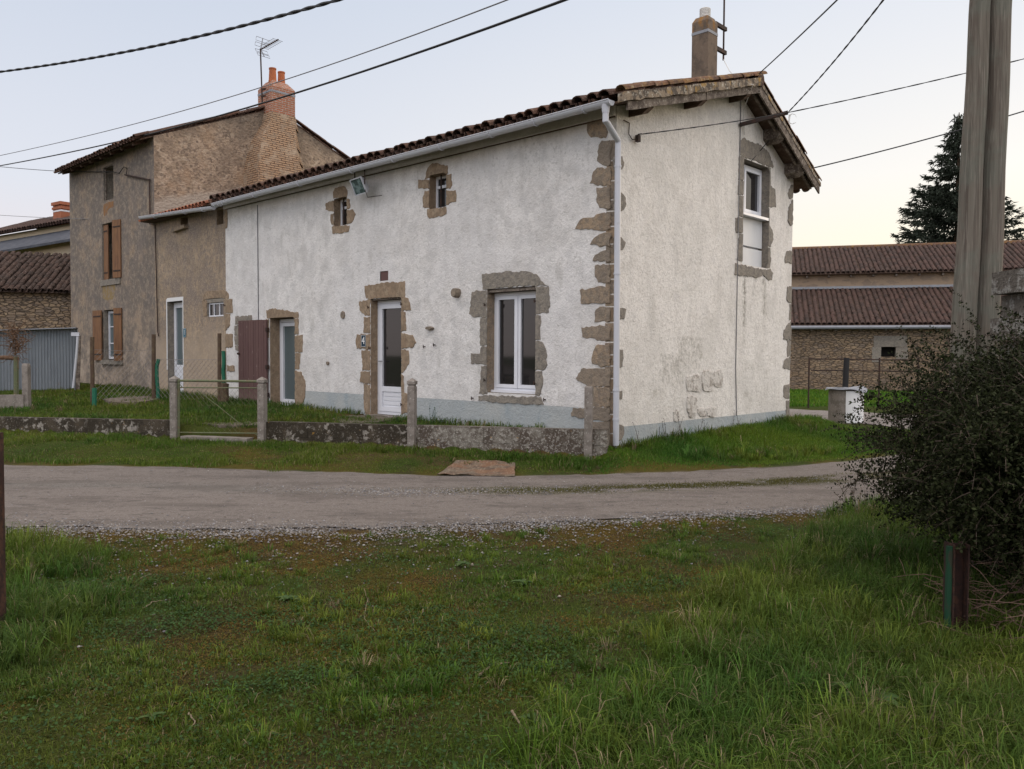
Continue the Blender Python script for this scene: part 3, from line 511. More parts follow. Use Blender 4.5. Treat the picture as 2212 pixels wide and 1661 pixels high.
# tall two-leaf window
r = OP['win']; fw = .05
rv = mk('reveal', reveal(FP, r, .34), mt['stone'], house)
mb = MB(); ring(mb, FP, r[0], r[1]-.0, r[2]+.03, r[3]-.06, fw, -.24, -.18); rbox(mb, FP, r[0]-.0, r[1], r[2]+.005, r[2]+.045, -.24, -.10); wf = mk('window', mb, mt['pvc'], house, label='tall white two leaf window')
mb = MB(); rbox(mb, FP, r[0], r[1], r[3]-.055, r[3]-.012, -.17, -.02); mk('blind_rail', mb, mt['wood_old'], wf)
mid = (r[0]+r[1])/2
for a0, a1 in ((r[0]+fw+.004, mid-.012), (mid+.012, r[1]-fw-.004)):
    s_ = MB(); ring(s_, FP, a0, a1, r[2]+.085, r[3]-.115, .06, -.235, -.165); sh = mk('sash', s_, mt['pvc'], wf)
    g = MB(); rbox(g, FP, a0+.06, a1-.06, r[2]+.145, r[3]-.175, -.21, -.20); mk('glass', g, mt['glass'], wf)
mb = MB(); rbox(mb, FP, mid-.010, mid+.010, r[2]+.085, r[3]-.115, -.235, -.150); mk('window_mullion', mb, mt['pvc'], wf)
mk('room', backing(house, FP, r, .34), mt['dark'], wf)
# numbered door
r = OP['door']
rv = mk('reveal', reveal(FP, r, .40), mt['stone_warm'], house)
mb = MB(); ring(mb, FP, r[0]-.0, r[1], r[2]+.02, r[3]-.03, .06, -.24, -.17); df = mk('door', mb, mt['pvc'], house, label='white glazed entrance door with a panelled foot')
a0, a1 = r[0]+.07, r[1]-.07
mb = MB(); ring(mb, FP, a0, a1, r[2]+.085, r[3]-.095, .095, -.23, -.155); rbox(mb, FP, a0+.095, a1-.095, .83, .93, -.225, -.157); rbox(mb, FP, a0+.095, a1-.095, r[2]+.18, .83, -.21, -.18)
for i in range(4): rbox(mb, FP, a0+.11, a1-.11, r[2]+.21+i*.085, r[2]+.27+i*.085, -.179, -.170)
mk('door_leaf', mb, mt['pvc'], df)
g = MB(); rbox(g, FP, a0+.095, a1-.095, .93, r[3]-.19, -.20, -.19); mk('glass', g, mt['glass'], df)
mb = MB(); mb.tube([FP(a1-.045, 1.42, -.155), FP(a1-.045, 1.42, -.10), FP(a1-.16, 1.42, -.10)], .011, 6); mk('handle', mb, mt['zinc'], df)
mk('room', backing(house, FP, r, .41), mt['dark'], df)
mb = MB(); rbox(mb, FP, r[0]-.12, r[1]+.1, r[2]-.30, r[2]+.012, -.38, .06); rbox(mb, FP, r[0]-.4, r[1]+.3, r[2]-.35, r[2]-.05, .06, .55); mk('door_step', mb, mt['concrete'], house)
mb = MB(); rbox(mb, FP, r[0]+.01, r[1]-.01, r[3]-.028, r[3]-.004, -.16, -.02); mk('blind_rail', mb, mt['wood_old'], df)
# narrow door
r = OP['narrow']
rv = mk('reveal', reveal(FP, r, .45), mt['stone_warm'], house)
mb = MB(); ring(mb, FP, r[0], r[1], r[2]+.02, r[3]-.02, .07, -.33, -.25); nf = mk('door', mb, mt['pvc'], house, label='narrow white door with one tall frosted pane')
mb = MB(); ring(mb, FP, r[0]+.075, r[1]-.075, r[2]+.1, r[3]-.1, .085, -.32, -.235); mk('door_leaf', mb, mt['pvc'], nf)
g = MB(); rbox(g, FP, r[0]+.16, r[1]-.16, r[2]+.185, r[3]-.185, -.29, -.28); mk('glass', g, mt['glass_frost'], nf)
mk('room', backing(house, FP, r, .46), mt['dark'], nf)
# small upstairs windows with iron bars
for k in ('sm1', 'sm2'):
    r = OP[k]; fr = unit('window', FP, r, .16, .045, rdepth=.33, rm='stone_warm'); mid = (r[0]+r[1])/2
    mb = MB(); rbox(mb, FP, r[0]+.05, r[1]-.05, (r[2]+r[3])/2+.08, (r[2]+r[3])/2+.13, -.20, -.15); mk('sash', mb, mt['pvc'], fr)
    mb = MB(); mb.tube([FP(mid, r[2], -.08), FP(mid, r[3], -.08)], .016, 6)
    if k == 'sm1':
        for i in range(7): mb.box(FP(mid, r[2]+.08+i*.095, -.08), U*.022, S*.006, Zv*.022)
    mk('window_bar', mb, mt['iron'], fr)
    mk('room', backing(house, FP, r, .33), mt['dark'], fr)
r = OP['slit']; mk('reveal', reveal(FP, r, .3), mt['stone_grey'], house); mk('slit_opening', backing(house, FP, r, .3), mt['dark'], house)
r = OP['vent']; mb = MB(); rbox(mb, FP, r[0]+.004, r[1]-.004, r[2]+.004, r[3]-.004, -.05, -.012); mk('vent_cover', mb, mt['maroon'], house)
# gable window: white window over fluted panels
r = GW; mk('reveal', reveal(GP, r, .36), mt['stone_grey'], house)
zs = gab(1640, 466)[1]; zmid = r[2]+(zs-r[2])*.38
mb = MB(); ring(mb, GP, r[0], r[1], zs, r[3]-.03, .05, -.22, -.15); gf = mk('window', mb, mt['pvc'], house, label='white upper window in the gable, over white fluted panels')
am = r[0]+.30
for a0, a1 in ((r[0]+.055, am-.01), (am+.01, r[1]-.055)):
    s_ = MB(); ring(s_, GP, a0, a1, zs+.055, r[3]-.085, .055, -.215, -.135); mk('sash', s_, mt['pvc'], gf)
    g = MB(); rbox(g, GP, a0+.055, a1-.055, zs+.11, r[3]-.14, -.19, -.18); mk('glass', g, mt['glass'], gf)
mb = MB(); rbox(mb, GP, r[0]+.0, r[1]-.0, zs-.05, zs-.002, -.21, .01); mk('window_sill', mb, mt['pvc'], gf)
mb = MB()
for z0, z1 in ((r[2]+.004, zmid-.02), (zmid+.02, zs-.055)):
    n = 22
    for i in range(n):
        a0 = r[0]+.01+(r[1]-r[0]-.02)*i/n; a1 = r[0]+.01+(r[1]-r[0]-.02)*(i+1)/n; rbox(mb, GP, a0+.002, a1-.004, z0, z1, -.20, -.12)
rbox(mb, GP, r[0]+.005, r[1]-.005, r[2]+.004, zs-.055, -.22, -.202)
mk('window_panel', mb, mt['panel'], gf); mk('room', backing(house, GP, r, .36), mt['dark'], gf)

# roof
def rz(s): return 5.20 + .295*s if s < RS else 5.20+.295*RS - .527*(s-RS)
upF = Vector(S + Zv*.295).normalized(); nF = U.cross(upF).normalized(); nF = nF if nF.z > 0 else -nF
upB = Vector(-S + Zv*.527).normalized(); nB = U.cross(upB).normalized(); nB = nB if nB.z > 0 else -nB
mb = MB()
for s0, s1 in ((-.30, RS), (RS, 6.28)):
    a = [W(-.36, s0, rz(s0)), W(TE+.0, s0, rz(s0)), W(TE, s1, rz(s1)), W(-.36, s1, rz(s1))]; b = [p+Zv*.03 for p in a]
    mb.add(a+b, [(0, 1, 2, 3), (4, 5, 6, 7), (0, 1, 5, 4), (1, 2, 6, 5), (2, 3, 7, 6), (3, 0, 4, 7)])
roof = mk('roof_boarding', mb, mt['wood_dark'], house)
mb = MB(); tiles(mb, W(-.25, -.41, rz(-.41)+.075), U, upF, nF, 11.95, 4.25/.966, jit=2.0, r=.108, pitch=.235, thick=.018)
tiles(mb, W(-.25, 6.42, rz(6.42)+.045), U, upB, nB, 12.0, 2.95, jit=1.4)
roofo = mk('roof', mb, mt['tile_old'], house, smooth_=False)
mb = MB(); n = 30
for i in range(n):                                   # ridge tiles
    t0 = -.42+i*.415; mb.tube([W(t0, RS, rz(RS)+.10), W(t0+.44, RS, rz(RS)+.115)], [.12, .105], 10)
mk('ridge', mb, mt['tile_old'], roofo)
mb = MB()                                            # verge: tiles running up the edge, bedded in mortar
tiles(mb, W(-.42, -.34, rz(-.34)+.11), U, upF, nF, .22, 4.3, jit=1.2, chan=False, pitch=.2, r=.095, course=.40)
tiles(mb, W(-.42, 6.30, rz(6.30)+.09), U, upB, nB, .22, 2.9, jit=1.2, chan=False, pitch=.2, r=.095, course=.40)
mk('verge_tiles', mb, mt['tile_verge'], roofo, label='orange lichened tiles along the gable edge')
mb = MB(); random.seed(5)
def band(mb, ss, z0, z1, d0, d1, wob):
    pts = []
    for s in ss: pts.append((s, rz(s)+z0+random.uniform(-wob, wob), rz(s)+z1+random.uniform(-wob, wob)*.3))
    for (s0, l0, h0), (s1, l1, h1) in zip(pts, pts[1:]):
        vs = [W(-d, s, z) for d in (d0, d1) for s, z in ((s0, l0), (s1, l1), (s1, h1), (s0, h0))]
        mb.add(vs, [(0, 1, 2, 3), (4, 7, 6, 5), (0, 4, 5, 1), (3, 2, 6, 7), (0, 3, 7, 4), (1, 5, 6, 2)])
band(mb, np.linspace(-.34, RS, 34), .0, .13, .30, .425, .012); band(mb, np.linspace(RS, 6.34, 24), .035, .11, .33, .40, .006)
mk('verge_mortar', mb, mt['mortar'], roofo)
mb = MB(); band(mb, np.linspace(-.22, 1.9, 14), -.125, -.005, .355, .385, .006); band(mb, np.linspace(1.94, RS, 10), -.125, -.005, .35, .38, .005); band(mb, [RS, 4.6, 5.5, 6.3], -.13, .03, .36, .39, .003)
band(mb, [RS+.05, 6.2], -.09, -.005, .22, .27, .001)
mk('verge_board', mb, mt['wood_old'], house)
# purlin ends under the gable roof
for s, dz in ((.42, 0), (1.95, 0), (3.42, .02), (4.72, 0), (5.62, 0)):
    z = rz(s) - .012
    mb = MB(); a = [(-.42 if s < 5 else -.40)]
    vs = []
    for (tt, lo) in ((.02, .19), (-.24, .19), (-.34, .13)):
        for ds in (-.075, .075):
            zz = rz(s+ds) - .01
            vs += [W(tt, s+ds, zz-lo), W(tt, s+ds, zz)]
    f = []
    for i in range(2):
        b = i*4; f += [(b, b+1, b+5, b+4), (b+2, b+6, b+7, b+3), (b, b+4, b+6, b+2), (b+1, b+3, b+7, b+5)]
    f += [(0, 2, 3, 1), (8, 9, 11, 10)]
    mb.add(vs, f); mk('purlin', mb, mt['wood_old'] if s > 4 else mt['wood_dark'], house)
# fascia/soffit board behind the gutter, seen from below, with rafter feet
mb = MB(); rbox(mb, FP, -.02, TE, 5.045, 5.20, .0, .06); mk('eaves_band', mb, mt['white'], house)
mb = MB(); rbox(mb, FP, -.02, TE, 5.03, 5.045, .0, .02); mk('eaves_joint', mb, mt['wood_dark'], house)
# gutter and downpipe
def gutter_px(pts, off, r, mat, parent, name='gutter', yoff=0):
    P = [on_plane(u, v, C0 - S*off, S) for u, v in pts]; mb = MB(); seg = 8; vs = []
    for p in P:
        for k in range(seg+1):
            a = math.pi*k/seg; vs.append(p + S*math.cos(a)*r - Zv*math.sin(a)*r)
        for k in range(seg+1):
            a = math.pi*k/seg; vs.append(p + S*math.cos(a)*(r-.006) - Zv*math.sin(a)*(r-.006))
    n = 2*(seg+1); fs = []
    for i in range(len(P)-1):
        for k in range(seg): fs += [(i*n+k, i*n+k+1, (i+1)*n+k+1, (i+1)*n+k), (i*n+seg+1+k, i*n+seg+2+k, (i+1)*n+seg+2+k, (i+1)*n+seg+1+k)]
        for k in (0, seg): fs.append((i*n+k, (i+1)*n+k, (i+1)*n+seg+1+k, i*n+seg+1+k))
    for i in (0, len(P)-1): fs.append(tuple(i*n+k for k in range(seg+1)))
    mb.add(vs, fs)
    L = (P[-1]-P[0]); nb = int(L.length/1.05)
    for j in range(nb):                               # brackets/joints
        q = (j+.5)/nb*(len(P)-1); i = int(q); p = P[i].lerp(P[i+1], q-i); d = (P[i+1]-P[i]).normalized()
        ring_ = [p + S*math.cos(math.pi*k/seg)*(r+.008) - Zv*math.sin(math.pi*k/seg)*(r+.008) for k in range(seg+1)]
        for a_, b_ in zip(ring_, ring_[1:]): mb.beam(a_, b_, .02, .012, up=d)
    lip = [p - S*r for p in P]; mb.tube(lip, .009, 6)
    return mk(name, mb, mt[mat], parent), P
gut, gp = gutter_px([(1321, 216), (1039, 291), (760, 364), (486, 434.5), (462, 441)], .42, .075, 'gutter', house)
mb = MB(); pe = gp[0]
e0 = pe + U*.10 - Zv*.06; dpx = lambda u, v: on_plane(u, v, C0 - S*.0 + (-U)*.09, U)
p3 = dpx(1335, 322); p4 = dpx(1330.5, 962)
mb.tube([e0, e0-Zv*.22, e0.lerp(p3, .12)-Zv*.16, p3+Zv*.12, p3, p3-Zv*.3], .045, 12); mb.tube([p3-Zv*.25, Vector((p3.x*.5+p4.x*.5, p3.y*.5+p4.y*.5, (p3.z+p4.z)/2)), p4], .045, 12)
for z in (4.3, 2.75, 1.05, .62): q = p3.lerp(p4, (p3.z-z)/(p3.z-p4.z)); mb.lathe(q, [(.052, -.015), (.052, .015)], 12)
mb.tube([e0+Zv*.03, e0-Zv*.10], [.065, .05], 12)
mk('downpipe', mb, mt['gutter'], house)
# chimney
cb = W(.62, 3.55, 0); mb = MB(); cw = .165
ctop = on_plane(1526, 41, W(.455, 3.38, 0), S)[2]; print('ctop', ctop)
mb.box(W(.62, 3.55, (6.1+ctop)/2), U*cw, S*cw, Zv*((ctop-6.1)/2))
t4 = [W(.62+i*cw, 3.55+j*cw, ctop) for i, j in ((-1, -1), (1, -1), (1, 1), (-1, 1))]; u4 = [W(.62+i*.12, 3.55+j*.12, ctop+.09) for i, j in ((-1, -1), (1, -1), (1, 1), (-1, 1))]
mb.add(t4+u4, [(0, 1, 5, 4), (1, 2, 6, 5), (2, 3, 7, 6), (3, 0, 4, 7), (4, 5, 6, 7)])
ch = mk('chimney', mb, mt['chim'], house, label='grey brown rendered chimney with a ribbed white pot')
mb = MB(); prof = []
for i in range(9): prof += [(.092, .0+i*.026), (.100, .013+i*.026)]
mb.lathe(W(.62, 3.55, ctop+.03), prof + [(.092, .235)], 16); mk('chimney_pot', mb, mt['whitewire'], ch)
mb = MB()
for a, b in ((-1, 0), (0, -1)): pass
mb.box(W(.62, 3.55, 7.38), U*(cw+.006), S*(cw+.006), Zv*.025); mk('strap', mb, mt['zinc'], ch)
# aerial mast on the chimney
am_ = root('aerial_mast', W(.45, 3.95, 7), 'thin dark aerial mast on two iron brackets at the right of the rendered chimney', 'aerial mast')
mb = MB(); mx_ = W(.50, 4.02, 0); mb.tube([mx_+Zv*7.02, mx_+Zv*9.6], .017, 8); mk('mast', mb, mt['iron'], am_)
for z in (7.17, 7.60):
    mb = MB(); mb.beam(W(.50, 3.70, z), W(.50, 4.10, z+.0), .05, .07); mk('bracket', mb, mt['iron'], am_)

# ================================================================== BEIGE COTTAGE (low part) and TALL HOUSE
T1, T2 = 15.62, 22.1
cot = root('cottage', W(13.6, 2, .4), 'low stained beige cottage under orange tiles, between the white farmhouse and the tall house', 'house')
BD = rect_px(fac, (361.1, 652), (396.1, 848)); BD = (BD[0], BD[1], .44, BD[3]); BWn = rect_px(fac, (447.7, 646), (487.2-1.5, 683))
BWn = (max(BWn[0], TE+.12), BWn[1], BWn[2], BWn[3])
V1 = rect_px(fac, zd(1, 1500, 1602), zd(1, 1560, 1655)); V2 = rect_px(fac, zd(1, 1800, 1540), zd(1, 1858, 1650)); V2 = (max(V2[0], TE+.1), V2[1], V2[2], min(V2[3], EAVE-.06)); V1 = (V1[0], V1[1], V1[2], min(V1[3], EAVE-.06))
mb = MB(); mb.poly(FP, [(TE, -.1), (BD[0], -.1), (BD[0], BD[3]), (BD[1], BD[3]), (BD[1], -.1), (T1, -.1), (T1, EAVE), (TE, EAVE)], [hole(BWn), hole(V1), hole(V2)]); mk('wall', mb, mt['beige'], cot)
add_stones('surround_stone', FP, fac, [(2, [[(1500,520),(1530,485),(1660,480),(1688,505),(1690,545),(1665,538),(1530,545),(1500,560)], [(1667,545),(1715,545),(1715,640),(1667,650)], [(1667,655),(1700,655),(1700,740),(1670,780)], [(1667,805),(1720,805),(1718,900),(1668,905)], [(1495,560),(1528,560),(1528,670),(1505,672)]])], mt['stone_warm'], BWn, parent=cot)
# white painted door edge and grey patches
mb = MB(); e = .05; rbox(mb, FP, BD[1], BD[1]+e, 1.1, BD[3]+.07, .0, .004); rbox(mb, FP, BD[0]-.0, BD[1], BD[3], BD[3]+.10, .0, .004); rbox(mb, FP, BD[0]-e*.7, BD[0], 1.2, BD[3]+.10, .0, .004); mk('painted_edge', mb, mt['panel'], cot)
mk('reveal', reveal(FP, BD, .38), mt['stone_grey'], cot)
mb = MB(); ring(mb, FP, BD[0], BD[1], BD[2]+.02, BD[3]-.02, .06, -.25, -.18); bdf = mk('door', mb, mt['pvc'], cot, label='white half glazed door with a lace curtain')
mb = MB(); ring(mb, FP, BD[0]+.065, BD[1]-.065, BD[2]+.09, BD[3]-.085, .08, -.24, -.165); rbox(mb, FP, BD[0]+.145, BD[1]-.145, BD[2]+.17, BD[2]+.80, -.22, -.185)
for i in range(4): rbox(mb, FP, BD[0]+.16+i*.12, BD[0]+.17+i*.12, BD[2]+.18, BD[2]+.72, -.184, -.178)
mk('door_leaf', mb, mt['pvc'], bdf); g = MB(); rbox(g, FP, BD[0]+.145, BD[1]-.145, BD[2]+.80, BD[3]-.165, -.21, -.20); mk('glass', g, mt['glass_curtain'], bdf)
mk('room', backing(cot, FP, BD, .38), mt['dark'], bdf)
r = BWn; mk('reveal', reveal(FP, r, .22), mt['stone_grey'], cot)
mb = MB(); rbox(mb, FP, r[0], r[1], r[3]-.10, r[3]-.01, -.2, .0); mk('lintel_board', mb, mt['stone_grey'], cot)
mb = MB(); ring(mb, FP, r[0]+.01, r[1]-.01, r[2]+.01, r[3]-.11, .03, -.08, -.04)
for i in (1, 2): a = r[0]+(r[1]-r[0])*i/3; rbox(mb, FP, a-.012, a+.012, r[2]+.04, r[3]-.14, -.075, -.035)
wf2 = mk('window', mb, mt['pvc'], cot); g = MB(); rbox(g, FP, r[0]+.03, r[1]-.03, r[2]+.03, r[3]-.13, -.065, -.058); mk('glass', g, mt['glass'], wf2); mk('room', backing(cot, FP, r, .22), mt['dark'], wf2)
for r in (V1, V2):
    mk('reveal', reveal(FP, r, .3), mt['stone_warm'], cot); mk('vent_opening', backing(cot, FP, r, .3), mt['dark'], cot)
mb = MB(); a0, z0 = fac(*zd(2, 1298, 45)); a1, z1 = fac(*zd(2, 1390, 12)); mb.beam(FP(a0, z0, .06), FP(a1, z1, .06), .12, .09); mk('stone_ledge', mb, mt['stone'], cot)
mb = MB()
for s0, s1 in ((-.30, RS), (RS, 6.0)):
    a = [W(TE+.01, s0, rz(s0)), W(T1, s0, rz(s0)), W(T1, s1, rz(s1)), W(TE+.01, s1, rz(s1))]; b = [p+Zv*.03 for p in a]
    mb.add(a+b, [(0, 1, 2, 3), (4, 5, 6, 7), (0, 1, 5, 4), (1, 2, 6, 5), (2, 3, 7, 6), (3, 0, 4, 7)])
mk('roof_boarding', mb, mt['wood_dark'], cot)
mb = MB(); tiles(mb, W(TE+.15, -.40, rz(-.40)+.035), U, upF, nF, T1-TE-.05, 4.3, jit=.5, pitch=.19, r=.078); mk('roof', mb, mt['tile_red'], cot)
gutter_px([(461, 447), (400, 455), (305, 469)], .42, .07, 'gutter', cot)
mb = MB(); rbox(mb, FP, TE, T1+.1, 5.13, 5.16, .0, .33); mk('eaves_soffit', mb, mt['wood_dark'], cot)

tall = root('tall_house', W(19, 3, .5), 'tall old house with peeling grey brown render, rubble gable and orange brown shutters', 'house')
ZT = 7.50
TW1 = rect_px(fac, (223.2, 362), (245.4, 428)); TW2 = rect_px(fac, (219.8, 485), (258, 600)); TW3 = rect_px(fac, (223.8, 670), (262, 778))
mb = MB(); mb.poly(FP, [(T1, -.1), (T2, -.1), (T2, ZT), (T1, ZT)], [hole(TW1), hole(TW2), hole(TW3)]); mk('wall', mb, mt['tallfront'], tall)
TR = gab  # gable of the tall house stands in the plane t = T1
def tg(u, v): p = on_plane(u, v, C0 + U*T1, U) - C0; return p.dot(S), p.z
def TP(a, b, d=0.0): return W(T1-d, a, b)
g1, g2, g3 = tg(568, 236), tg(640, 268), tg(755, 352)
RS2, RZ2 = g1[0]+.35, g1[1]+.08
SE2 = g3[0]; ZE2 = g3[1]
print('tall gable', g1, g2, g3)
mb = MB(); mb.poly(TP, [(0, 3.5), (SE2, 3.5), (SE2, ZE2), (RS2, RZ2), (0, ZT+.02)]); mk('gable_wall', mb, mt['rubble'], tall)
mb = MB(); mb.add([W(T2, 0, -.1), W(T2, SE2, -.1), W(T2, SE2, ZE2), W(T2, RS2, RZ2), W(T2, 0, ZT)], [(0, 1, 2, 3, 4)]); mb.add([W(T1, SE2, -.1), W(T2, SE2, -.1), W(T2, SE2, ZE2), W(T1, SE2, ZE2)], [(0, 1, 2, 3)]); mk('rear_wall', mb, mt['tallfront'], tall)
k1 = (RZ2-ZT)/RS2; k2 = (RZ2-ZE2)/(SE2-RS2)
mb = MB(); e_ = .36
for s0, z0, s1, z1 in ((-e_, ZT-k1*e_, RS2, RZ2), (RS2, RZ2, SE2+.3, ZE2-k2*.3)):
    a = [W(T1+.02, s0, z0), W(T2-.05, s0, z0), W(T2-.05, s1, z1), W(T1+.02, s1, z1)]; b = [p+Zv*.04 for p in a]
    mb.add(a+b, [(0, 1, 2, 3), (4, 5, 6, 7), (0, 1, 5, 4), (1, 2, 6, 5), (2, 3, 7, 6), (3, 0, 4, 7)])
mk('roof_boarding', mb, mt['wood_dark'], tall)
u1 = (S + Zv*k1).normalized(); n1 = U.cross(u1).normalized(); n1 = n1 if n1.z > 0 else -n1
u2 = (-S + Zv*k2).normalized(); n2 = U.cross(u2).normalized(); n2 = n2 if n2.z > 0 else -n2
mb = MB(); tiles(mb, W(T1-.08, -e_-.12, ZT-k1*(e_+.12)+.045), U, u1, n1, T2-T1+.02, (RS2+e_)*1.08, jit=1.6)
tiles(mb, W(T1-.08, SE2+.35, ZE2-k2*.35+.045), U, u2, n2, T2-T1+.02, (SE2-RS2+.35)*1.05, jit=1.6); mk('roof', mb, mt['tile_old'], tall)
mb = MB()
for i in range(8): a = T1+.5+i*.78; mb = MB(); mb.beam(W(a, 0, ZT-.03), W(a, -e_-.02, ZT-.03-k1*e_), .09, .10); mk('rafter_foot', mb, mt['wood_dark'], tall)
pass
for TWk, dp in ((TW1, .30), (TW2, .35), (TW3, .30)):
    mk('reveal', reveal(FP, TWk, dp), mt['stone_grey'], tall)
r = TW1; wb = mk('blocked_window', backing(tall, FP, r, .30), mt['stone_grey'], tall, label='small top window blocked with grey render')
mb = MB(); mb.tube([FP(r[1]-.05, r[2], -.05), FP(r[1]-.05, r[3], -.05)], .02, 6); mb.beam(FP(r[0], r[3]-.01, -.03), FP(r[1], r[3]-.01, -.03), .05, .05); mk('window_frame', mb, mt['wood_old'], wb)
r = TW2; w2 = mk('window', backing(tall, FP, r, .35), mt['dark'], tall)
def shutter(P0, dirv, w_, z0, z1, th=.035, nb=3, mat='brown_plank', parent=None, nstr=2, label=None, name='shutter'):
    mb = MB(); dirv = dirv.normalized(); nn = dirv.cross(Zv).normalized()
    for i in range(nb):
        c = P0 + dirv*(w_*(i+.5)/nb); mb.box(Vector((c.x, c.y, (z0+z1)/2)), dirv*(w_/nb/2-.003), nn*th/2, Zv*(z1-z0)/2)
    o = mk(name, mb, mt[mat], parent, label=label)
    for i in range(nstr):
        s_ = MB(); z = z0+(z1-z0)*(.12+.76*i/max(1, nstr-1)); c = P0 + dirv*w_*.45
        s_.box(Vector((c.x, c.y, z)), dirv*w_*.43, nn*(th/2+.008), Zv*.022); mk('strap_hinge', s_, mt['iron'], o)
    return o
shutter(FP(TW2[1]-.02, 0, -.06), -U, (TW2[1]-TW2[0])*.25, TW2[2]+.02, TW2[3]-.02, parent=w2, label='faded left shutter, pulled shut')
p_h = FP(TW2[0]-.18, 0, .02); shutter(p_h, (U*math.cos(R(12))-S*math.sin(R(12))), .40, TW2[2]+.0, TW2[3]-.0, parent=w2, label='brown right shutter standing slightly ajar')
r = TW3; mb = MB(); ring(mb, FP, r[0]+.02, r[1]-.02, r[2]+.03, r[3]-.03, .07, -.19, -.13)
for i in (1, 2): z = r[2]+(r[3]-r[2])*i/3; rbox(mb, FP, r[0]+.08, r[1]-.08, z-.015, z+.015, -.18, -.135)
rbox(mb, FP, (r[0]+r[1])/2-.025, (r[0]+r[1])/2+.025, r[2]+.08, r[3]-.08, -.185, -.135)
w3 = mk('window', mb, mt['pvc'], tall); g = MB(); rbox(g, FP, r[0]+.05, r[1]-.05, r[2]+.05, r[3]-.05, -.17, -.162); mk('glass', g, mt['glass_curtain'], w3); mk('room', backing(tall, FP, r, .30), mt['dark'], w3)
shutter(FP(r[1]+.02, 0, .06), U, .68, r[2]-.02, r[3]+.0, parent=w3, label='left ground floor shutter, folded open')
shutter(FP(r[0]-.14, 0, .03), (U*math.cos(R(26))-S*math.sin(R(26))), .29, r[2]-.02, r[3]+.02, parent=w3, label='right ground floor shutter, half closed')
mb = MB(); rbox(mb, FP, r[0]-.15, r[1]+.15, r[2]-.13, r[2]-.001, -.1, .07); mk('window_sill', mb, mt['stone_grey'], tall)
rbox(mb2 := MB(), FP, TW2[0]-.1, TW2[1]+.08, TW2[2]-.18, TW2[2]-.001, -.1, .04); mk('window_sill', mb2, mt['stone_grey'], tall)
# orange and ochre lichen stains under the two upper windows
mt['orange'] = surf('orange_lichen', (.24, .12, .05), [L_(9, .48, .60, (.19, .14, .10), .9)]); mt['ochre'] = surf('ochre_lichen', (.24, .17, .08), [L_(8, .46, .60, (.24, .19, .14), .95)])
mb = MB(); stone_poly(mb, FP, [fac(*zd(21, x, y)) for x, y in [(725, 700), (800, 660), (890, 640), (885, 740), (820, 765), (785, 800), (785, 860), (735, 890), (722, 800)]], proud=.004); mk('lichen_stain', mb, mt['orange'], tall)
mb = MB(); stone_poly(mb, FP, [fac(*zd(28, x, y)) for x, y in [(1360, 1310), (1440, 1290), (1530, 1285), (1530, 1400), (1500, 1480), (1420, 1500), (1370, 1480)]], proud=.004); mk('lichen_stain', mb, mt['ochre'], tall)
# brick chimney with its tapering breast against the gable
def tgd(u, v, off): p = on_plane(u, v, C0 + U*(T1-off), U) - C0; return p.dot(S), p.z
DB = .95                                               # how far the breast stands out at the bottom
sA, zA = tgd(586, 236, .42); sB, zB = tgd(637.5, 236, .42); zt_ = tgd(586, 184, .42)[1]
print('chimney', sA, sB, zA, zt_)
mb = MB()
def cbox(mb, s0, s1, d0, d1, z0, z1):
    vs = [W(T1-d, s, z) for z in (z0, z1) for s, d in ((s0, d0), (s1, d0), (s1, d1), (s0, d1))]
    per = [0, s1-s0, s1-s0+d1-d0, 2*(s1-s0)+d1-d0]; 
    fs = [(0, 1, 5, 4), (1, 2, 6, 5), (2, 3, 7, 6), (3, 0, 4, 7), (4, 5, 6, 7), (3, 2, 1, 0)]
    for f in fs[:4]:
        i = f[0]; wd = (s1-s0) if i in (0, 2) else (d1-d0)
        mb.add([vs[j] for j in f], [(0, 1, 2, 3)], [(0, z0), (wd, z0), (wd, z1), (0, z1)])
    mb.add([vs[j] for j in fs[4]], [(0, 1, 2, 3)])
zc0 = tgd(586, 240, .42)[1]; zc1 = tgd(586, 183, .42)[1]
cbox(mb, sA, sB, -.35, .42, zc0-.1, zc1)
s4 = [(sA, .42), (sB, .42), (sB, -.35), (sA, -.35)]; cm_s, cm_d = (sA+sB)/2, .03
lo = [W(T1-d, s, zc1) for s, d in s4]; hi = [W(T1-(cm_d+(d-cm_d)*.5), cm_s+(s-cm_s)*.62, zc1+.22) for s, d in s4]
mb.add(lo+hi, [(0, 1, 5, 4), (1, 2, 6, 5), (2, 3, 7, 6), (3, 0, 4, 7), (4, 5, 6, 7)], [(s, z) for s, z in ((0, zc1), (.6, zc1), (1.2, zc1), (1.8, zc1), (0, zc1+.2), (.6, zc1+.2), (1.2, zc1+.2), (1.8, zc1+.2))])
tch = mk('chimney', mb, mt['brick'], tall, label='red brick chimney with two terracotta pots')
for s_, dd in ((cm_s-.17, .1), (cm_s+.19, .0)):
    mb = MB(); p = W(T1-dd, s_, zc1+.18); mb.lathe(p, [(.125, 0), (.125, .04), (.115, .10), (.10, .40), (.112, .40), (.112, .44), (.08, .44)], 20); mk('chimney_pot', mb, mt['terracotta'], tch)
mb = MB(); zz = tgd(586, 194, .42)[1]; c = W(T1-.035, cm_s, zz); mb.box(c, S*((sB-sA)/2+.008), U*(.385+.008), Zv*.03); mk('strap', mb, mt['zinc'], tch)
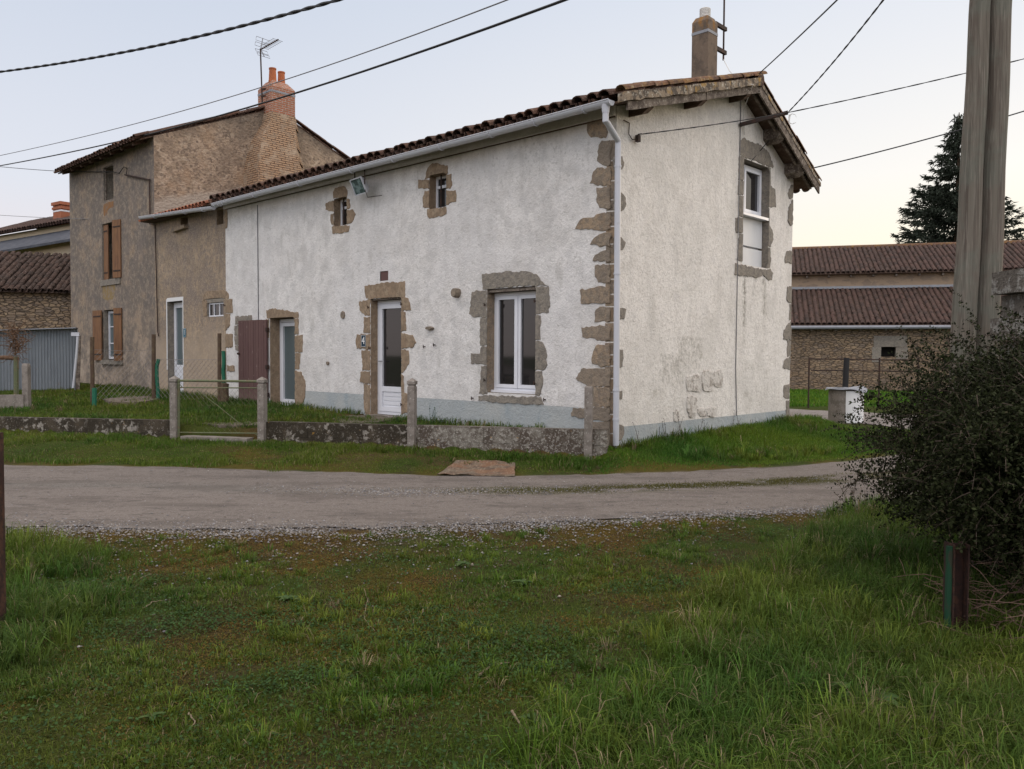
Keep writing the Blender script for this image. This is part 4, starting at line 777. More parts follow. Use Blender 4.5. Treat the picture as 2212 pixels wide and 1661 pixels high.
# breast: wide at the foot, narrowing in width and depth as it rises
pf = [(586, 238, .42), (583, 262, .46), (566, 300, .62), (560, 330, .72), (557, 365, .8), (556, 420, .85)]
pr_ = [(637.5, 250, .42), (637, 262, .40), (648, 300, .36), (662, 335, .30), (690, 372, .22), (702, 400, .15)]
mb = MB(); rows = []
lv = [(586, 638, 240, .42), (584, 638, 262, .47), (566, 640, 300, .62), (561, 645, 330, .72), (558, 652, 362, .80), (556, 662, 420, .84)]
for uL, uR, v, d in lv:
    s0, z0 = tgd(uL, v, d); s1 = tgd(uR, v, d)[0]; rows.append((s0, s1, z0, d))
rows.append((rows[-1][0], rows[-1][1], 4.5, rows[-1][3]))
for (a0, a1, z0, d0), (b0, b1, z1, d1) in zip(rows, rows[1:]):
    ex0, ex1 = (0, 0)
    q = [W(T1-d0, a0, z0), W(T1-d0, a1, z0), W(T1-d1, b1, z1), W(T1-d1, b0, z1)]; mb.add(q, [(0, 1, 2, 3)], [(a0, z0), (a1, z0), (b1, z1), (b0, z1)])
    q = [W(T1+.02, a0-(.02), z0), W(T1-d0, a0, z0), W(T1-d1, b0, z1), W(T1+.02, b0-.02, z1)]; mb.add(q, [(0, 1, 2, 3)], [(0, z0), (d0, z0), (d1, z1), (0, z1)])
    q = [W(T1-d0, a1, z0), W(T1+.02, a1+d0*.5, z0), W(T1+.02, b1+d1*.9, z1), W(T1-d1, b1, z1)]; mb.add(q, [(0, 1, 2, 3)], [(0, z0), (d0, z0), (d1, z1), (0, z1)])
mk('chimney_breast', mb, mt['brick_low'], tall, label='tapering breast of thin orange bricks')
print('part2 ok')

# ================================================================== GROUND
def fast_mesh(name, co, faces_n, idx, mat, col=None, parent=None, kind=None, label=None, cat=None, group=None, base=None, smooth_=False):
    """co (N,3); idx flat loop indices; faces_n verts per face (int); col (N,3) or None"""
    me = bpy.data.meshes.new(name); co = np.asarray(co, np.float32)
    nl = len(idx); nf = nl//faces_n
    if base is not None: co = co - np.array(base, np.float32)
    me.vertices.add(len(co)); me.vertices.foreach_set('co', co.ravel()); me.loops.add(nl); me.loops.foreach_set('vertex_index', np.asarray(idx, np.int32))
    me.polygons.add(nf); me.polygons.foreach_set('loop_start', np.arange(0, nl, faces_n, dtype=np.int32)); me.polygons.foreach_set('loop_total', np.full(nf, faces_n, np.int32))
    if smooth_: me.polygons.foreach_set('use_smooth', np.ones(nf, bool))
    if col is not None:
        a = me.attributes.new('col', 'FLOAT_COLOR', 'POINT'); a.data.foreach_set('color', np.concatenate([np.asarray(col, np.float32), np.ones((len(co), 1), np.float32)], 1).ravel())
    me.materials.append(mat); me.update(calc_edges=True); me.validate()
    o = bpy.data.objects.new(name, me); COL.objects.link(o)
    if base is not None: o.location = base
    if parent is not None:
        o.parent = parent
        if parent.type == 'EMPTY': o.location = (0, 0, 0); o.matrix_parent_inverse = Matrix.Translation(parent.location).inverted()
    for k, v in (('kind', kind), ('label', label), ('category', cat), ('group', group)):
        if v: o[k] = v
    return o
def lush(x, y):                                       # how long and thick the grass is, 0..1
    right = smooth(-.35, .55, x - np.interp(y, [2.5, 3.1, 3.5, 5, 8, 9], [-.6, -.1, .15, 1.1, 3.1, 3.4]))
    left = smooth(.35, -.5, x - np.interp(y, [2.5, 3.1, 4, 5, 6, 7], [-1.6, -1.7, -2.1, -2.2, -2.8, -4.4]))
    n = fbm(x*.9+7, y*.9, 21, 3)
    return np.clip(np.maximum(right, left*.85)*(.55+.9*n) + (n-.62)*1.1*(y < 5.5), 0, 1)
def cover(x, y):                                      # ground colour and grass density
    dn_ = ynear(x)-y; df_ = y-yfar(x)
    n1 = fbm(x*1.3, y*1.3, 31, 4); n2 = fbm(x*3.5, y*3.5, 37, 3); n3 = fbm(x*.6, y*.6, 41, 3)
    return dn_, df_, n1, n2, n3
MOSS = np.array([.090, .062, .016]); SOIL = np.array([.055, .035, .022]); GRN = np.array([.034, .048, .010]); TRK = np.array([.17, .142, .122]); DGRN = np.array([.022, .030, .012])
def mixc(a, b, k): k = k[:, None]; return a*(1-k)+b*k
def ground_col(x, y):
    dn_, df_, n1, n2, n3 = cover(x, y); L = lush(x, y)
    c = np.tile(GRN*1.15, (len(x), 1))
    c = mixc(c, MOSS, smooth(.36, .54, n1)*smooth(5.2, .8, dn_)*.95*(1-L))
    c = mixc(c, SOIL, smooth(.50, .62, n2)*.6*(1-L))
    c = mixc(c, np.array([.070, .046, .026]), smooth(1.6, .6, dn_)*smooth(-4.6, -1.5, x)*smooth(1.2, -.6, x)*smooth(.40, .55, n1)*.8)
    far = df_ > 0
    m = smooth(1.2, .1, df_)*smooth(.42, .55, n1+.12)*far
    c = mixc(c, MOSS*np.array([.85, 1.05, .9]), m*.9)
    c = mixc(c, np.array([.085, .055, .033]), smooth(-6, -8, x)*far*smooth(1.5, .3, df_)*.7)
    on = smooth(-.25, .10, -dn_+(n2-.5)*.35)*smooth(.12, -.10, df_+(n2-.5)*.25)
    c = mixc(c, TRK*.8, on)
    return c*(0.8+.45*fbm(x*9, y*9, 51, 2))[:, None]
xs = np.concatenate([-np.geomspace(14, 900, 34)[::-1], np.arange(-13.9, -5, .14), np.arange(-5, 5, .045), np.arange(5, 16, .16), np.geomspace(16.2, 900, 34)])
ys = np.concatenate([-np.geomspace(1.5, 300, 14)[::-1], np.arange(-1.2, 2.4, .3), np.arange(2.4, 10.2, .045), np.arange(10.2, 15, .09), np.arange(15, 30, .3), np.geomspace(30.5, 1200, 34)])
X, Y = np.meshgrid(xs, ys); xf, yf_ = X.ravel(), Y.ravel(); zf = ground_h(xf, yf_)
nx, ny = len(xs), len(ys); ii = (np.arange(ny-1)[:, None]*nx + np.arange(nx-1)[None, :]).ravel()
idx = np.stack([ii, ii+1, ii+nx+1, ii+nx], 1).ravel()
mt['ground'] = surf('ground_cover', (0, 0, 0), [L_(60, .5, .7, (.02, .016, .01), .5), L_(25, .55, .68, (.10, .085, .04), .35)], [dict(s=45, d=5, dist=.03, f=.9), dict(s=9, dist=.04, f=.5)], attr='col', spec=.05, rough=1)
fast_mesh('ground', np.stack([xf, yf_, zf], 1), 4, idx, mt['ground'], ground_col(xf, yf_), kind='structure', smooth_=True)
# the gravel track: a sheet just above the ground, with ragged edges
def strip(name, xs_, ya, yb, nseg, lift, colf, mat):
    XX = np.repeat(xs_, nseg+1); kk = np.tile(np.linspace(0, 1, nseg+1), len(xs_)); YY = ya(XX)*(1-kk)+yb(XX)*kk
    co = np.stack([XX, YY, ground_h(XX, YY)+lift], 1); n = nseg+1
    i0 = (np.arange(len(xs_)-1)[:, None]*n + np.arange(nseg)[None, :]).ravel(); idx = np.stack([i0, i0+n, i0+n+1, i0+1], 1).ravel()
    return fast_mesh(name, co, 4, idx, mat, colf(XX, YY, kk), kind='structure', smooth_=True)
mt['track'] = surf('compacted_gravel', (0, 0, 0), [L_(70, .55, .64, (.36, .33, .31), .6), L_(45, .55, .64, (.075, .065, .06), .6), L_(14, .52, .64, (.11, .095, .085), .4), L_(2.5, .45, .7, (.20, .175, .155), .4, st=(.5, 2, 1)), L_(1.3, .50, .62, (.105, .09, .08), .5, st=(.45, 1.6, 1)), L_(6, .56, .64, (.085, .075, .068), .5, st=(.6, 1.4, 1))], [dict(s=90, d=4, dist=.015, f=.8), dict(s=20, dist=.02, f=.4)], attr='col', spec=.1, rough=.97)
def track_col(x, y, k):
    n = fbm(x*1.6, y*5, 61, 3); c = np.tile(np.array([.168, .145, .130]), (len(x), 1)); c = c*(0.88+.3*fbm(x*.5, y*4, 63, 3))[:, None]
    midb = np.exp(-((k-.60)/.075)**2)
    c = mixc(c, np.array([.16, .145, .13]), np.clip(midb*1.1, 0, 1)*smooth(.3, .6, n))
    c = mixc(c, np.array([.055, .052, .016]), np.clip(midb*1.9, 0, 1)*smooth(-1.8, .8, x)*smooth(.30, .44, n)*smooth(8, 5, x))
    c = mixc(c, np.array([.15, .135, .125]), smooth(.10, .0, k)*.6); return c
xt = np.concatenate([-np.geomspace(12, 80, 12)[::-1], np.arange(-11.9, 8, .06), np.geomspace(8.1, 80, 16)])
edge = lambda x, sd: (fbm(x*1.1, x*0+.5, sd, 4)-.5)*.34 + (fbm(x*6, x*0, sd+3, 2)-.5)*.12
strip('gravel_track', xt, lambda x: ynear(x)+edge(x, 71)*.9, lambda x: yfar(x)+edge(x, 77)*.7, 40, .012, track_col, mt['track'])
# the lane behind the house, running off to the left, and its link past the gable
far_lane = np.array([[2, 24.5], [6, 24.2], [9.2, 21.2], [11.5, 15], [12.5, 11]]); 
lx = np.linspace(0, 1, 60); px_ = np.interp(lx, np.linspace(0, 1, 5), far_lane[:, 0]); py_ = np.interp(lx, np.linspace(0, 1, 5), far_lane[:, 1])
dx, dy = np.gradient(px_), np.gradient(py_); ll = np.hypot(dx, dy); nxx, nyy = -dy/ll, dx/ll; nw = 14; co = []; cl = []
for j in range(nw+1):
    o_ = (j/nw-.5)*3.6; a_ = px_+nxx*o_; b_ = py_+nyy*o_; co.append(np.stack([a_, b_, ground_h(a_, b_)+.014], 1)); cl.append(np.tile([.24, .215, .20], (60, 1))*(0.9+.2*fbm(a_*2, b_*2, 5, 2))[:, None])
co = np.stack(co, 1).reshape(-1, 3); cl = np.stack(cl, 1).reshape(-1, 3); n = nw+1
i0 = (np.arange(59)[:, None]*n + np.arange(nw)[None, :]).ravel(); fast_mesh('back_lane', co, 4, np.stack([i0, i0+1, i0+n+1, i0+n], 1).ravel(), mt['track'], cl, kind='structure', smooth_=True)

# ------------------------------------------------------------------ gravel
def gravel(name, n, sampler, smin, smax, pal, label, seed):
    rg = np.random.default_rng(seed); x, y = sampler(rg, n); n = len(x)
    base = np.array([[1, 0, 0], [-1, 0, 0], [0, 1, 0], [0, -1, 0], [0, 0, 1], [0, 0, -1]], float)*1.0
    fc = np.array([[0, 2, 4], [2, 1, 4], [1, 3, 4], [3, 0, 4], [2, 0, 5], [1, 2, 5], [3, 1, 5], [0, 3, 5]])
    s = rg.uniform(0, 1, n)**2.2*(smax-smin)+smin; an = rg.uniform(0, 6.28, n)
    v = base[None]*rg.uniform(.6, 1.2, (n, 6, 1))*s[:, None, None] + rg.normal(0, .18, (n, 6, 3))*s[:, None, None]; v[:, :, 2] *= .50
    c, sn = np.cos(an)[:, None], np.sin(an)[:, None]; vx = v[:, :, 0]*c - v[:, :, 1]*sn; vy = v[:, :, 0]*sn + v[:, :, 1]*c
    z = ground_h(x, y)+.012+s*.12
    co = np.stack([vx+x[:, None], vy+y[:, None], v[:, :, 2]+z[:, None]], 2).reshape(-1, 3)
    idx = (fc[None]+np.arange(n)[:, None, None]*6).ravel(); P = np.array(pal); col = P[rg.integers(0, len(P), n)]*rg.uniform(.75, 1.3, (n, 1)); col = np.repeat(col, 6, 0)
    return fast_mesh(name, co, 3, idx, mt['pebble'], col, kind='stuff', label=label)
mt['pebble'] = surf('pebbles', (0, 0, 0), attr='col', bumps=[dict(s=60, dist=.004, f=.5)], rough=.85)
pal = [(.25, .24, .245), (.19, .19, .20), (.30, .28, .265), (.17, .145, .12), (.12, .115, .12), (.22, .19, .155), (.15, .12, .10)]
def s_edge(rg, n):
    x = rg.uniform(-5.6, 5.5, n); wl_ = np.interp(x, [-5.5, -1, 2, 4], [1.9, 1.5, .9, .6]); o_ = rg.normal(.05, .15, n)*wl_ + (rg.random(n) < .40)*rg.exponential(.34, n)*wl_; y = ynear(x)-o_-.04
    k = (rg.random(n) < np.interp(x, [-5.6, -3.5, 1.5, 4, 5.5], [.7, 1, .9, .5, .3])*(.35+1.1*fbm(x*1.5, x*0, 9, 3))) & (fbm(x*2.2, y*2.2, 81, 2) > .30); return x[k], y[k]
gravel('edge_gravel', 30000, s_edge, .0045, .016, pal, 'loose pale gravel along the near edge of the track', 1)
def s_mid(rg, n):
    x = rg.uniform(-3.4, 4.0, n); k_ = .60+rg.normal(0, .05, n); y = ynear(x)*(1-k_)+yfar(x)*k_
    k = rg.random(n) < smooth(-3.4, -1, x)*(.25+.75*smooth(2.4, .4, x))*(.3+fbm(x*2, y*2, 7, 2)); return x[k], y[k]
gravel('middle_gravel', 9000, s_mid, .005, .017, pal, 'pale gravel ridge down the middle of the track', 2)
def s_all(rg, n):
    x = rg.uniform(-8, 7, n); k_ = rg.random(n); y = ynear(x)*(1-k_)+yfar(x)*k_ - .1; return x, y
gravel('track_stones', 2600, s_all, .004, .014, pal, 'small stones scattered over the track', 3)

# ------------------------------------------------------------------ grass
mt['grass'] = surf('grass_blades', (0, 0, 0), attr='col', rough=.6, spec=.12, trans=.3)
def blades(name, x, y, h, wd, colr, label, seed, lean=.55, zoff=0, kind='stuff', cat=None, parent=None):
    rg = np.random.default_rng(seed); n = len(x); z = ground_h(x, y)-.004+zoff; an = rg.uniform(0, 2*np.pi, n); ln = h*lean*rg.uniform(.15, 1.5, n); an2 = an+rg.normal(np.pi/2, .5, n)
    dx, dy = np.cos(an2)*ln, np.sin(an2)*ln; px, py = np.cos(an)*wd/2, np.sin(an)*wd/2
    co = np.empty((n, 5, 3))
    co[:, 0] = np.stack([x-px, y-py, z], 1); co[:, 1] = np.stack([x+px, y+py, z], 1)
    co[:, 2] = np.stack([x+px*.8+dx*.32, y+py*.8+dy*.32, z+h*.60], 1); co[:, 3] = np.stack([x-px*.8+dx*.32, y-py*.8+dy*.32, z+h*.60], 1)
    dr = np.minimum(ln/np.maximum(h, 1e-4), .9); co[:, 4] = np.stack([x+dx, y+dy, z+h*(1-.45*dr*dr)], 1)
    tri = np.array([[0, 1, 2], [0, 2, 3], [3, 2, 4]]); idx = (tri[None]+np.arange(n)[:, None, None]*5).ravel()
    return fast_mesh(name, co.reshape(-1, 3), 3, idx, mt['grass'], np.repeat(colr, 5, 0), kind=kind, label=label, parent=parent)
def gcol(rg, x, y, dry=.06, dark=0.0):
    n = len(x); a = np.array([.060, .116, .014]); b = np.array([.125, .146, .021]); c_ = np.array([.034, .084, .019]); k = np.clip(fbm(x*1.1, y*1.1, 91, 3)*1.7-.4+rg.normal(0, .22, n), 0, 1)
    col = mixc(np.tile(a, (n, 1)), b, k); k2 = np.clip(fbm(x*.8+9, y*.8, 93, 3)*2-.7+rg.normal(0, .2, n), 0, 1)*.7; col = mixc(col, c_, k2)
    d = rg.random(n) < dry; col[d] = np.array([.24, .19, .11])*rg.uniform(.5, 1.1, (d.sum(), 1))
    return col*rg.uniform(.7, 1.3, (n, 1))*(1-dark)
def fore_pts(rg, n, lo=2.45):
    y = lo + (9.0-lo)*rg.random(n)**1.35; x = rg.uniform(-1, 1, n)*(y*.68+.3); k = (y < ynear(x)-.05); return x[k], y[k]
rg = np.random.default_rng(5)
x, y = fore_pts(rg, 330000); L = lush(x, y); k = rg.random(len(x)) < .60*L*(.35+.9*fbm(x*3, y*3, 15, 2)); x, y, L = x[k], y[k], L[k]
tus = fbm(x*2.2, y*2.2, 17, 2)
blades('long_grass', x, y, (.03+.14*L*(.35+tus))*rg.uniform(.5, 1.35, len(x))*smooth(0, .5, ynear(x)-y+.1), rg.uniform(.0022, .0052, len(x)), gcol(rg, x, y, .05), 'long lush green grass in the foreground', 6, lean=.75)
x, y = fore_pts(rg, 420000); L = lush(x, y); dnn = ynear(x)-y
k = rg.random(len(x)) < (1-L)*(1-.75*smooth(.44, .58, fbm(x*1.3, y*1.3, 31, 4))*smooth(5, 1.5, dnn))*smooth(.3, 2.4, dnn+.4*fbm(x*2, y*2, 3, 2))*(.30+.9*smooth(.42, .62, fbm(x*1.6, y*1.6, 25, 3))); x, y = x[k], y[k]
blades('short_grass', x, y, rg.uniform(.010, .045, len(x)), rg.uniform(.002, .0045, len(x)), gcol(rg, x, y, .10), 'short sparse grass in the foreground', 8, lean=.9)
def tufts(name, n, label, seed, hmin, hmax, nb, sel, colm=1.0, lo=2.4, box=None, ws=1.0):
    rg = np.random.default_rng(seed); cx, cy = fore_pts(rg, n, lo) if box is None else (rg.uniform(box[0], box[1], n), rg.uniform(box[2], box[3], n)); k = sel(cx, cy, rg); cx, cy = cx[k], cy[k]; m = len(cx); H = rg.uniform(hmin, hmax, m)*(.55+.9*fbm(cx*1.1, cy*1.1, 99, 2)); tc_ = gcol(rg, cx, cy, .03)*rg.uniform(.75, 1.3, (m, 1))
    q = np.repeat(np.arange(m), nb); N = len(q); an = rg.uniform(0, 2*np.pi, N); rr_ = rg.random(N)**.6*.035; x = cx[q]+np.cos(an)*rr_; y = cy[q]+np.sin(an)*rr_; an = an+rg.normal(0, .5, N)+.35
    h = H[q]*rg.uniform(.5, 1.15, N); out_ = h*rg.uniform(.15, .95, N); wd = rg.uniform(.0030, .0062, N)*ws; z = ground_h(x, y)-.004; px, py = -np.sin(an)*wd/2, np.cos(an)*wd/2; dx, dy = np.cos(an)*out_, np.sin(an)*out_
    co = np.empty((N, 7, 3)); lv = [(0, 0, 0, 1), (.28, .45, 0, .95), (.62, .80, 0, .7)]
    for j, (a, b, _, w_) in enumerate(lv):
        co[:, 2*j] = np.stack([x-px*w_+dx*a, y-py*w_+dy*a, z+h*b], 1); co[:, 2*j+1] = np.stack([x+px*w_+dx*a, y+py*w_+dy*a, z+h*b], 1)
    r2 = np.clip(out_/h, 0, 1); co[:, 6] = np.stack([x+dx*1.25, y+dy*1.25, z+h*(1.0-.45*r2**2)], 1)
    tri = np.array([[0, 1, 3], [0, 3, 2], [2, 3, 5], [2, 5, 4], [4, 5, 6]]); col = tc_[q]*rg.uniform(.75, 1.3, (N, 1)); d = rg.random(N) < .05; col[d] = np.array([.26, .21, .12])*rg.uniform(.5, 1.1, (d.sum(), 1))
    return fast_mesh(name, co.reshape(-1, 3), 3, (tri[None]+np.arange(N)[:, None, None]*7).ravel(), mt['grass'], np.repeat(col*colm, 7, 0), kind='stuff', label=label)
tufts('tall_tufts', 13000, 'tall arching tufts of grass on both sides of the foreground', 61, .08, .19, 26, lambda x, y, rg: (rg.random(len(x)) < smooth(.30, .75, lush(x, y))*.62)*(ynear(x)-y > .12))
tufts('small_tufts', 9000, 'scattered small tufts of grass in the middle of the foreground', 62, .025, .075, 22, lambda x, y, rg: (rg.random(len(x)) < (1-lush(x, y))*smooth(.44, .64, fbm(x*1.6, y*1.6, 25, 3))*.65)*(ynear(x)-y > .5))
# clover and small leaved weeds: little round leaves in dark patches
def leaves(name, x, y, r, hgt, colr, label, seed):
    rg = np.random.default_rng(seed); n = len(x); z = ground_h(x, y)+hgt; m = 5
    a = np.arange(m)*2*np.pi/m; tx, ty = rg.normal(0, .35, n), rg.normal(0, .35, n)
    ca, sa = np.cos(a)[None]*r[:, None], np.sin(a)[None]*r[:, None]
    co = np.stack([x[:, None]+ca, y[:, None]+sa, z[:, None]+ca*tx[:, None]+sa*ty[:, None]], 2)
    fc = np.array([[0, 1, 2], [0, 2, 3], [0, 3, 4]]); return fast_mesh(name, co.reshape(-1, 3), 3, (fc[None]+np.arange(n)[:, None, None]*m).ravel(), mt['grass'], np.repeat(colr, m, 0), kind='stuff', label=label)
x, y = fore_pts(rg, 330000); L = lush(x, y); pt = fbm(x*1.15+4, y*1.5, 27, 3); k = (rg.random(len(x)) < (smooth(.52, .68, pt)*.55+.10)*(1-L*.9)*smooth(.5, 1.4, ynear(x)-y)); x, y = x[k], y[k]
leaves('clover', x, y, rg.uniform(.0035, .0085, len(x)), rg.uniform(.008, .035, len(x)), np.tile([.040, .080, .022], (len(x), 1))*rg.uniform(.6, 1.5, (len(x), 1)), 'dark patches of clover in the foreground turf', 9)
x, y = fore_pts(rg, 700000); L = lush(x, y); dnn = ynear(x)-y; k = (rg.random(len(x)) < (1-L)*smooth(.30, .52, fbm(x*1.3, y*1.3, 31, 4))*smooth(5.5, .8, dnn)*smooth(-.1, .3, dnn)*.9); x, y = x[k], y[k]
mo_ = smooth(.40, .60, fbm(x*2.2, y*2.2, 44, 4)+.10*smooth(3.5, 1, ynear(x)-y))[:, None]; mc = np.array([[.066, .070, .014]])*(1-mo_)+np.array([[.135, .088, .018]])*mo_
leaves('moss', x, y, rg.uniform(.0025, .0055, len(x)), rg.uniform(.0, .012, len(x)), mc*rg.uniform(.5, 1.4, (len(x), 1)), 'orange brown moss beside the track', 10)
xs_ = rg.uniform(-1.2, 5.2, 26000); km_ = .60+rg.normal(0, .042, 26000); ym_ = ynear(xs_)*(1-km_)+yfar(xs_)*km_; k = rg.random(26000) < smooth(-1.2, 1.2, xs_)*smooth(.36, .52, fbm(xs_*1.7, ym_*3, 57, 3)); xs_, ym_ = xs_[k], ym_[k]
blades('track_grass', xs_, ym_, rg.uniform(.008, .028, len(xs_)), rg.uniform(.004, .008, len(xs_)), np.tile([.10, .095, .026], (len(xs_), 1))*rg.uniform(.6, 1.3, (len(xs_), 1)), 'thin mossy grass strip between the wheel tracks', 18, zoff=.01)
# verge across the track, the bank under the gable and the yard
def region(rg, n, x0, x1, y0, y1, f): x = rg.uniform(x0, x1, n); y = rg.uniform(y0, y1, n); k = rg.random(n) < f(x, y); return x[k], y[k]
def hs(x, y): return (x-C0.x)*U.x+(y-C0.y)*U.y, (x-C0.x)*S.x+(y-C0.y)*S.y
def wdist(x, y): return (x-WL0.x)*_wn.x+(y-WL0.y)*_wn.y
x, y = region(rg, 420000, -12, 1.5, 10.0, 15.4, lambda x, y: (wdist(x, y) < -.13)*smooth(-.02, .5, y-yfar(x)-(fbm(x*1.6, y*1.6, 19, 3)-.45)*.9)*(.25+.9*fbm(x*2.5, y*2.5, 14, 2))*np.interp(x, [-12, -7, -5], [.3, .55, 1]))
near_w = smooth(-.75, -.15, wdist(x, y)); hh = (.018+.06*near_w+.07*smooth(.5, .75, fbm(x*1.4, y*1.4, 12, 3)))
blades('verge_grass', x, y, hh*rg.uniform(.5, 1.4, len(x)), rg.uniform(.004, .008, len(x)), gcol(rg, x, y, .08)*1.1, 'grass verge between the track and the low garden wall', 12, lean=.7)
x, y = region(rg, 330000, 1.2, 9.5, 10.0, 17.5, lambda x, y: ((hs(x, y)[0] < -.02) | (hs(x, y)[1] < -.02))*smooth(.05, .55, y-yfar(x)-(fbm(x*2, y*2, 19, 3)-.45)*.5)*(hs(x, y)[0] > -3.6)*smooth(-3.6, -2.4, hs(x, y)[0]+.5*fbm(x, y, 4, 3)))
t_, s_ = hs(x, y); gw_ = smooth(-1.3, -.1, t_)*smooth(.1, .5, s_)
blades('bank_grass', x, y, (.03+.09*gw_*(.2+fbm(x*1.8, y*1.8, 13, 3))+.03*smooth(.3, 1.2, y-yfar(x)))*rg.uniform(.4, 1.3, len(x)), rg.uniform(.004, .008, len(x)), gcol(rg, x, y, .03)*np.array([1.0, 1.25, .9]), 'bright green grass bank under the gable wall', 13, lean=.7)
x, y = region(rg, 230000, -14.5, 1.0, 12.2, 25, lambda x, y: (wdist(x, y) > .16)*(hs(x, y)[1] < -.03)*(.4+.8*fbm(x*1.5, y*1.5, 16, 3))*(1-(np.abs(hs(x, y)[0]-5.3) < .75)*(hs(x, y)[1] > -.8)))
blades('yard_grass', x, y, (.035+.08*fbm(x*1.2, y*1.2, 11, 3)+.06*smooth(-.5, -.05, hs(x, y)[1]))*rg.uniform(.4, 1.3, len(x)), rg.uniform(.006, .012, len(x)), gcol(rg, x, y, .06)*.95, 'rough grass in the front yard', 14, lean=.7)
x, y = region(rg, 60000, 6, 26, 24, 38.5, lambda x, y: .9*(y > 25.8)); blades('far_grass', x, y, rg.uniform(.05, .14, len(x)), rg.uniform(.02, .035, len(x)), gcol(rg, x, y, .02)*np.array([1.0, 1.35, .9]), 'green grass in front of the stone barn', 15)
tufts('bank_tufts', 5200, 'tall tufts of grass on the bank against the gable wall', 63, .07, .20, 16, lambda x, y, rg: ((hs(x, y)[0] < -.03) | (hs(x, y)[1] < -.03))*(hs(x, y)[0] > -3.2)*(y-yfar(x) > .55)*(rg.random(len(x)) < smooth(.40, .62, fbm(x*1.3, y*1.3, 47, 3))*.5+.7*smooth(-.5, -.1, hs(x, y)[0])*(hs(x, y)[1] > 0)), box=(1.3, 8.5, 10.6, 17), ws=1.9, colm=1.05)
tufts('wall_foot_tufts', 5200, 'tufts of grass along the foot of the low garden wall', 64, .04, .13, 14, lambda x, y, rg: (wdist(x, y) < -.06)*(wdist(x, y) > -1.5)*(y-yfar(x) > .35)*(rg.random(len(x)) < smooth(-1.2, -.1, wdist(x, y))*smooth(.40, .58, fbm(x*1.1, y*1.1, 48, 3))), box=(-10, 1.4, 10.6, 15.2), ws=1.9)
tufts('yard_tufts', 6000, 'uneven tufts of grass in the front yard', 65, .05, .15, 12, lambda x, y, rg: (wdist(x, y) > .2)*(hs(x, y)[1] < -.04)*(rg.random(len(x)) < smooth(.42, .6, fbm(x, y, 49, 3))), box=(-14, .5, 12.4, 24), ws=2.3)
# dry twigs and long straws lying in the foreground
straw = surf('dry_straw', (.22, .17, .115), [L_(30, .5, .7, (.18, .13, .08), .5)])
for i, pts in enumerate([[(985, 2880-15), (1000, 2860)]]): pass
def gpx(u, v, lift=.012): p = gnd(u, v, .02); z = gh1(p.x, p.y); p = gnd(u, v, z); return Vector((p.x, p.y, gh1(p.x, p.y)+lift))
def px4(x, y, x0, y0, k): return ((x0+x*k)/1.85172, (y0+y*k)/1.85172)
k3 = 1500/1953; k5 = 1500/1811
tw = [([px4(755, 835, 0, 1800, k3), px4(790, 805, 0, 1800, k3), (px4(850, 797, 0, 1800, k3))], .004, 'pale curved twig lying in the left foreground grass'),
      ([px4(980, 1385, 0, 1800, k3), px4(1015, 1430, 0, 1800, k3), px4(975, 1490, 0, 1800, k3)], .004, 'bent twig in the dark clover near the bottom left'),
      ([px4(625, 1220, 1400, 1700, k5), px4(680, 1175, 1400, 1700, k5), px4(770, 1160, 1400, 1700, k5)], .007, 'thick pale stick lying in the middle foreground grass'),
      ([px4(780, 1400, 1400, 1700, k5), px4(820, 1460, 1400, 1700, k5), px4(860, 1530, 1400, 1700, k5)], .006, 'straight broken stick near the bottom centre'),
      ([px4(335, 870, 1400, 1700, k5), px4(355, 905, 1400, 1700, k5), px4(330, 950, 1400, 1700, k5)], .005, 'short bent twig among the small dry weeds in the centre'),
      ([px4(88, 840, 1400, 1700, k5), px4(66, 950, 1400, 1700, k5), px4(120, 1000, 1400, 1700, k5)], .003, 'long thin curled stem left of the centre'),
      ([px4(730, 680, 0, 1800, k3), px4(790, 655, 0, 1800, k3)], .004, 'small straight twig in the mossy patch')]
for pts, r_, lb in tw:
    P3 = [gpx(*p) for p in pts]; dense = []
    for a, b in zip(P3, P3[1:]): dense += [a.lerp(b, q/5)+Vector((random.uniform(-.004, .004), random.uniform(-.004, .004), random.uniform(0, .006))) for q in range(5)]
    dense.append(P3[-1]); mb = MB(); mb.tube(dense, [r_*(1-.6*i/len(dense)) for i in range(len(dense))], 6); mk('twig', mb, straw, label=lb, cat='twig', group='twigs lying in the grass')
print('part3 ok')

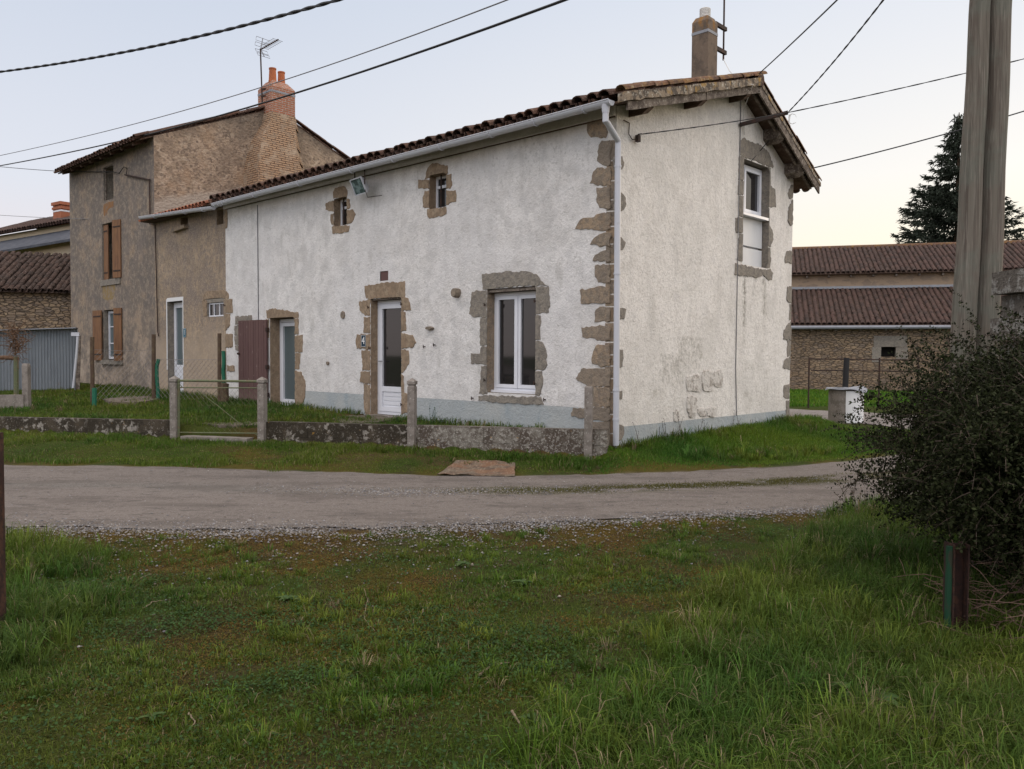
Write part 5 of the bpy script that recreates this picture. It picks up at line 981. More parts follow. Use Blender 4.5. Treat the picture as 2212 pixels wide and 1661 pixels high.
# ================================================================== GARDEN WALL, POSTS, GATE
def wp(u, v, off=0.0): return on_plane(u, v, WL0-_wn*off, _wn)
random.seed(21)
def wall_piece(u0, u1, vt0, vt1, mat, label, th=.17, joints=True):
    a = wp(u0, vt0); b = wp(u1, vt1); d = (b-a); d.z = 0; L = d.length; n = max(2, int(L/.5)); mb = MB()
    rowz = [-.06, .24, 1.0]
    def zt(k): return a.z*(1-k)+b.z*k
    zg = -.05
    # two courses of blocks with recessed joints
    nb = max(1, round(L/.48))
    for course in range(2):
        nn = nb; off = 0 if course == 0 else .5
        edges = [0]+[(i+off)/nb for i in range(0 if off else 1, nb)]+[1]
        for k0, k1 in zip(edges, edges[1:]):
            if k1-k0 < .01: continue
            lo = (zg, zt(0)-.235)[course] ; p0 = a.lerp(b, k0+.003/L); p1 = a.lerp(b, k1-.003/L); hi0, hi1 = (zt(k0)-.24, zt(k1)-.24) if course == 0 else (zt(k0), zt(k1)); lo0, lo1 = (zg, zg) if course == 0 else (zt(k0)-.232, zt(k1)-.232)
            j = random.uniform(-.003, .003); vs = []
            for off_, (z0, z1) in ((j, (lo0, hi0)), (th, (lo0, hi0))):
                pa = Vector((p0.x, p0.y, 0))+_wn*off_; pb = Vector((p1.x, p1.y, 0))+_wn*off_
                vs += [pa+Zv*lo0, pb+Zv*lo1, pb+Zv*hi1, pa+Zv*hi0]
            mb.add(vs, [(0, 1, 2, 3), (5, 4, 7, 6), (3, 2, 6, 7), (0, 3, 7, 4), (1, 5, 6, 2)])
    core = MB()
    p0, p1 = a, b; vs = []
    for off_ in (.006, th-.006):
        pa = Vector((p0.x, p0.y, 0))+_wn*off_; pb = Vector((p1.x, p1.y, 0))+_wn*off_; vs += [pa+Zv*zg, pb+Zv*zg, pb+Zv*(b.z-.006), pa+Zv*(a.z-.006)]
    mb.add(vs, [(0, 1, 2, 3), (5, 4, 7, 6), (3, 2, 6, 7), (0, 3, 7, 4), (1, 5, 6, 2)])
    return mk('low_wall', mb, mat, label=label, cat='wall', group='pieces of the low garden wall')
wall_piece(-420, 368, 893, 908, mt['mosswall'], 'low mossy block wall left of the garden gate')
wall_piece(574, 884, 911, 919, mt['mosswall'], 'dark lichen spotted low wall between the gate and the middle concrete post')
wall_piece(896, 1265, 919, 928, mt['blockwall'], 'grey block wall of two courses under the tall window')
wall_piece(1278, 1312, 927, 928, mt['blockwall'], 'short stub of block wall between the end post and the house corner')
def cpost(u, vt, vb, label, w_=.112, off=-.02, cap=True, grp='concrete fence posts'):
    p = wp(u, vb, off=-off); q = wp(u, vt, off=-off); top = q.z; mb = MB(); h = w_/2; c = Vector((p.x, p.y, 0)); d = _wd
    def sq(w2, z): return [c+d*i*w2+_wn*j*w2+Zv*z for i, j in ((-1, -1), (1, -1), (1, 1), (-1, 1))]
    lev = [(h, -.2), (h, top-.13), (h*.82, top-.12), (h*.82, top-.10), (h*1.12, top-.09), (h*1.12, top-.045), (.008, top)] if cap else [(h, -.2), (h, top-.02), (h*.85, top)]
    vs = [x for l in lev for x in sq(*l)]; fs = [(i*4+k, i*4+(k+1) % 4, (i+1)*4+(k+1) % 4, (i+1)*4+k) for i in range(len(lev)-1) for k in range(4)]+[tuple((len(lev)-1)*4+k for k in range(4))]
    mb.add(vs, fs); return mk('concrete_post', mb, mt['concrete'], label=label, cat='post', group=grp), c, top
cpost(378, 812, 955, 'concrete post with a pyramid cap on the left of the garden gate')
cpost(567, 814, 962, 'concrete post with a pyramid cap on the right of the garden gate')
cpost(890, 817, 975, 'concrete post with a pyramid cap between the two long wall pieces')
cpost(1271, 834, 985, 'flat topped concrete post at the house end of the garden wall', cap=False)
gate = root('garden_gate', wp(475, 955), 'rusty green tubular metal garden gate with torn wire mesh', 'gate')
G = lambda u, v: wp(u, v, off=.01)
mb = MB()
for a, b, r_ in [((386, 948), (386, 820), .022), ((560, 955), (560, 824), .018)]: mb.tube([G(*a), G(*b)], r_, 8)
for a, b, r_ in [((380, 822), (572, 824), .020), ((387, 837), (560, 838), .010), ((386, 934), (560, 936), .010), ((385, 950), (562, 952), .020)]: mb.tube([G(*a), G(*b)], r_, 8)
mb.tube([G(387, 950), G(387, 944)], .02, 6); mk('gate_frame', mb, mt['gate'], gate)
mb = MB(); mb.tube([G(425, 842), G(470, 876), G(522, 918)], .006, 5); mb.tube([G(388, 829), G(394, 837)], .008, 5); mb.tube([G(560, 945), G(552, 937)], .008, 5); mk('brace_wire', mb, mt['gate'], gate)
def mesh_panel(mb, P, w_, h_, cell, r_, keep=lambda a, b: True):
    # diagonal wire lattice over a w x h panel; P(a, z) -> point
    def line(x0, z0, sgn):
        pts = []; k = 0
        while True:
            x = x0+k*cell/2; z = z0+sgn*k*cell/2
            if x > w_ or z < -1e-6 or z > h_+1e-6: break
            pts.append((x, z)); k += 1
        return pts
    st = [(0, i*cell, s_) for i in range(int(h_/cell)+1) for s_ in (1, -1)] + [(i*cell, 0, 1) for i in range(1, int(w_/cell)+1)] + [(i*cell, math.floor(h_/cell)*cell, -1) for i in range(1, int(w_/cell)+1)]
    for x0, z0, sg in st:
        pts = line(x0, z0, sg)
        for p, q in zip(pts, pts[1:]):
            if keep(*p) and keep(*q): mb.tube([P(*p), P(*q)], r_, 3, caps=False)
g0 = G(389, 936); g1_ = G(560, 936); gh_ = G(389, 838).z-g0.z; gw = (g1_-g0).length; gd = (g1_-g0).normalized()
mb = MB(); mesh_panel(mb, lambda a, z: g0+gd*a+Zv*(z-.0), gw, gh_, .10, .0018, lambda a, z: (z > gh_*.55 and a > gw*.22) or (z < gh_*.14 and gw*.3 < a < gw*.8)); mk('wire_mesh', mb, mt['gate'], gate)
mb = MB(); q = wp(475, 957); mb.box(Vector((q.x, q.y, .13)), _wd*.62, _wn*.18, Zv*.06); mk('gate_sill', mb, mt['concrete'], label='pale concrete sill on the ground under the garden gate', cat='sill')
# yard fence: posts, stakes and netting
def stake(u, vt, vb, r_, mat, label, name='fence_post', lean=(0, 0), z=.47, cat='post', grp='posts of the yard fence', wob=0):
    b = gnd(u, vb, z); t = at(u+lean[0], vt, b.y); mb = MB(); pts = [Vector((b.x, b.y, b.z-.15))]+[b.lerp(t, k/5)+Vector((random.uniform(-wob, wob), 0, 0)) for k in range(1, 6)]
    mb.tube(pts, r_, 8); return mk(name, mb, mat, label=label, cat=cat, group=grp), b
_, f0 = stake(199, 728, 868, .045, mt['post'], 'mossy brown fence post in front of the orange brown shutters', wob=.01)
stake(204, 838, 870, .05, mt['greenpaint'], 'short green tube round the foot of the leftmost yard post', name='green_stake', grp='green stakes of the yard fence', cat='stake')
_, f1 = stake(332, 722, 862, .050, mt['post'], 'tall dark brown post left of the beige cottage door')
stake(341, 776, 862, .045, mt['greenpaint'], 'crooked green stake beside the tall dark brown post', name='green_stake', grp='green stakes of the yard fence', cat='stake', wob=.03)
_, f2 = stake(474, 720, 866, .045, mt['post'], 'brown post in front of the cottage, behind the gate')
stake(482, 758, 830, .045, mt['greenpaint'], 'green stake fixed on the stump behind the gate', name='green_stake', grp='green stakes of the yard fence', cat='stake', wob=.015, z=.8)
stake(485, 828, 866, .10, mt['post'], 'rotten broad wooden stump under the green stake behind the gate', name='wooden_stump', grp=None, cat='stump', wob=.01)
fence = root('wire_fence', f0, 'sagging diamond wire netting between the brown yard posts', 'fence'); mb = MB()
wiremat = surf('galvanised_wire', (.22, .20, .19), rough=.6)
for a, b, hh_ in ((f0, f1, 1.15), (f1, f2, .95)):
    d = b-a; L = Vector((d.x, d.y, 0)).length; dn2 = d/L
    mb = MB(); mesh_panel(mb, lambda x, z: a+dn2*x+Zv*(z+.02+.012*math.sin(x*5)), L, hh_, .13, .0032); mb.tube([a+Zv*hh_, a+d*.5+Zv*(hh_-.02), b+Zv*hh_], .004, 4); mk('netting', mb, wiremat, fence)
# maroon plank door folded back against the wall
md = root('plank_door', FP(10.1, .36, .08), 'maroon painted plank door folded back on the white wall', 'door')
h0 = FP(OP['narrow'][1]+.03, 0, .055); h1 = FP(fac(526.5, 780)[0], 0, .12); dd = (h1-h0); zt0 = fac(572, 689)[1]; 
mb = MB(); nb = 11; dn3 = dd.normalized(); nn3 = dn3.cross(Zv).normalized()
for i in range(nb):
    c = h0 + dd*((i+.5)/nb); mb.box(Vector((c.x, c.y, (zt0-.02+.36)/2+random.uniform(-.004, .004))), dn3*(dd.length/nb/2-.004), nn3*(.018+.002*(i % 2)), Zv*(zt0-.02-.36)/2)
mk('planks', mb, mt['maroon'], md)
for z in (.62, 1.25, 2.1): m_ = MB(); m_.box(Vector((h0.x, h0.y, z)), dn3*.03, nn3*.035, Zv*.045); mk('hinge', m_, mt['iron'], md)
m_ = MB(); c = h1 - dn3*.04 - S*.045; m_.lathe(Vector((c.x, c.y, 1.55)), [(.0, -.03), (.03, -.02), (.035, 0), (.03, .02), (0, .03)], 10); mk('latch', m_, mt['iron'], md)
# number plates
mt['enamel'] = surf('blue_enamel', (.01, .035, .06), rough=.25); mt['enamelw'] = surf('white_enamel', (.75, .76, .76), rough=.3); mt['enamelt'] = surf('teal_enamel', (.02, .11, .16), rough=.3)
def plate(u, v, w_, h_, txt, label, mat, name='number_plate', P=FP, off=.025):
    t, z = fac(u, v); r_ = root(name, P(t, z, off), label, 'number plate'); m_ = MB(); rbox(m_, P, t-w_/2, t+w_/2, z-h_/2, z+h_/2, off-.004, off); mk('plate', m_, mt[mat], r_)
    m_ = MB(); ring(m_, P, t-w_/2+.006, t+w_/2-.006, z-h_/2+.006, z+h_/2-.006, .005, off, off+.0015); mk('plate_border', m_, mt['enamelw'], r_)
    cu = bpy.data.curves.new('digit', 'FONT'); cu.body = txt; cu.size = h_*.85; cu.extrude = .001; cu.align_x = 'CENTER'; cu.align_y = 'CENTER'; tmp = bpy.data.objects.new('tmp', cu); COL.objects.link(tmp)
    dg = bpy.context.evaluated_depsgraph_get(); me = bpy.data.meshes.new_from_object(tmp.evaluated_get(dg)); bpy.data.objects.remove(tmp)
    m4 = Matrix((( -U.x, 0, -S.x, 0), (-U.y, 0, -S.y, 0), (0, 1, 0, 0), (0, 0, 0, 1))); m4.translation = P(t, z, off+.003); me.transform(m4); me.materials.clear(); me.materials.append(mt['enamelw'])
    o = bpy.data.objects.new('digit', me); COL.objects.link(o); o.parent = r_; o.matrix_parent_inverse = Matrix.Translation(r_.location).inverted()
plate(*zd(4, 1157, 547), .15, .24, '4', 'small dark blue enamel number plate reading 4 on the door jamb', 'enamel')
plate(*zd(12, 1459, 601), .17, .24, '1', 'small teal number plate beside the cottage door', 'enamelt', off=.012)
# floodlight under the eaves
fl = root('floodlight', FP(7.6, 4.6, .3), 'square grey floodlight hanging under the eaves beside the small left window', 'floodlight')
t0, z0 = fac(775, 402, .30); cF = FP(t0, z0, .30); fn = (-S*.93 + U*.12 - Zv*.42).normalized(); fx = Zv.cross(fn).normalized(); fy = fn.cross(fx)
mb = MB(); vs = [cF+fx*i*.21+fy*j*.15-fn*0 for i, j in ((-1, -1), (1, -1), (1, 1), (-1, 1))]+[cF+fx*i*.12+fy*j*.09-fn*.13 for i, j in ((-1, -1), (1, -1), (1, 1), (-1, 1))]
mb.add(vs, [(0, 1, 5, 4), (1, 2, 6, 5), (2, 3, 7, 6), (3, 0, 4, 7), (7, 6, 5, 4)]); mk('lamp_housing', mb, mt['gutter'], fl)
mb = MB()
for a, b in ((0, 1), (1, 2), (2, 3), (3, 0)): mb.beam(vs[a]+fn*.01, vs[b]+fn*.01, .022, .03, up=fn)
mk('lamp_rim', mb, mt['gutter'], fl)
mb = MB(); mb.add([v_+fn*.012 for v_ in vs[:4]], [(0, 1, 2, 3)]); mk('lamp_glass', mb, surf('lamp_glass', (.05, .075, .07), [L_(9, .45, .6, (.20, .27, .27), .8)], rough=.12), fl)
mb = MB(); mb.tube([cF+fx*.23, cF+fx*.23+Zv*.42], .012, 6); mb.tube([cF-fx*.16+Zv*.13, cF-fx*.16+Zv*.38], .012, 6); mb.tube([cF+fx*.24-Zv*.1, cF+fx*.34-Zv*.26, FP(*fac(*zd(3, 1310, 585)), .02)], .007, 5)
mk('lamp_arm', mb, mt['iron'], fl)
# hooks and latches on the walls
for zk, x, y in ((5, 320, 1150), (5, 800, 1160), (4, 1745, 580), (4, 1662, 594), (5, 405, 530), (5, 403, 1030), (5, 737, 505), (5, 735, 1050), (4, 1200, 268), (4, 1208, 605), (3, 4, 1496), (4, 1474, 240), (4, 1474, 1075)):
    t, z = fac(*zd(zk, x, y)); m_ = MB(); m_.beam(FP(t, z, 0), FP(t, z, .045), .018, .018); m_.tube([FP(t, z-.03, .04), FP(t, z+.03, .045)], .009, 6); mk('iron_hook', m_, mt['iron'], house)
# iron rod by the corner
b0 = gnd(1294, 978, .15); t1_ = at(1299, 927, b0.y); mb = MB(); mb.tube([b0-Zv*.1, b0.lerp(t1_, .6)+Vector((-.01, 0, 0)), t1_], .022, 8); mk('iron_rod', mb, mt['iron'], label='bent black iron bar stuck in the grass near the downpipe', cat='iron bar')
# warped plywood sheet on the verge
pc = [gnd(*q, .10) for q in ((945, 1012), (1112, 1015), (1112, 992), (985, 990))]; mb = MB(); N = 10; vs = []
for lay in (0, .012):
    for j in range(5):
        for i in range(N+1):
            p = pc[0].lerp(pc[1], i/N).lerp(pc[3].lerp(pc[2], i/N), j/4); vs.append(Vector((p.x+random.uniform(-.01, .01)*(i in (0, N)), p.y+random.uniform(-.02, .02)*(j in (0, 4)), gh1(p.x, p.y)+.022+lay+.006*math.sin(i*.7+j)+.005*math.sin(i*1.9))))
n5 = 5*(N+1); fs = [(j*(N+1)+i+l*n5, j*(N+1)+i+1+l*n5, (j+1)*(N+1)+i+1+l*n5, (j+1)*(N+1)+i+l*n5) for l in (0, 1) for j in range(4) for i in range(N)]
per = [i for i in range(N+1)]+[(j+1)*(N+1)-1 for j in range(1, 5)]+[4*(N+1)+i for i in range(N-1, -1, -1)]+[j*(N+1) for j in range(3, 0, -1)]
fs += [(per[i], per[(i+1) % len(per)], per[(i+1) % len(per)]+n5, per[i]+n5) for i in range(len(per))]
mk('wooden_sheet', mb.add(vs, fs), mt['ply'], label='warped rotting plywood sheet lying on the grass verge', cat='board')
# flat stones by the doorway and the mound inside the gate
mt['slab'] = surf('muddy_slab', (.13, .105, .08), [L_(6, .44, .58, (.055, .055, .025), .85), L_(20, .5, .65, (.20, .17, .14), .5)], [dict(s=20, dist=.03, f=.8)])
def slab(pts, z0, z1, label, mat, name='paving_slab', cat='slab', group=None):
    P = roughen([(gnd(*q, z1).x, gnd(*q, z1).y) for q in pts], .12, .03); mb = MB(); mb.prism(lambda a, b, d: Vector((a, b, d)), P, z0, z1); return mk(name, mb, mat, label=label, cat=cat, group=group)
slab([(718, 903), (760, 896), (825, 897), (850, 906), (800, 913), (740, 912)], .1, .385, 'worn stone slab before the numbered door', mt['slab'])
slab([(558, 912), (505, 905), (452, 909), (436, 914), (475, 919), (558, 918)], .1, .352, 'broken concrete slab just inside the garden gate', mt['slab'])
slab([(225, 862), (260, 855), (330, 855), (346, 861), (300, 868), (240, 868)], .1, .485, 'low bare earth and rubble heap before the cottage fence', surf('earth_rubble', (.13, .10, .075), [L_(9, .45, .6, (.22, .19, .16), .7)], [dict(s=12, dist=.05, f=1)]), 'rubble_heap', 'heap')
# ================================================================== LEFT SIDE
cf0 = Vector((-16.6, 21.4, 0)); cf1 = at(168, 712, 22.7); cf1.z = 0; L = (cf1-cf0).length; dcf = (cf1-cf0).normalized(); ncf = Vector((dcf.y, -dcf.x, 0)); ncf = ncf if ncf.y < 0 else -ncf
shed = root('metal_shed', cf1, 'low lean-to of grey corrugated steel sheets against the tall house', 'shed')
zr = at(168, 711, 22.7).z; zl = at(0, 722, cf0.y+.7).z-.06
mb = MB(); N = int(L/.076*6); vs = []; z0_ = .35
for i in range(N+1):
    k = i/N; p = cf0+dcf*(L*k)+ncf*(.018*math.cos(2*math.pi*L*k/.076)); vs += [p+Zv*z0_, p+Zv*(zl*(1-k)+zr*k)]
mb.add(vs, [(2*i, 2*i+2, 2*i+3, 2*i+1) for i in range(N)]); mk('corrugated_panel', mb, mt['corrugated'], shed, smooth_=True)
mb = MB(); mb.beam(cf0+ncf*.10+Zv*(zl+.03), cf1+ncf*.10+Zv*(zr+.03), .3, .025); mk('roof_edge', mb, mt['zinc'], shed)
vs = [cf0+Zv*(zl+.04), cf1+Zv*(zr+.04), cf1-dcf*.3-ncf*.8+Zv*(zr-.05), cf0-ncf*.8+Zv*(zl-.05)]; mb = MB(); mb.add(vs+[v_-Zv*.03 for v_ in vs], [(0, 1, 2, 3), (7, 6, 5, 4), (0, 4, 5, 1), (1, 5, 6, 2)]); mk('roof', mb, mt['corrugated'], shed)
mb = MB(); q1 = at(168, 727, 22.3); q2 = at(165, 770, 22.3); q3 = at(158, 838, 22.3); mb.tube([q1, q2, q3], [.035, .032, .032], 8); mb.box(at(163, 722, 22.35), dcf*.10, ncf*.04, Zv*.05); mk('downpipe', mb, mt['gutter'], shed)
mb = MB(); mb.beam(at(170, 725, 22.6), at(168, 845, 22.6), .10, .05, up=ncf); mk('corner_board', mb, mt['wood_old'], shed)
# old tiled outbuilding behind it
ob = root('outbuilding', (-15, 28, 0), 'old stone outbuilding with a dark mossy tiled roof behind the metal shed', 'outbuilding')
oa = Vector((-22, 26.9, 0)); obp = Vector((-14.9, 28.6, 0)); dob = (obp-oa).normalized(); nob = Vector((dob.y, -dob.x, 0)); nob = nob if nob.y < 0 else -nob
ze = at(75, 632, 27.9).z; zrg = at(75, 558, 31.3).z; mb = MB()
c_ = [oa, obp, obp-nob*3.4, oa-nob*3.4]; mb.add([q+Zv*0 for q in c_]+[c_[0]+Zv*(ze+.1), c_[1]+Zv*(ze+.1), c_[2]+Zv*zrg, c_[3]+Zv*zrg], [(0, 1, 5, 4), (1, 2, 6, 5), (2, 3, 7, 6), (3, 0, 4, 7)]); mk('wall', mb, mt['barnwall'], ob)
up_ = (-nob*3.4+Zv*(zrg-ze)).normalized(); nr2 = dob.cross(up_).normalized(); nr2 = nr2 if nr2.z > 0 else -nr2; mb = MB()
tiles(mb, oa+nob*.25+Zv*(ze+.02), dob, up_, nr2, 7.15, 3.95, jit=2.2, pitch=.20, r=.088, course=.30); mk('roof', mb, mt['tile_shed'], ob)
mb = MB(); a_ = [oa+nob*.2+Zv*ze, obp+nob*.2+Zv*ze, obp-nob*3.4+Zv*zrg, oa-nob*3.4+Zv*zrg]; mb.add(a_+[v_+Zv*.03 for v_ in a_], [(3, 2, 1, 0), (4, 5, 6, 7), (0, 1, 5, 4), (1, 2, 6, 5), (2, 3, 7, 6), (3, 0, 4, 7)]); mk('roof_boarding', mb, mt['wood_dark'], ob)
# cream house behind, with a slate lean-to and a brick chimney
ch_ = root('cream_house', (-24, 38, 0), 'cream rendered house with a brown tiled roof and brick chimney at the far left', 'house')
Pa = at(-60, 560, 41); Pb = at(200, 560, 34.5); Pa.z = Pb.z = 0; dch = (Pb-Pa).normalized(); nch = Vector((dch.y, -dch.x, 0)); nch = nch if nch.y < 0 else -nch
def chp(u, v, off=0): p = on_plane(u, v, Pa+nch*off, nch); return p
zE = chp(75, 496).z; zE2 = chp(10, 515).z; LL = (Pb-Pa).length
mb = MB(); c_ = [Pa, Pb, Pb-nch*6, Pa-nch*6]; mb.add(c_+[q+Zv*(zE) for q in c_], [(0, 1, 5, 4), (1, 2, 6, 5), (2, 3, 7, 6), (3, 0, 4, 7)]); mk('wall', mb, mt['cream'], ch_)
upc = (-nch+Zv*.40).normalized(); nrc = dch.cross(upc).normalized(); nrc = nrc if nrc.z > 0 else -nrc
mb = MB(); tiles(mb, Pa+nch*.35+Zv*(zE-.02), dch, upc, nrc, LL, 3.3, jit=1, pitch=.24, r=.10); rf = mk('roof', mb, mt['tile_barn'], ch_)
mb = MB(); a_ = [Pa+nch*.3+Zv*(zE-.06), Pb+nch*.3+Zv*(zE-.06), Pb-nch*2.6+Zv*(zE+1.1), Pa-nch*2.6+Zv*(zE+1.1)]; b_ = [Pb-nch*6+Zv*zE, Pa-nch*6+Zv*zE]; mb.add(a_+b_, [(0, 1, 2, 3), (3, 2, 4, 5)]); mk('roof_boarding', mb, mt['wood_dark'], ch_)
cp = at(141, 470, 37.6); zb_ = cp.z-1; zt2 = at(141, 439, 37.6).z; mb = MB()
for hw, z0, z1 in ((.36, zb_, zt2-.32), (.40, zt2-.32, zt2-.22), (.36, zt2-.22, zt2-.14), (.42, zt2-.14, zt2)):
    c = Vector((cp.x, cp.y, (z0+z1)/2)); mb.box(c, dch*hw, nch*hw, Zv*(z1-z0)/2)
ccm = mk('chimney', mb, surf('red_brick_far', (.33, .12, .065), [L_(3, .45, .6, (.24, .09, .05), .6)]), ch_)
mb = MB(); mb.box(Vector((cp.x, cp.y, zt2-.40)), dch*.37, nch*.37, Zv*.035); mk('strap', mb, mt['pvc'], ccm)
sl_ = surf('slate_blue_sheet_roof', (.055, .06, .075), [L_(3, .45, .65, (.10, .105, .12), .6)], [dict(s=6, dist=.03, f=.4)])
la = chp(-30, 541, 1.6); lb = chp(160, 503, 1.6); mb = MB(); a_ = [Vector((*chp(-40, 548, 1.7).xy, chp(-40, 548, 1.7).z)), chp(165, 505+8, 1.7), chp(165, 487+6, .02), chp(-40, 528, .02)]
mb.add(a_+[v_-Zv*.10 for v_ in a_], [(0, 1, 2, 3), (7, 6, 5, 4), (0, 4, 5, 1), (1, 5, 6, 2), (3, 7, 4, 0)]); mk('lean_to_roof', mb, sl_, ch_, label='dark slate blue lean-to roof')
mb = MB(); a_ = [chp(56, 500, 1.2), chp(190, 500, 1.2)]; q0, q1 = a_; zt3 = chp(110, 522, 1.2).z; mb.add([Vector((q0.x, q0.y, 0)), Vector((q1.x, q1.y, 0)), Vector((q1.x, q1.y, zt3+.12)), Vector((q0.x, q0.y, zt3))], [(0, 1, 2, 3)]); mb.add([Vector((q0.x, q0.y, 0)), Vector((q0.x, q0.y, zt3)), Vector((q0.x, q0.y, zt3))-nch*1.2, Vector((q0.x, q0.y, 0))-nch*1.2], [(0, 1, 2, 3)]); mk('lean_to_wall', mb, mt['cream'], ch_)
# concrete post, stub wall, green post and vine at the left
b = gnd(58, 879, .42)
def simple_post(b, w_, top, mat, label, name, cat, group=None):
    mb = MB(); vs = []
    for hw, z in ((w_/2, -.1), (w_/2, top-.05), (w_/2*.75, top)):
        vs += [Vector((b.x+i*hw, b.y+j*hw, z)) for i, j in ((-1, -1), (1, -1), (1, 1), (-1, 1))]
    mb.add(vs, [(r_*4+k, r_*4+(k+1) % 4, (r_+1)*4+(k+1) % 4, (r_+1)*4+k) for r_ in range(2) for k in range(4)]+[(8, 9, 10, 11)]); return mk(name, mb, mat, label=label, cat=cat, group=group)
simple_post(b, .12, at(58, 785, b.y).z, mt['concrete'], 'grey concrete post at the end of the stub wall in front of the metal shed', 'concrete_post', 'post', 'concrete fence posts')
w0 = at(-30, 853, b.y-.3); w1_ = at(56, 853, b.y); mb = MB(); d_ = (w1_-w0); c = (w0+w1_)/2; mb.box(Vector((c.x, c.y, c.z/2)), Vector((d_.x, d_.y, 0))/2, Vector((0, .09, 0)), Zv*(c.z/2)); mk('stub_wall', mb, mt['concrete'], label='short concrete stub wall under the vine at the far left', cat='wall')
gp = gnd(35, 872, .44); mb = MB(); mb.tube([Vector((gp.x, gp.y, .3)), at(35, 770, gp.y)], .05, 8); mk('vine_post', mb, mt['gate'], label='mossy green post carrying the vine at the far left', cat='post')
vine = root('vine', gp, 'leafless brown vine with a tangled head growing along a rail', 'vine'); barkm = surf('vine_bark', (.13, .075, .045), [L_(30, .5, .7, (.20, .14, .10), .5)], [dict(s=60, dist=.01, f=.5)])
mb = MB(); mb.tube([at(-40, 776, gp.y-.2), at(10, 772, gp.y), at(40, 775, gp.y)], [.05, .045, .04], 8); mk('trunk', mb, barkm, vine)
mb = MB(); random.seed(3)
for i in range(90):
    c = at(34+random.gauss(0, 5), 768-random.random()*60, gp.y+random.uniform(-.15, .15)); pts = [c]
    dv = Vector((random.gauss(0, 1), random.gauss(0, .6), random.gauss(.2, 1))).normalized()
    for k in range(6): dv = (dv+Vector((random.gauss(0, .5), random.gauss(0, .4), random.gauss(0, .5)))).normalized(); c = c+dv*.07; pts.append(c)
    mb.tube(pts, [.010*(1-.12*k) for k in range(7)], 4)
mk('tangled_stems', mb, barkm, vine)
# ================================================================== RIGHT SIDE: barn, spruce, poles
barn = root('barn', (20, 39, 0), 'long low stone barn with two tiers of brown tiled roof at the right', 'barn')
B0 = at(1713, 838, 38.5); B0.z = 0; dbn = Vector((.957, -.29, 0)).normalized(); nbn = Vector((dbn.y, -dbn.x, 0)); nbn = nbn if nbn.y < 0 else -nbn
def bp(u, v, off=0): return on_plane(u, v, B0-nbn*off, nbn)
zg_ = bp(1880, 706).z; Ls, Le = -14.0, 26.0; A0_, A1_ = B0+dbn*Ls, B0+dbn*Le
def bw(p): return (p-B0).dot(dbn), p.z
w_tl = bw(bp(1903.5, 749)); w_br = bw(bp(1935, 770.5)); BW = (w_tl[0], w_br[0], w_br[1], w_tl[1])
BPf = lambda a, z, d=0.0: B0+dbn*a+Zv*z+nbn*d
mb = MB(); mb.poly(BPf, [(Ls, -.1), (Le, -.1), (Le, zg_), (Ls, zg_)], [hole(BW)]); mk('wall', mb, mt['barnwall'], barn)
mk('reveal', reveal(BPf, BW, .4), mt['stone_grey'], barn); mk('window_opening', backing(barn, BPf, BW, .4), mt['dark'], barn)
mb = MB(); rbox(mb, BPf, BW[0]-.32, BW[1]+.45, BW[3], BW[3]+.50, 0, .03); mk('lintel', mb, mt['stone_grey'], barn)
mb = MB(); rbox(mb, BPf, BW[0]-.38, BW[0], BW[2]-.25, BW[3], 0, .02); mk('jamb_stone', mb, mt['stone_grey'], barn); mb = MB(); rbox(mb, BPf, BW[1], BW[1]+.5, BW[2]-.1, BW[3]-.02, 0, .02); mk('jamb_stone', mb, mt['stone_grey'], barn)
off2 = 4.6; zf_ = bp(1880, 625, off2).z; zu_ = bp(1880, 591.5, off2).z; off3 = off2+4.2; zr_ = bp(1880, 537, off3).z
print('barn z', zg_, zf_, zu_, zr_)
def roofslab(oA, zA_, oB, zB_, mat, name):
    a_ = [A0_-nbn*oA+Zv*zA_, A1_-nbn*oA+Zv*zA_, A1_-nbn*oB+Zv*zB_, A0_-nbn*oB+Zv*zB_]
    m_ = MB(); m_.add(a_+[v_+Zv*.04 for v_ in a_], [(3, 2, 1, 0), (4, 5, 6, 7), (0, 1, 5, 4), (1, 2, 6, 5), (2, 3, 7, 6), (3, 0, 4, 7)]); mk(name, m_, mat, barn)
    up2 = (a_[3]-a_[0]); sl2 = up2.length; up2.normalize(); n2_ = dbn.cross(up2).normalized(); n2_ = n2_ if n2_.z > 0 else -n2_
    s0 = 6.0; m_ = MB(); tiles(m_, a_[0]+dbn*s0+Zv*.02, dbn, up2, n2_, Le-Ls-s0, sl2, jit=1.5, pitch=.235, r=.10, course=.37, seg=5); mk('roof', m_, mt['tile_barn'], barn)
roofslab(-.35, zg_+.05, off2, zf_, mt['wood_dark'], 'roof_boarding'); roofslab(off2-.35, zu_-.02, off3, zr_, mt['wood_dark'], 'roof_boarding')
mb = MB(); mb.add([A0_-nbn*off2+Zv*0, A1_-nbn*off2+Zv*0, A1_-nbn*off2+Zv*zu_, A0_-nbn*off2+Zv*zu_], [(0, 1, 2, 3)]); mk('upper_wall', mb, mt['barnupper'], barn)
mb = MB(); mb.add([A0_-nbn*off3+Zv*(zr_+.05), A1_-nbn*off3+Zv*(zr_+.05), A1_-nbn*(off3+4)+Zv*(zu_), A0_-nbn*(off3+4)+Zv*zu_], [(0, 1, 2, 3)]); mk('rear_roof', mb, mt['tile_barn'], barn)
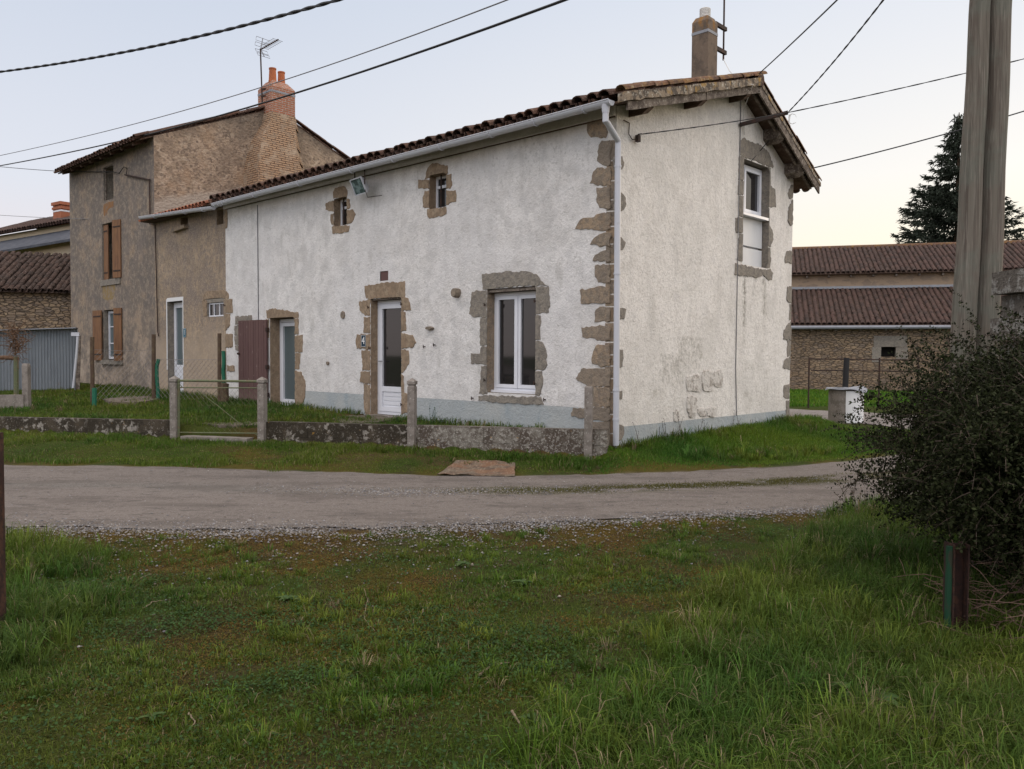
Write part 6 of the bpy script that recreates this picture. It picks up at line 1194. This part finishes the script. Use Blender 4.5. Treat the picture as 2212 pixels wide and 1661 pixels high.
for side in (A0_, A1_):
    mb = MB(); mb.add([side+Zv*-.1, side-nbn*off2+Zv*-.1, side-nbn*off2+Zv*zf_, side+Zv*zg_], [(0, 1, 2, 3)]); mb.add([side-nbn*off2+Zv*-.1, side-nbn*(off3+4)+Zv*-.1, side-nbn*(off3+4)+Zv*zu_, side-nbn*off3+Zv*zr_, side-nbn*off2+Zv*zu_], [(0, 1, 2, 3, 4)]); mk('end_wall', mb, mt['barnwall'], barn)
mb = MB(); mb.tube([A0_+nbn*.42+Zv*(zg_-.03), A1_+nbn*.42+Zv*(zg_-.03)], .085, 8); mk('gutter', mb, mt['zinc'], barn)
mb = MB(); mb.beam(A0_-nbn*(off2-.12)+Zv*(zf_+.10), A1_-nbn*(off2-.12)+Zv*(zf_+.10), .3, .12); mk('flashing', mb, mt['zinc'], barn)
mb = MB(); mb.tube([A0_-nbn*off3+Zv*(zr_+.09), A1_-nbn*off3+Zv*(zr_+.09)], .13, 8); mk('ridge', mb, mt['tile_verge'], barn)
for k in range(28):
    a = Ls+9.5+k*1.05
    if a > Le: break
    mb = MB(); mb.beam(BPf(a, zg_-.13, -.02), BPf(a, zg_-.13, .30), .09, .10); mk('rafter_foot', mb, mt['wood_old'], barn)
    mb = MB(); mb.beam(BPf(a, zu_-.10, -off2-.02), BPf(a, zu_-.10, -off2+.26), .09, .10); mk('rafter_foot', mb, mt['wood_old'], barn)
# spruce behind the barn
mt['needles'] = surf('spruce_needles', (0, 0, 0), attr='col', rough=.8, trans=.15)
sp = root('spruce_tree', (30.0, 56, 0), 'tall dark spruce standing behind the barn', 'tree')
top = at(2072, 243, 56); mb = MB(); mb.tube([Vector((top.x+.2, 56, 0)), Vector((top.x+.1, 56, top.z*.5)), Vector((top.x, 56, top.z))], [.38, .22, .03], 8); mk('trunk', mb, mt['post'], sp)
rg = np.random.default_rng(44); C = []; colr = []
z_ = 2.5
while z_ < top.z-.2:
    rad = (top.z-z_)*.50+.15; nbr = int(8+rad*2.4)
    for b_ in range(nbr):
        an = rg.uniform(0, 6.283); ln = rad*rg.uniform(.45, 1.15)
        if rg.random() < .12: ln *= .4
        m = max(6, int(ln*34)); s_ = np.sqrt(rg.random(m)); zz = z_+rg.normal(0, .12) - .18*ln*s_ + .22*ln*s_**3*rg.uniform(.3, 1.2)
        wdt = (.10+.42*(1-s_)*ln*.45); px = np.cos(an)*s_*ln; py = np.sin(an)*s_*ln; la_ = rg.normal(0, 1, m)*wdt*.6
        C.append(np.stack([top.x+px-np.sin(an)*la_, 56+py+np.cos(an)*la_, zz-np.abs(la_)*.3+rg.normal(0, .06, m)], 1)); 
    z_ += .24+.022*rad
C = np.concatenate(C); n = len(C); d1 = rg.normal(0, 1, (n, 3)); rad_ = C-np.array([top.x, 56, 0]); rad_[:, 2] = -.5; rad_ /= np.linalg.norm(rad_, axis=1)[:, None]; d1 = rad_+d1*.45; d1 /= np.linalg.norm(d1, axis=1)[:, None]; d2 = np.cross(d1, rg.normal(0, 1, (n, 3))); d2 /= np.linalg.norm(d2, axis=1)[:, None]
sz = rg.uniform(.16, .42, n)[:, None]; co = np.stack([C-d2*sz*.16, C+d2*sz*.16, C+d1*sz], 1).reshape(-1, 3)
cc = np.array([.020, .028, .018])*rg.uniform(.5, 1.6, (n, 1)); fast_mesh('crown', co, 3, np.arange(3*n), mt['needles'], np.repeat(cc, 3, 0), parent=sp)
# twin utility poles
for (ub, uw), (ut, tw_), lb, yy in (((2063.5, 54), (2118, 40), 'left pole of the pair of weathered wooden utility poles', 9.0), ((2114, 56), (2160.5, 46), 'right pole of the pair of weathered wooden utility poles', 9.05)):
    b = at(ub, 1076, yy); t = at(ut, 0, yy); d = t-b; rb, rt = uw/1776*yy/2, tw_/1776*yy/2; P_ = [b-d*.02]+[b+d*k for k in np.linspace(.04, 1.35, 22)]; mb = MB(); n = 20
    mb.tube([p + Vector((.006*math.sin(i*1.3+ub), 0, 0)) for i, p in enumerate(P_)], [rb+(rt-rb)*(i/17) for i in range(len(P_))], n); mk('utility_pole', mb, mt['pole'], label=lb, cat='utility pole', group='paired utility poles', smooth_=True)
# white drum with a bent lid and the dark post behind it, rail fence
wy = gnd(1824, 913, .03).y; wc = at(1826, 913, wy+.35); wc.z = -.02; wt = at(1826, 842, wy).z
well = root('well', wc, 'round concrete well with white sheet front and bent metal lid beside the lane', 'well')
mb = MB(); R_ = .385; mb.lathe(wc, [(R_, 0), (R_, wt), (R_-.05, wt+.01)], 32); mk('well_ring', mb, mt['concrete'], well, smooth_=False)
mb = MB(); vs = []; 
for i in range(13):
    a = R(-112+ i*8.5); vs += [wc+Vector((math.cos(a)*(R_+.012), math.sin(a)*(R_+.012), .05)), wc+Vector((math.cos(a)*(R_+.012), math.sin(a)*(R_+.012), wt-.01))]
mb.add(vs, [(2*i, 2*i+2, 2*i+3, 2*i+1) for i in range(12)]); mk('white_sheet', mb, mt['panel'], well)
mb = MB(); vs = []; nn = 36
for r_ in (0, .25, .44, .47):
    for i in range(nn):
        a = 2*math.pi*i/nn; z = wt+.055+.02*math.sin(2*a+.5)*r_/.4 - (.045+.02*math.sin(5*a) if r_ > .45 else 0)+.02*math.sin(a*3+1)*(r_ > .2); vs.append(wc+Vector((math.cos(a)*r_, math.sin(a)*r_, z)))
fs = [(r_*nn+i, r_*nn+(i+1) % nn, (r_+1)*nn+(i+1) % nn, (r_+1)*nn+i) for r_ in range(3) for i in range(nn)]; mb.add(vs, fs); mk('lid', mb, mt['zinc'], well)
bpst = at(1824, 850, 24); mb = MB(); mb.tube([Vector((bpst.x, 24, -.1)), at(1829, 773, 24)], [.085, .08], 10); mk('black_post', mb, mt['black'], label='thick black post behind the well', cat='post')
rl = root('rail_fence', (9.5, 25, 0), 'thin dark iron rail fence in front of the barn wall', 'fence')
for v0, v1 in ((775, 778), (800, 802)):
    mb = MB(); mb.tube([at(1747 if v0 < 780 else 1752, v0, 25.5), at(1985, v1, 24.6)], .022, 6); mk('rail', mb, mt['iron'], rl)
for u_ in (1748, 1900, 1984): p = at(u_, 775, 25.2); mb = MB(); mb.tube([Vector((p.x, p.y, -.1)), p+Zv*.03], .025, 6); mk('fence_upright', mb, mt['iron'], rl)
# lichened stone pillar at the right edge
pc_ = at(2200, 760, 7.6); mb = MB(); random.seed(8)
for k in range(11):
    z0 = k*.215; 
    for j in range(3): w3_ = .22; mb.box(Vector((4.50+.18+j*.37+(.1 if k % 2 else 0), 7.6+random.uniform(-.02, .02), z0+.10)), Vector((.175+random.uniform(-.02, .015), random.uniform(-.01, .01), 0)), Vector((0, .2, 0)), Zv*.104)
mk('stone_pillar', mb, surf('lichened_granite', (.12, .105, .09), [L_(10, .5, .58, (.26, .25, .23), .8), L_(30, .52, .6, (.07, .06, .05), .7)], [dict(s=20, d=5, dist=.05, f=1)]), label='lichen covered stone pillar at the right edge behind the bush', cat='pillar')
# gate posts either side of the camera's gateway
def hpost(u, v, top, w_, label):
    p = gnd(u, v, .03); mb = MB(); z = (top)/2; mb.box(Vector((p.x, p.y, z-.05)), Vector((w_/2, 0, 0)), Vector((0, .004, 0)), Zv*(z+.05)); mb.box(Vector((p.x-w_/2, p.y, z-.05)), Vector((.004, 0, 0)), Vector((0, .05, 0)), Zv*(z+.05)); mb.box(Vector((p.x+w_/2, p.y, z-.05)), Vector((.004, 0, 0)), Vector((0, .05, 0)), Zv*(z+.05)); return p
rustm = surf('dark_red_rust', (.030, .014, .011), [L_(18, .48, .6, (.065, .030, .018), .7, st=(1, 1, .4)), L_(50, .5, .6, (.015, .010, .009), .7)], [dict(s=60, dist=.004, f=.5)])
for u_, v_, w_, tp, lb in ((-21, 1372, .115, 1.12, 'rusty steel gate post at the left edge of the picture'), (2062, 1384, .085, .56, 'dark rusty steel gate post under the bush')):
    p = gnd(u_, v_, .03); gpst = root('gate_post', p, lb, 'post', 'steel gate posts'); mb = MB(); h_ = w_/2
    mb.box(Vector((p.x, p.y, tp/2-.05)), Vector((h_-.008, 0, 0)), Vector((0, .004, 0)), Zv*(tp/2+.05))
    for sx2 in (-1, 1): mb.box(Vector((p.x+sx2*(h_-.004), p.y, tp/2-.05)), Vector((.004, 0, 0)), Vector((0, .05, 0)), Zv*(tp/2+.05))
    mk('post_shaft', mb, rustm, gpst)
    if u_ > 0: mb = MB(); mb.box(Vector((p.x-h_-.014, p.y-.03, .24)), Vector((.012, 0, 0)), Vector((0, .012, 0)), Zv*.31); mk('gate_edge', mb, surf('green_gate_paint', (.008, .045, .022), [L_(20, .5, .62, (.035, .03, .02), .8, st=(1, 1, .4))], rough=.6), gpst)
print('part4 ok')

# ================================================================== BUSH
mt['bushleaf'] = surf('small_dark_leaves', (0, 0, 0), attr='col', rough=.65, spec=.06, trans=.1)
bush = root('bush', (3.45, 5.7, 0), 'big dark small leaved bush with arching twigs at the right edge', 'bush')
rg = np.random.default_rng(77); leafC = []; leafD = []; stems = MB(); NB = 3400
cen = np.array([3.60, 5.50, .98]); rr3 = np.array([1.32, 1.28, .86])
for i in range(NB):
    d = rg.normal(0, 1, 3); d /= np.linalg.norm(d); k = rg.uniform(.72, 1.06)
    lobe = rg.random(); cen, rr3 = ((np.array([3.86, 5.45, .93]), np.array([1.30, 1.22, .84])) if lobe < .60 else (np.array([2.66, 4.32, .84]), np.array([.44, .26, .42])) if lobe < .75 else (np.array([2.95, 5.4, .80]), np.array([.62, .5, .42])) if lobe < .84 else (np.array([3.25, 4.45, .92]), np.array([.70, .50, .62])))
    if rg.random() < .22: k = rg.uniform(1.06, 1.22)
    k = k*(.86+.30*float(vnoise(np.array([d[0]*2.2+9]), np.array([d[1]*2.2+d[2]*3.1]), 5)[0]))
    tip = cen+rr3*d*k
    und = smooth(.75, .1, tip[2]); tip[0] += und*.45*(tip[0] < cen[0])*1.0; tip[2] = max(tip[2], .22)
    base = np.array([3.75+rg.normal(0, .22), 5.8+rg.normal(0, .2), .02]); mid = base*.35+tip*.65; mid[2] = max(base[2]+.3, tip[2])+rg.uniform(.0, .30)
    ts = np.linspace(0, 1, 9)[:, None]; pts = (1-ts)**2*base+2*ts*(1-ts)*mid+ts**2*tip
    if i < 340: stems.tube([Vector(p) for p in pts], [.008*(1-.75*q/8)+.001 for q in range(9)], 3, caps=False)
    m = 34 if k > .9 else 24; tt = np.sort(rg.uniform(.42, 1.0, m))[:, None]; q = (1-tt)**2*base+2*tt*(1-tt)*mid+tt**2*tip; tang = 2*(1-tt)*(mid-base)+2*tt*(tip-mid)
    leafC.append(q); leafD.append(tang/np.linalg.norm(tang, axis=1)[:, None])
    for sdb in range(3):                               # side sprays
        t0 = rg.uniform(.5, .95); o = (1-t0)**2*base+2*t0*(1-t0)*mid+t0**2*tip; ta = 2*(1-t0)*(mid-base)+2*t0*(tip-mid); ta /= np.linalg.norm(ta); dv = ta*.8+rg.normal(0, .55, 3); dv /= np.linalg.norm(dv); ln = rg.uniform(.08, .30)
        m = int(ln/.011); s_ = np.linspace(.02, 1, m)[:, None]; q = o+dv*ln*s_+np.array([0, 0, -.05])*s_**2*ln*3; leafC.append(q); leafD.append(np.tile(dv, (m, 1)))
        if rg.random() < .4: stems.tube([Vector(o), Vector(o+dv*ln*.5+np.array([0, 0, -.0375])*ln), Vector(q[-1])], [.0025, .002, .0012], 3, caps=False)
Cq = np.concatenate(leafC); Dq = np.concatenate(leafD); n = len(Cq); side = np.cross(Dq, rg.normal(0, 1, (n, 3))); side /= np.linalg.norm(side, axis=1)[:, None]; ln = rg.uniform(.008, .016, n)[:, None]; dr = Dq*.35+side*np.where(rg.random(n) < .5, 1, -1)[:, None]; dr /= np.linalg.norm(dr, axis=1)[:, None]; w2 = np.cross(dr, rg.normal(0, 1, (n, 3))+np.array([0, 0, 1.5])); w2 /= np.linalg.norm(w2, axis=1)[:, None]
co = np.stack([Cq, Cq+dr*ln*.9+w2*ln*.55, Cq+dr*ln*1.9, Cq+dr*ln*.9-w2*ln*.55], 1).reshape(-1, 3); print('bush leaves', n)
cc = np.array([.018, .022, .009])*rg.uniform(.25, 2.0, (n, 1)); q = rg.random(n) < .05; cc[q] = np.array([.045, .04, .022]); idx = (np.array([[0, 1, 2, 3]])+np.arange(n)[:, None]*4).ravel()
fast_mesh('foliage', co, 4, idx, mt['bushleaf'], np.repeat(cc, 4, 0), parent=bush); mk('stems', stems, surf('bush_bark', (.07, .05, .038), [L_(30, .5, .7, (.14, .11, .09), .5)]), bush)
# heap of dry prunings under the bush
random.seed(12); mb = MB()
for i in range(420):
    a = Vector((random.gauss(2.95, .36), random.gauss(4.45, .32), 0)); 
    if a.x < 2.42: a.x = 2.42+random.random()*.4
    a.z = gh1(a.x, a.y)+random.random()**2*.30*math.exp(-((a.x-3.0)/.6)**2); dv = Vector((random.gauss(0, 1), random.gauss(0, .7), random.gauss(.1, .35))).normalized(); pts = [a]; L = random.uniform(.12, .5)
    for k in range(4): dv = (dv+Vector((random.gauss(0, .2), random.gauss(0, .2), random.gauss(-.08, .15)))).normalized(); a = a+dv*L/4; pts.append(Vector((a.x, a.y, max(a.z, .03))))
    mb.tube(pts, [random.uniform(.0018, .0038)*(1-.1*k) for k in range(5)], 3, caps=False)
mk('dry_prunings', mb, surf('dry_bramble', (.20, .13, .095), [dict(n='island', s=1, lo=.3, hi=1, c=(.10, .06, .045), f=.9)]), kind='stuff', label='tangled heap of dry brambles and prunings at the foot of the bush')
mt['dock'] = surf('broad_weed_leaf', (.040, .085, .020), [dict(n='island', s=1, lo=0, hi=1, c=(.060, .095, .022), f=.9), L_(30, .5, .7, (.03, .055, .015), .5)], rough=.5, spec=.2, trans=.15)
def rosette(u, v, R0, n, seed, label, up=.5):
    random.seed(seed); p = gnd(u, v, .03); c = Vector((p.x, p.y, gh1(p.x, p.y)+.02)); mb = MB()
    for i in range(n):
        a = i*2.4+random.random(); L = R0*random.uniform(.6, 1.1); d = Vector((math.cos(a), math.sin(a), 0)); sd = Vector((-d.y, d.x, 0)); e = up*random.uniform(.5, 1.3); rows = []
        for k in range(7):
            q = k/6; wv = L*.17*math.sin(math.pi*min(1, q*.92+.06))**.8+.002; cc_ = c+d*L*q+Zv*L*(e*q-e*.75*q*q)
            rows += [cc_-sd*wv+Zv*wv*.5, cc_-Zv*.001, cc_+sd*wv+Zv*wv*.5]
        mb.add(rows, [(k*3+j, k*3+j+1, k*3+4+j, k*3+3+j) for k in range(6) for j in (0, 1)])
    return mk('broad_leaved_weed', mb, mt['dock'], label=label, cat='weed', group='broad leaved weeds in the foreground', smooth_=True)
for i, (u, v, R_0, n, lb) in enumerate([(1655, 1395, .16, 9, 'broad leaved weed in the long grass right of the centre'), (1870, 1530, .16, 10, 'large broad leaved weed near the bottom right corner'), (1180, 1590, .14, 9, 'broad leaved weed at the bottom centre beside the broken stick'), (120, 1330, .16, 9, 'broad leaved weed in the left tall grass near the rusty gate post'), (1000, 1225, .09, 10, 'small flat weed in the orange moss below the gravel edge'), (620, 1300, .08, 9, 'small flat weed in the bare patch left of the centre'), (1130, 1265, .08, 10, 'small flat weed right of the short bent twig'), (330, 1560, .055, 9, 'small broad leaved weed in the clover at the bottom left')]):
    rosette(u, v, R_0, n, 200+i, lb, up=.75 if R_0 > .12 else .3)
# tall dry weeds
def weed(u, v, z, h, label, seed, n=5, mat=None, Y=None):
    random.seed(seed); p = gnd(u, v, z) if Y is None else at(u, v, Y); mb = MB(); leaf = []
    for i in range(n):
        a = p+Vector((random.gauss(0, .04), random.gauss(0, .03), -.03)); dv = Vector((random.gauss(0, .22), random.gauss(0, .15), 1)).normalized(); pts = [a]; L = h*random.uniform(.5, 1.1)
        for k in range(7): dv = (dv+Vector((random.gauss(0, .10), random.gauss(0, .08), -.02))).normalized(); a = a+dv*L/7; pts.append(a)
        mb.tube(pts, [.0045*(1-.1*k) for k in range(8)], 4, caps=False)
        for q in pts[2:]:
            for _ in range(2): dd_ = Vector((random.gauss(0, 1), random.gauss(0, 1), random.uniform(-.2, 1))).normalized()*random.uniform(.012, .03); s2 = dd_.cross(Zv).normalized()*dd_.length*.4; mb.add([q, q+dd_*.5+s2, q+dd_, q+dd_*.5-s2], [(0, 1, 2, 3)])
    return mk('weed', mb, mat or mt['weed'], label=label, cat='weed', group='dry weeds along the walls')
mt['weed'] = surf('dark_dry_weed', (.07, .050, .032)); mt['weedg'] = surf('fresh_weed', (.035, .075, .022))
zz_ = ZM[7]
for i, (x, y, h, lb) in enumerate([(478, 1478, .52, 'dry weed nearest the downpipe on the gable plinth'), (660, 1390, .50, 'second dry weed from the downpipe against the gable'), (800, 1380, .62, 'tall dry weed under the exposed stones of the gable'), (925, 1370, .42, 'leaning dry weed below the gable, left of the vertical cable'), (1180, 1340, .40, 'dry weed at the foot of the vertical cable'), (1340, 1310, .35, 'small dry weed near the far corner of the gable')]):
    s_, z_ = gab(*zd(7, x, y)); p = GP(s_, z_, .12); u_, v_ = zd(7, x, y); weed(u_, v_, 0, h, lb, 30+i, n=3, Y=p.y)
weed(1845, 1098, .05, .30, 'dark dry weed tuft on the near edge of the track', 50, n=6); weed(1870, 1100, .05, .24, 'smaller dry weed tuft right beside the tallest one by the track', 51, n=5)
weed(930, 915, .35, .32, 'fresh green weed above the grey block wall', 52, n=8, mat=mt['weedg']); weed(965, 916, .35, .18, 'low green weed on the block wall under the tall window', 53, n=8, mat=mt['weedg']); weed(858, 912, .36, .16, 'green weed tuft left of the middle concrete post', 54, n=10, mat=mt['weedg'])
# ================================================================== CABLES
def cable(pts3, r_, label, mat='black', twist=False, ext=(0, 0), name='cable', n=40, cat='cable', group='overhead cables'):
    p0, p1, p2 = pts3; ts = np.linspace(-ext[0], 1+ext[1], n); km = (p1-p0).length/((p1-p0).length+(p2-p1).length); out = []
    for t in ts:
        l0 = (t-km)*(t-1)/(km); l1 = t*(t-1)/(km*(km-1)); l2 = t*(t-km)/(1-km); out.append(p0*l0+p1*l1+p2*l2)
    mb = MB()
    if twist:
        tot = sum((b-a).length for a, b in zip(out, out[1:])); m = max(60, int(tot/.06))
        for ph in (0, math.pi):
            pp = []
            for i in range(m+1):
                q = i/m*(len(out)-1); a = min(int(q), len(out)-2); p = out[a].lerp(out[a+1], q-a); an = ph+i*.55; pp.append(p+Vector((math.cos(an), math.cos(an), math.sin(an)))*r_*.38)
            mb.tube(pp, r_*.62, 4)
    else: mb.tube(out, r_, 5)
    return mk(name, mb, mt[mat], label=label, cat=cat, group=group)
cable([at(0, 155, 17), at(364, 93, 13.5), at(728, 0, 10.5)], .024, 'thick twisted black cable crossing the top left of the sky', twist=True, ext=(.5, .6))
cable([at(0, 336, 30), at(560, 190, 19), at(1095, 0, 12)], .011, 'thin grey cable passing over the brick chimney', mat='greywire', ext=(.3, .5))
cable([at(0, 358, 30), at(600, 213, 17), at(1220, 0, 10)], .019, 'thick smooth black cable passing in front of the brick chimney', ext=(.3, .5))
cable([at(-10, 359, 30), at(70, 366, 28.8), at(133, 370, 27.6)], .010, 'short thin cable running to the eave of the tall house')
cable([at(-10, 464, 30), at(150, 472, 27), at(312, 473, 23.6)], .008, 'thin cable across the tall house to the cottage gutter', mat='greywire')
apx = W(-.42, RS-.05, rz(RS)+.2)
cable([apx, apx.lerp(at(1808, 0, 9.6), .5)-Zv*.01, at(1808, 0, 9.6)], .010, 'thin cable rising from the gable peak', ext=(0, .5))
hk = W(-.85, 4.6, 0); tip = at(1702, 243, 14.6)
cable([tip, at(1812, 120, 11.3), at(1908, 0, 9.2)], .014, 'sagging twisted cable rising from the wall arm to the top of the picture', twist=True, ext=(0, .35))
cable([tip, at(2090, 157, 14.6), at(2212, 127, 14.6)], .011, 'twisted cable running level from the wall arm to the right edge', twist=True, ext=(0, .3))
cable([at(1700, 376, 36), at(2015, 297, 36), at(2212, 240, 36)], .028, 'black cable from behind the roof corner in front of the spruce', ext=(0, .4))
anc = GP(*gab(1371, 292), .06); cable([anc, anc.lerp(tip, .5)-Zv*.02, tip], .009, 'twisted service cable stretched along the gable to the wall arm', twist=True)
arm = root('cable_bracket', GP(*gab(1596, 270), 0), 'dark iron bracket bar holding the cables under the gable roof', 'bracket')
a0_ = GP(*gab(1596, 270), .02); mb = MB(); mb.beam(a0_, tip, .06, .06); mk('arm_bar', mb, mt['iron'], arm)
mb = MB(); random.seed(9)
for i in range(6): 
    c = tip+Vector((.02, 0, -.05)); q = [c+Vector((math.cos(a)*.07*random.uniform(.6, 1.4)+.06, 0, math.sin(a)*.09-.06)) for a in np.linspace(random.random()*2, 5.5, 8)]; mb.tube(q, .003, 4)
mk('loose_wires', mb, mt['whitewire'], arm)
mb = MB(); c = anc; mb.tube([c-U*0+Zv*.0, c+Zv*.03+S*.09], .010, 5); mb.tube([GP(*gab(1345, 260), .02), GP(*gab(1357, 266), .02), GP(*gab(1356, 290), .02), GP(*gab(1362, 302), .03), c-Zv*.07], .008, 5); mb.box(c-Zv*.06, U*.03, S*.03, Zv*.05); mk('cable_anchor', mb, mt['iron'], label='small iron cable anchor on the gable right of the downpipe', cat='anchor')
mb = MB(); mb.tube([GP(*gab(1599, 214), .012), GP(*gab(1597, 330), .012), GP(*gab(1592, 480), .025), GP(*gab(1591, 640), .012), GP(*gab(1588, 795), .012), GP(*gab(1590, 898), .012)], .008, 5); mk('wall_cable', mb, mt['greywire'], label='vertical cable clipped down the gable wall', cat='cable')
mb = MB(); mb.tube([FP(*fac(557, 443), .012), FP(*fac(558, 560), .012), FP(*fac(559, 699), .012)], .010, 5); mk('wall_cable', mb, mt['greywire'], label='vertical grey cable down the street wall above the maroon door', cat='cable')
mb = MB(); mb.tube([W(.50, 4.02, 7.04), at(1575, 152, 14.7), at(1598, 178, 14.5), W(-.47, 3.3, rz(3.3)+.02), GP(*gab(1602, 240), .03), GP(*gab(1606, 292), .02)], .007, 5); mk('aerial_lead', mb, mt['whitewire'], label='white aerial lead drooping from the mast over the gable edge', cat='cable')
mb = MB(); mb.tube([at(1662, 302, 15.2), at(1640, 328, 15.4), GP(*gab(1621, 348), .02)], .008, 5); mk('wall_cable', mb, mt['black'], label='short black cable slanting to the top of the gable window', cat='cable')
# iron bracket and conduits on the tall house
br = root('cable_bracket', FP(*fac(327, 388), .1), 'iron cable bracket and conduit on the corner of the tall house', 'bracket')
mb = MB(); mb.tube([FP(*fac(327, 389), .05), FP(*fac(274, 378), .05)], .028, 6); mb.tube([FP(*fac(327, 388), .05), FP(*fac(328, 470), .05)], .022, 6); mk('bracket_bar', mb, mt['iron'], br)
mb = MB(); mb.tube([FP(*fac(u_, v_), .06) for u_, v_ in ((150, 371), (250, 372), (262, 375), (267, 368), (272, 361), (279, 364), (278, 378))], .012, 5); mk('bracket_cable', mb, mt['black'], br)
mb = MB(); mb.tube([FP(*fac(u_, v_), .04) for u_, v_ in ((325, 476), (326, 484), (338, 486), (340, 560), (342, 640), (344, 718), (346, 726))], .016, 6); mk('conduit', mb, mt['iron'], br)
# TV aerial on the brick chimney
ta = root('tv_aerial', W(T1-.2, sA-.25, zc0), 'TV aerial with grid reflectors on the brick chimney', 'aerial')
Yt = W(T1-.1, sA-.2, 0).y; mb = MB(); mb.tube([at(566.5, 221, Yt), at(562.5, 105, Yt)], .022, 6); mk('mast', mb, mt['iron'], ta)
mb = MB(); mb.beam(at(564, 194, Yt), at(574, 191, Yt), .05, .05); mk('clamp', mb, mt['iron'], ta); mb = MB(); mb.beam(at(564, 209, Yt), at(574, 206, Yt), .05, .05); mk('clamp', mb, mt['iron'], ta)
Zk = lambda x, y, dy=0: at((950+x*.24087)/1.85172, (100+y*.24087)/1.85172, Yt+dy)
mb = MB(); mb.tube([Zk(390, 405), Zk(680, 240, .3)], .022, 5)
for i in range(9): t = .15+i*.1; p = Zk(390, 405).lerp(Zk(680, 240, .3), t); mb.tube([p+Vector((-.17, .05, .07)), p+Vector((.17, -.05, -.07))], .006, 4)
mk('boom', mb, mt['iron'], ta); mb = MB(); mb.tube([Zk(420, 215), Zk(385, 400)], .014, 5); mb.tube([Zk(395, 415), Zk(445, 525)], .014, 5)
for q in ([(315, 185), (525, 260), (520, 320), (303, 245)], [(300, 275), (495, 340), (490, 400), (288, 330)], [(292, 390), (490, 440), (515, 500), (310, 430)], [(322, 455), (525, 515), (540, 555), (340, 495)]):
    l = [Zk(*p) for p in q]; mb.tube(l+[l[0]], .007, 4)
mk('reflector', mb, mt['zinc'], ta)
print('part5 ok', len(bpy.data.objects))

# ================================================================== the house across the track, seen only as a reflection in the panes
oh = root('opposite_house', (-4, -16, 0), 'brick red house across the track, seen only reflected in the tall window panes', 'house')
mb = MB(); mb.poly(lambda a, b: Vector((a, -15.0, b)), [(-11, -.1), (3, -.1), (3, 4.6), (-4, 7.2), (-11, 4.6)], [[(-8, .9), (-6.6, .9), (-6.6, 2.6), (-8, 2.6)], [(-2, .05), (-.9, .05), (-.9, 2.2), (-2, 2.2)]]); mk('wall', mb, mt['brick'], oh)
mb = MB(); a_ = [Vector((-11.4, -14.7, 4.45)), Vector((-4, -14.7, 7.25)), Vector((-4, -26, 7.25)), Vector((-11.4, -26, 4.45))]; b_ = [Vector((3.4, -14.7, 4.45)), Vector((3.4, -26, 4.45))]; mb.add(a_+b_, [(0, 1, 2, 3), (1, 4, 5, 2)]); mk('roof', mb, mt['tile_barn'], oh)
mb = MB(); mb.box(Vector((-7.3, -15.3, 1.75)), Vector((.7, 0, 0)), Vector((0, .02, 0)), Zv*.85); mk('window', mb, mt['dark'], oh); mb = MB(); mb.box(Vector((-1.45, -15.3, 1.1)), Vector((.55, 0, 0)), Vector((0, .02, 0)), Zv*1.1); mk('door', mb, mt['wood_dark'], oh)
print('part6 ok')
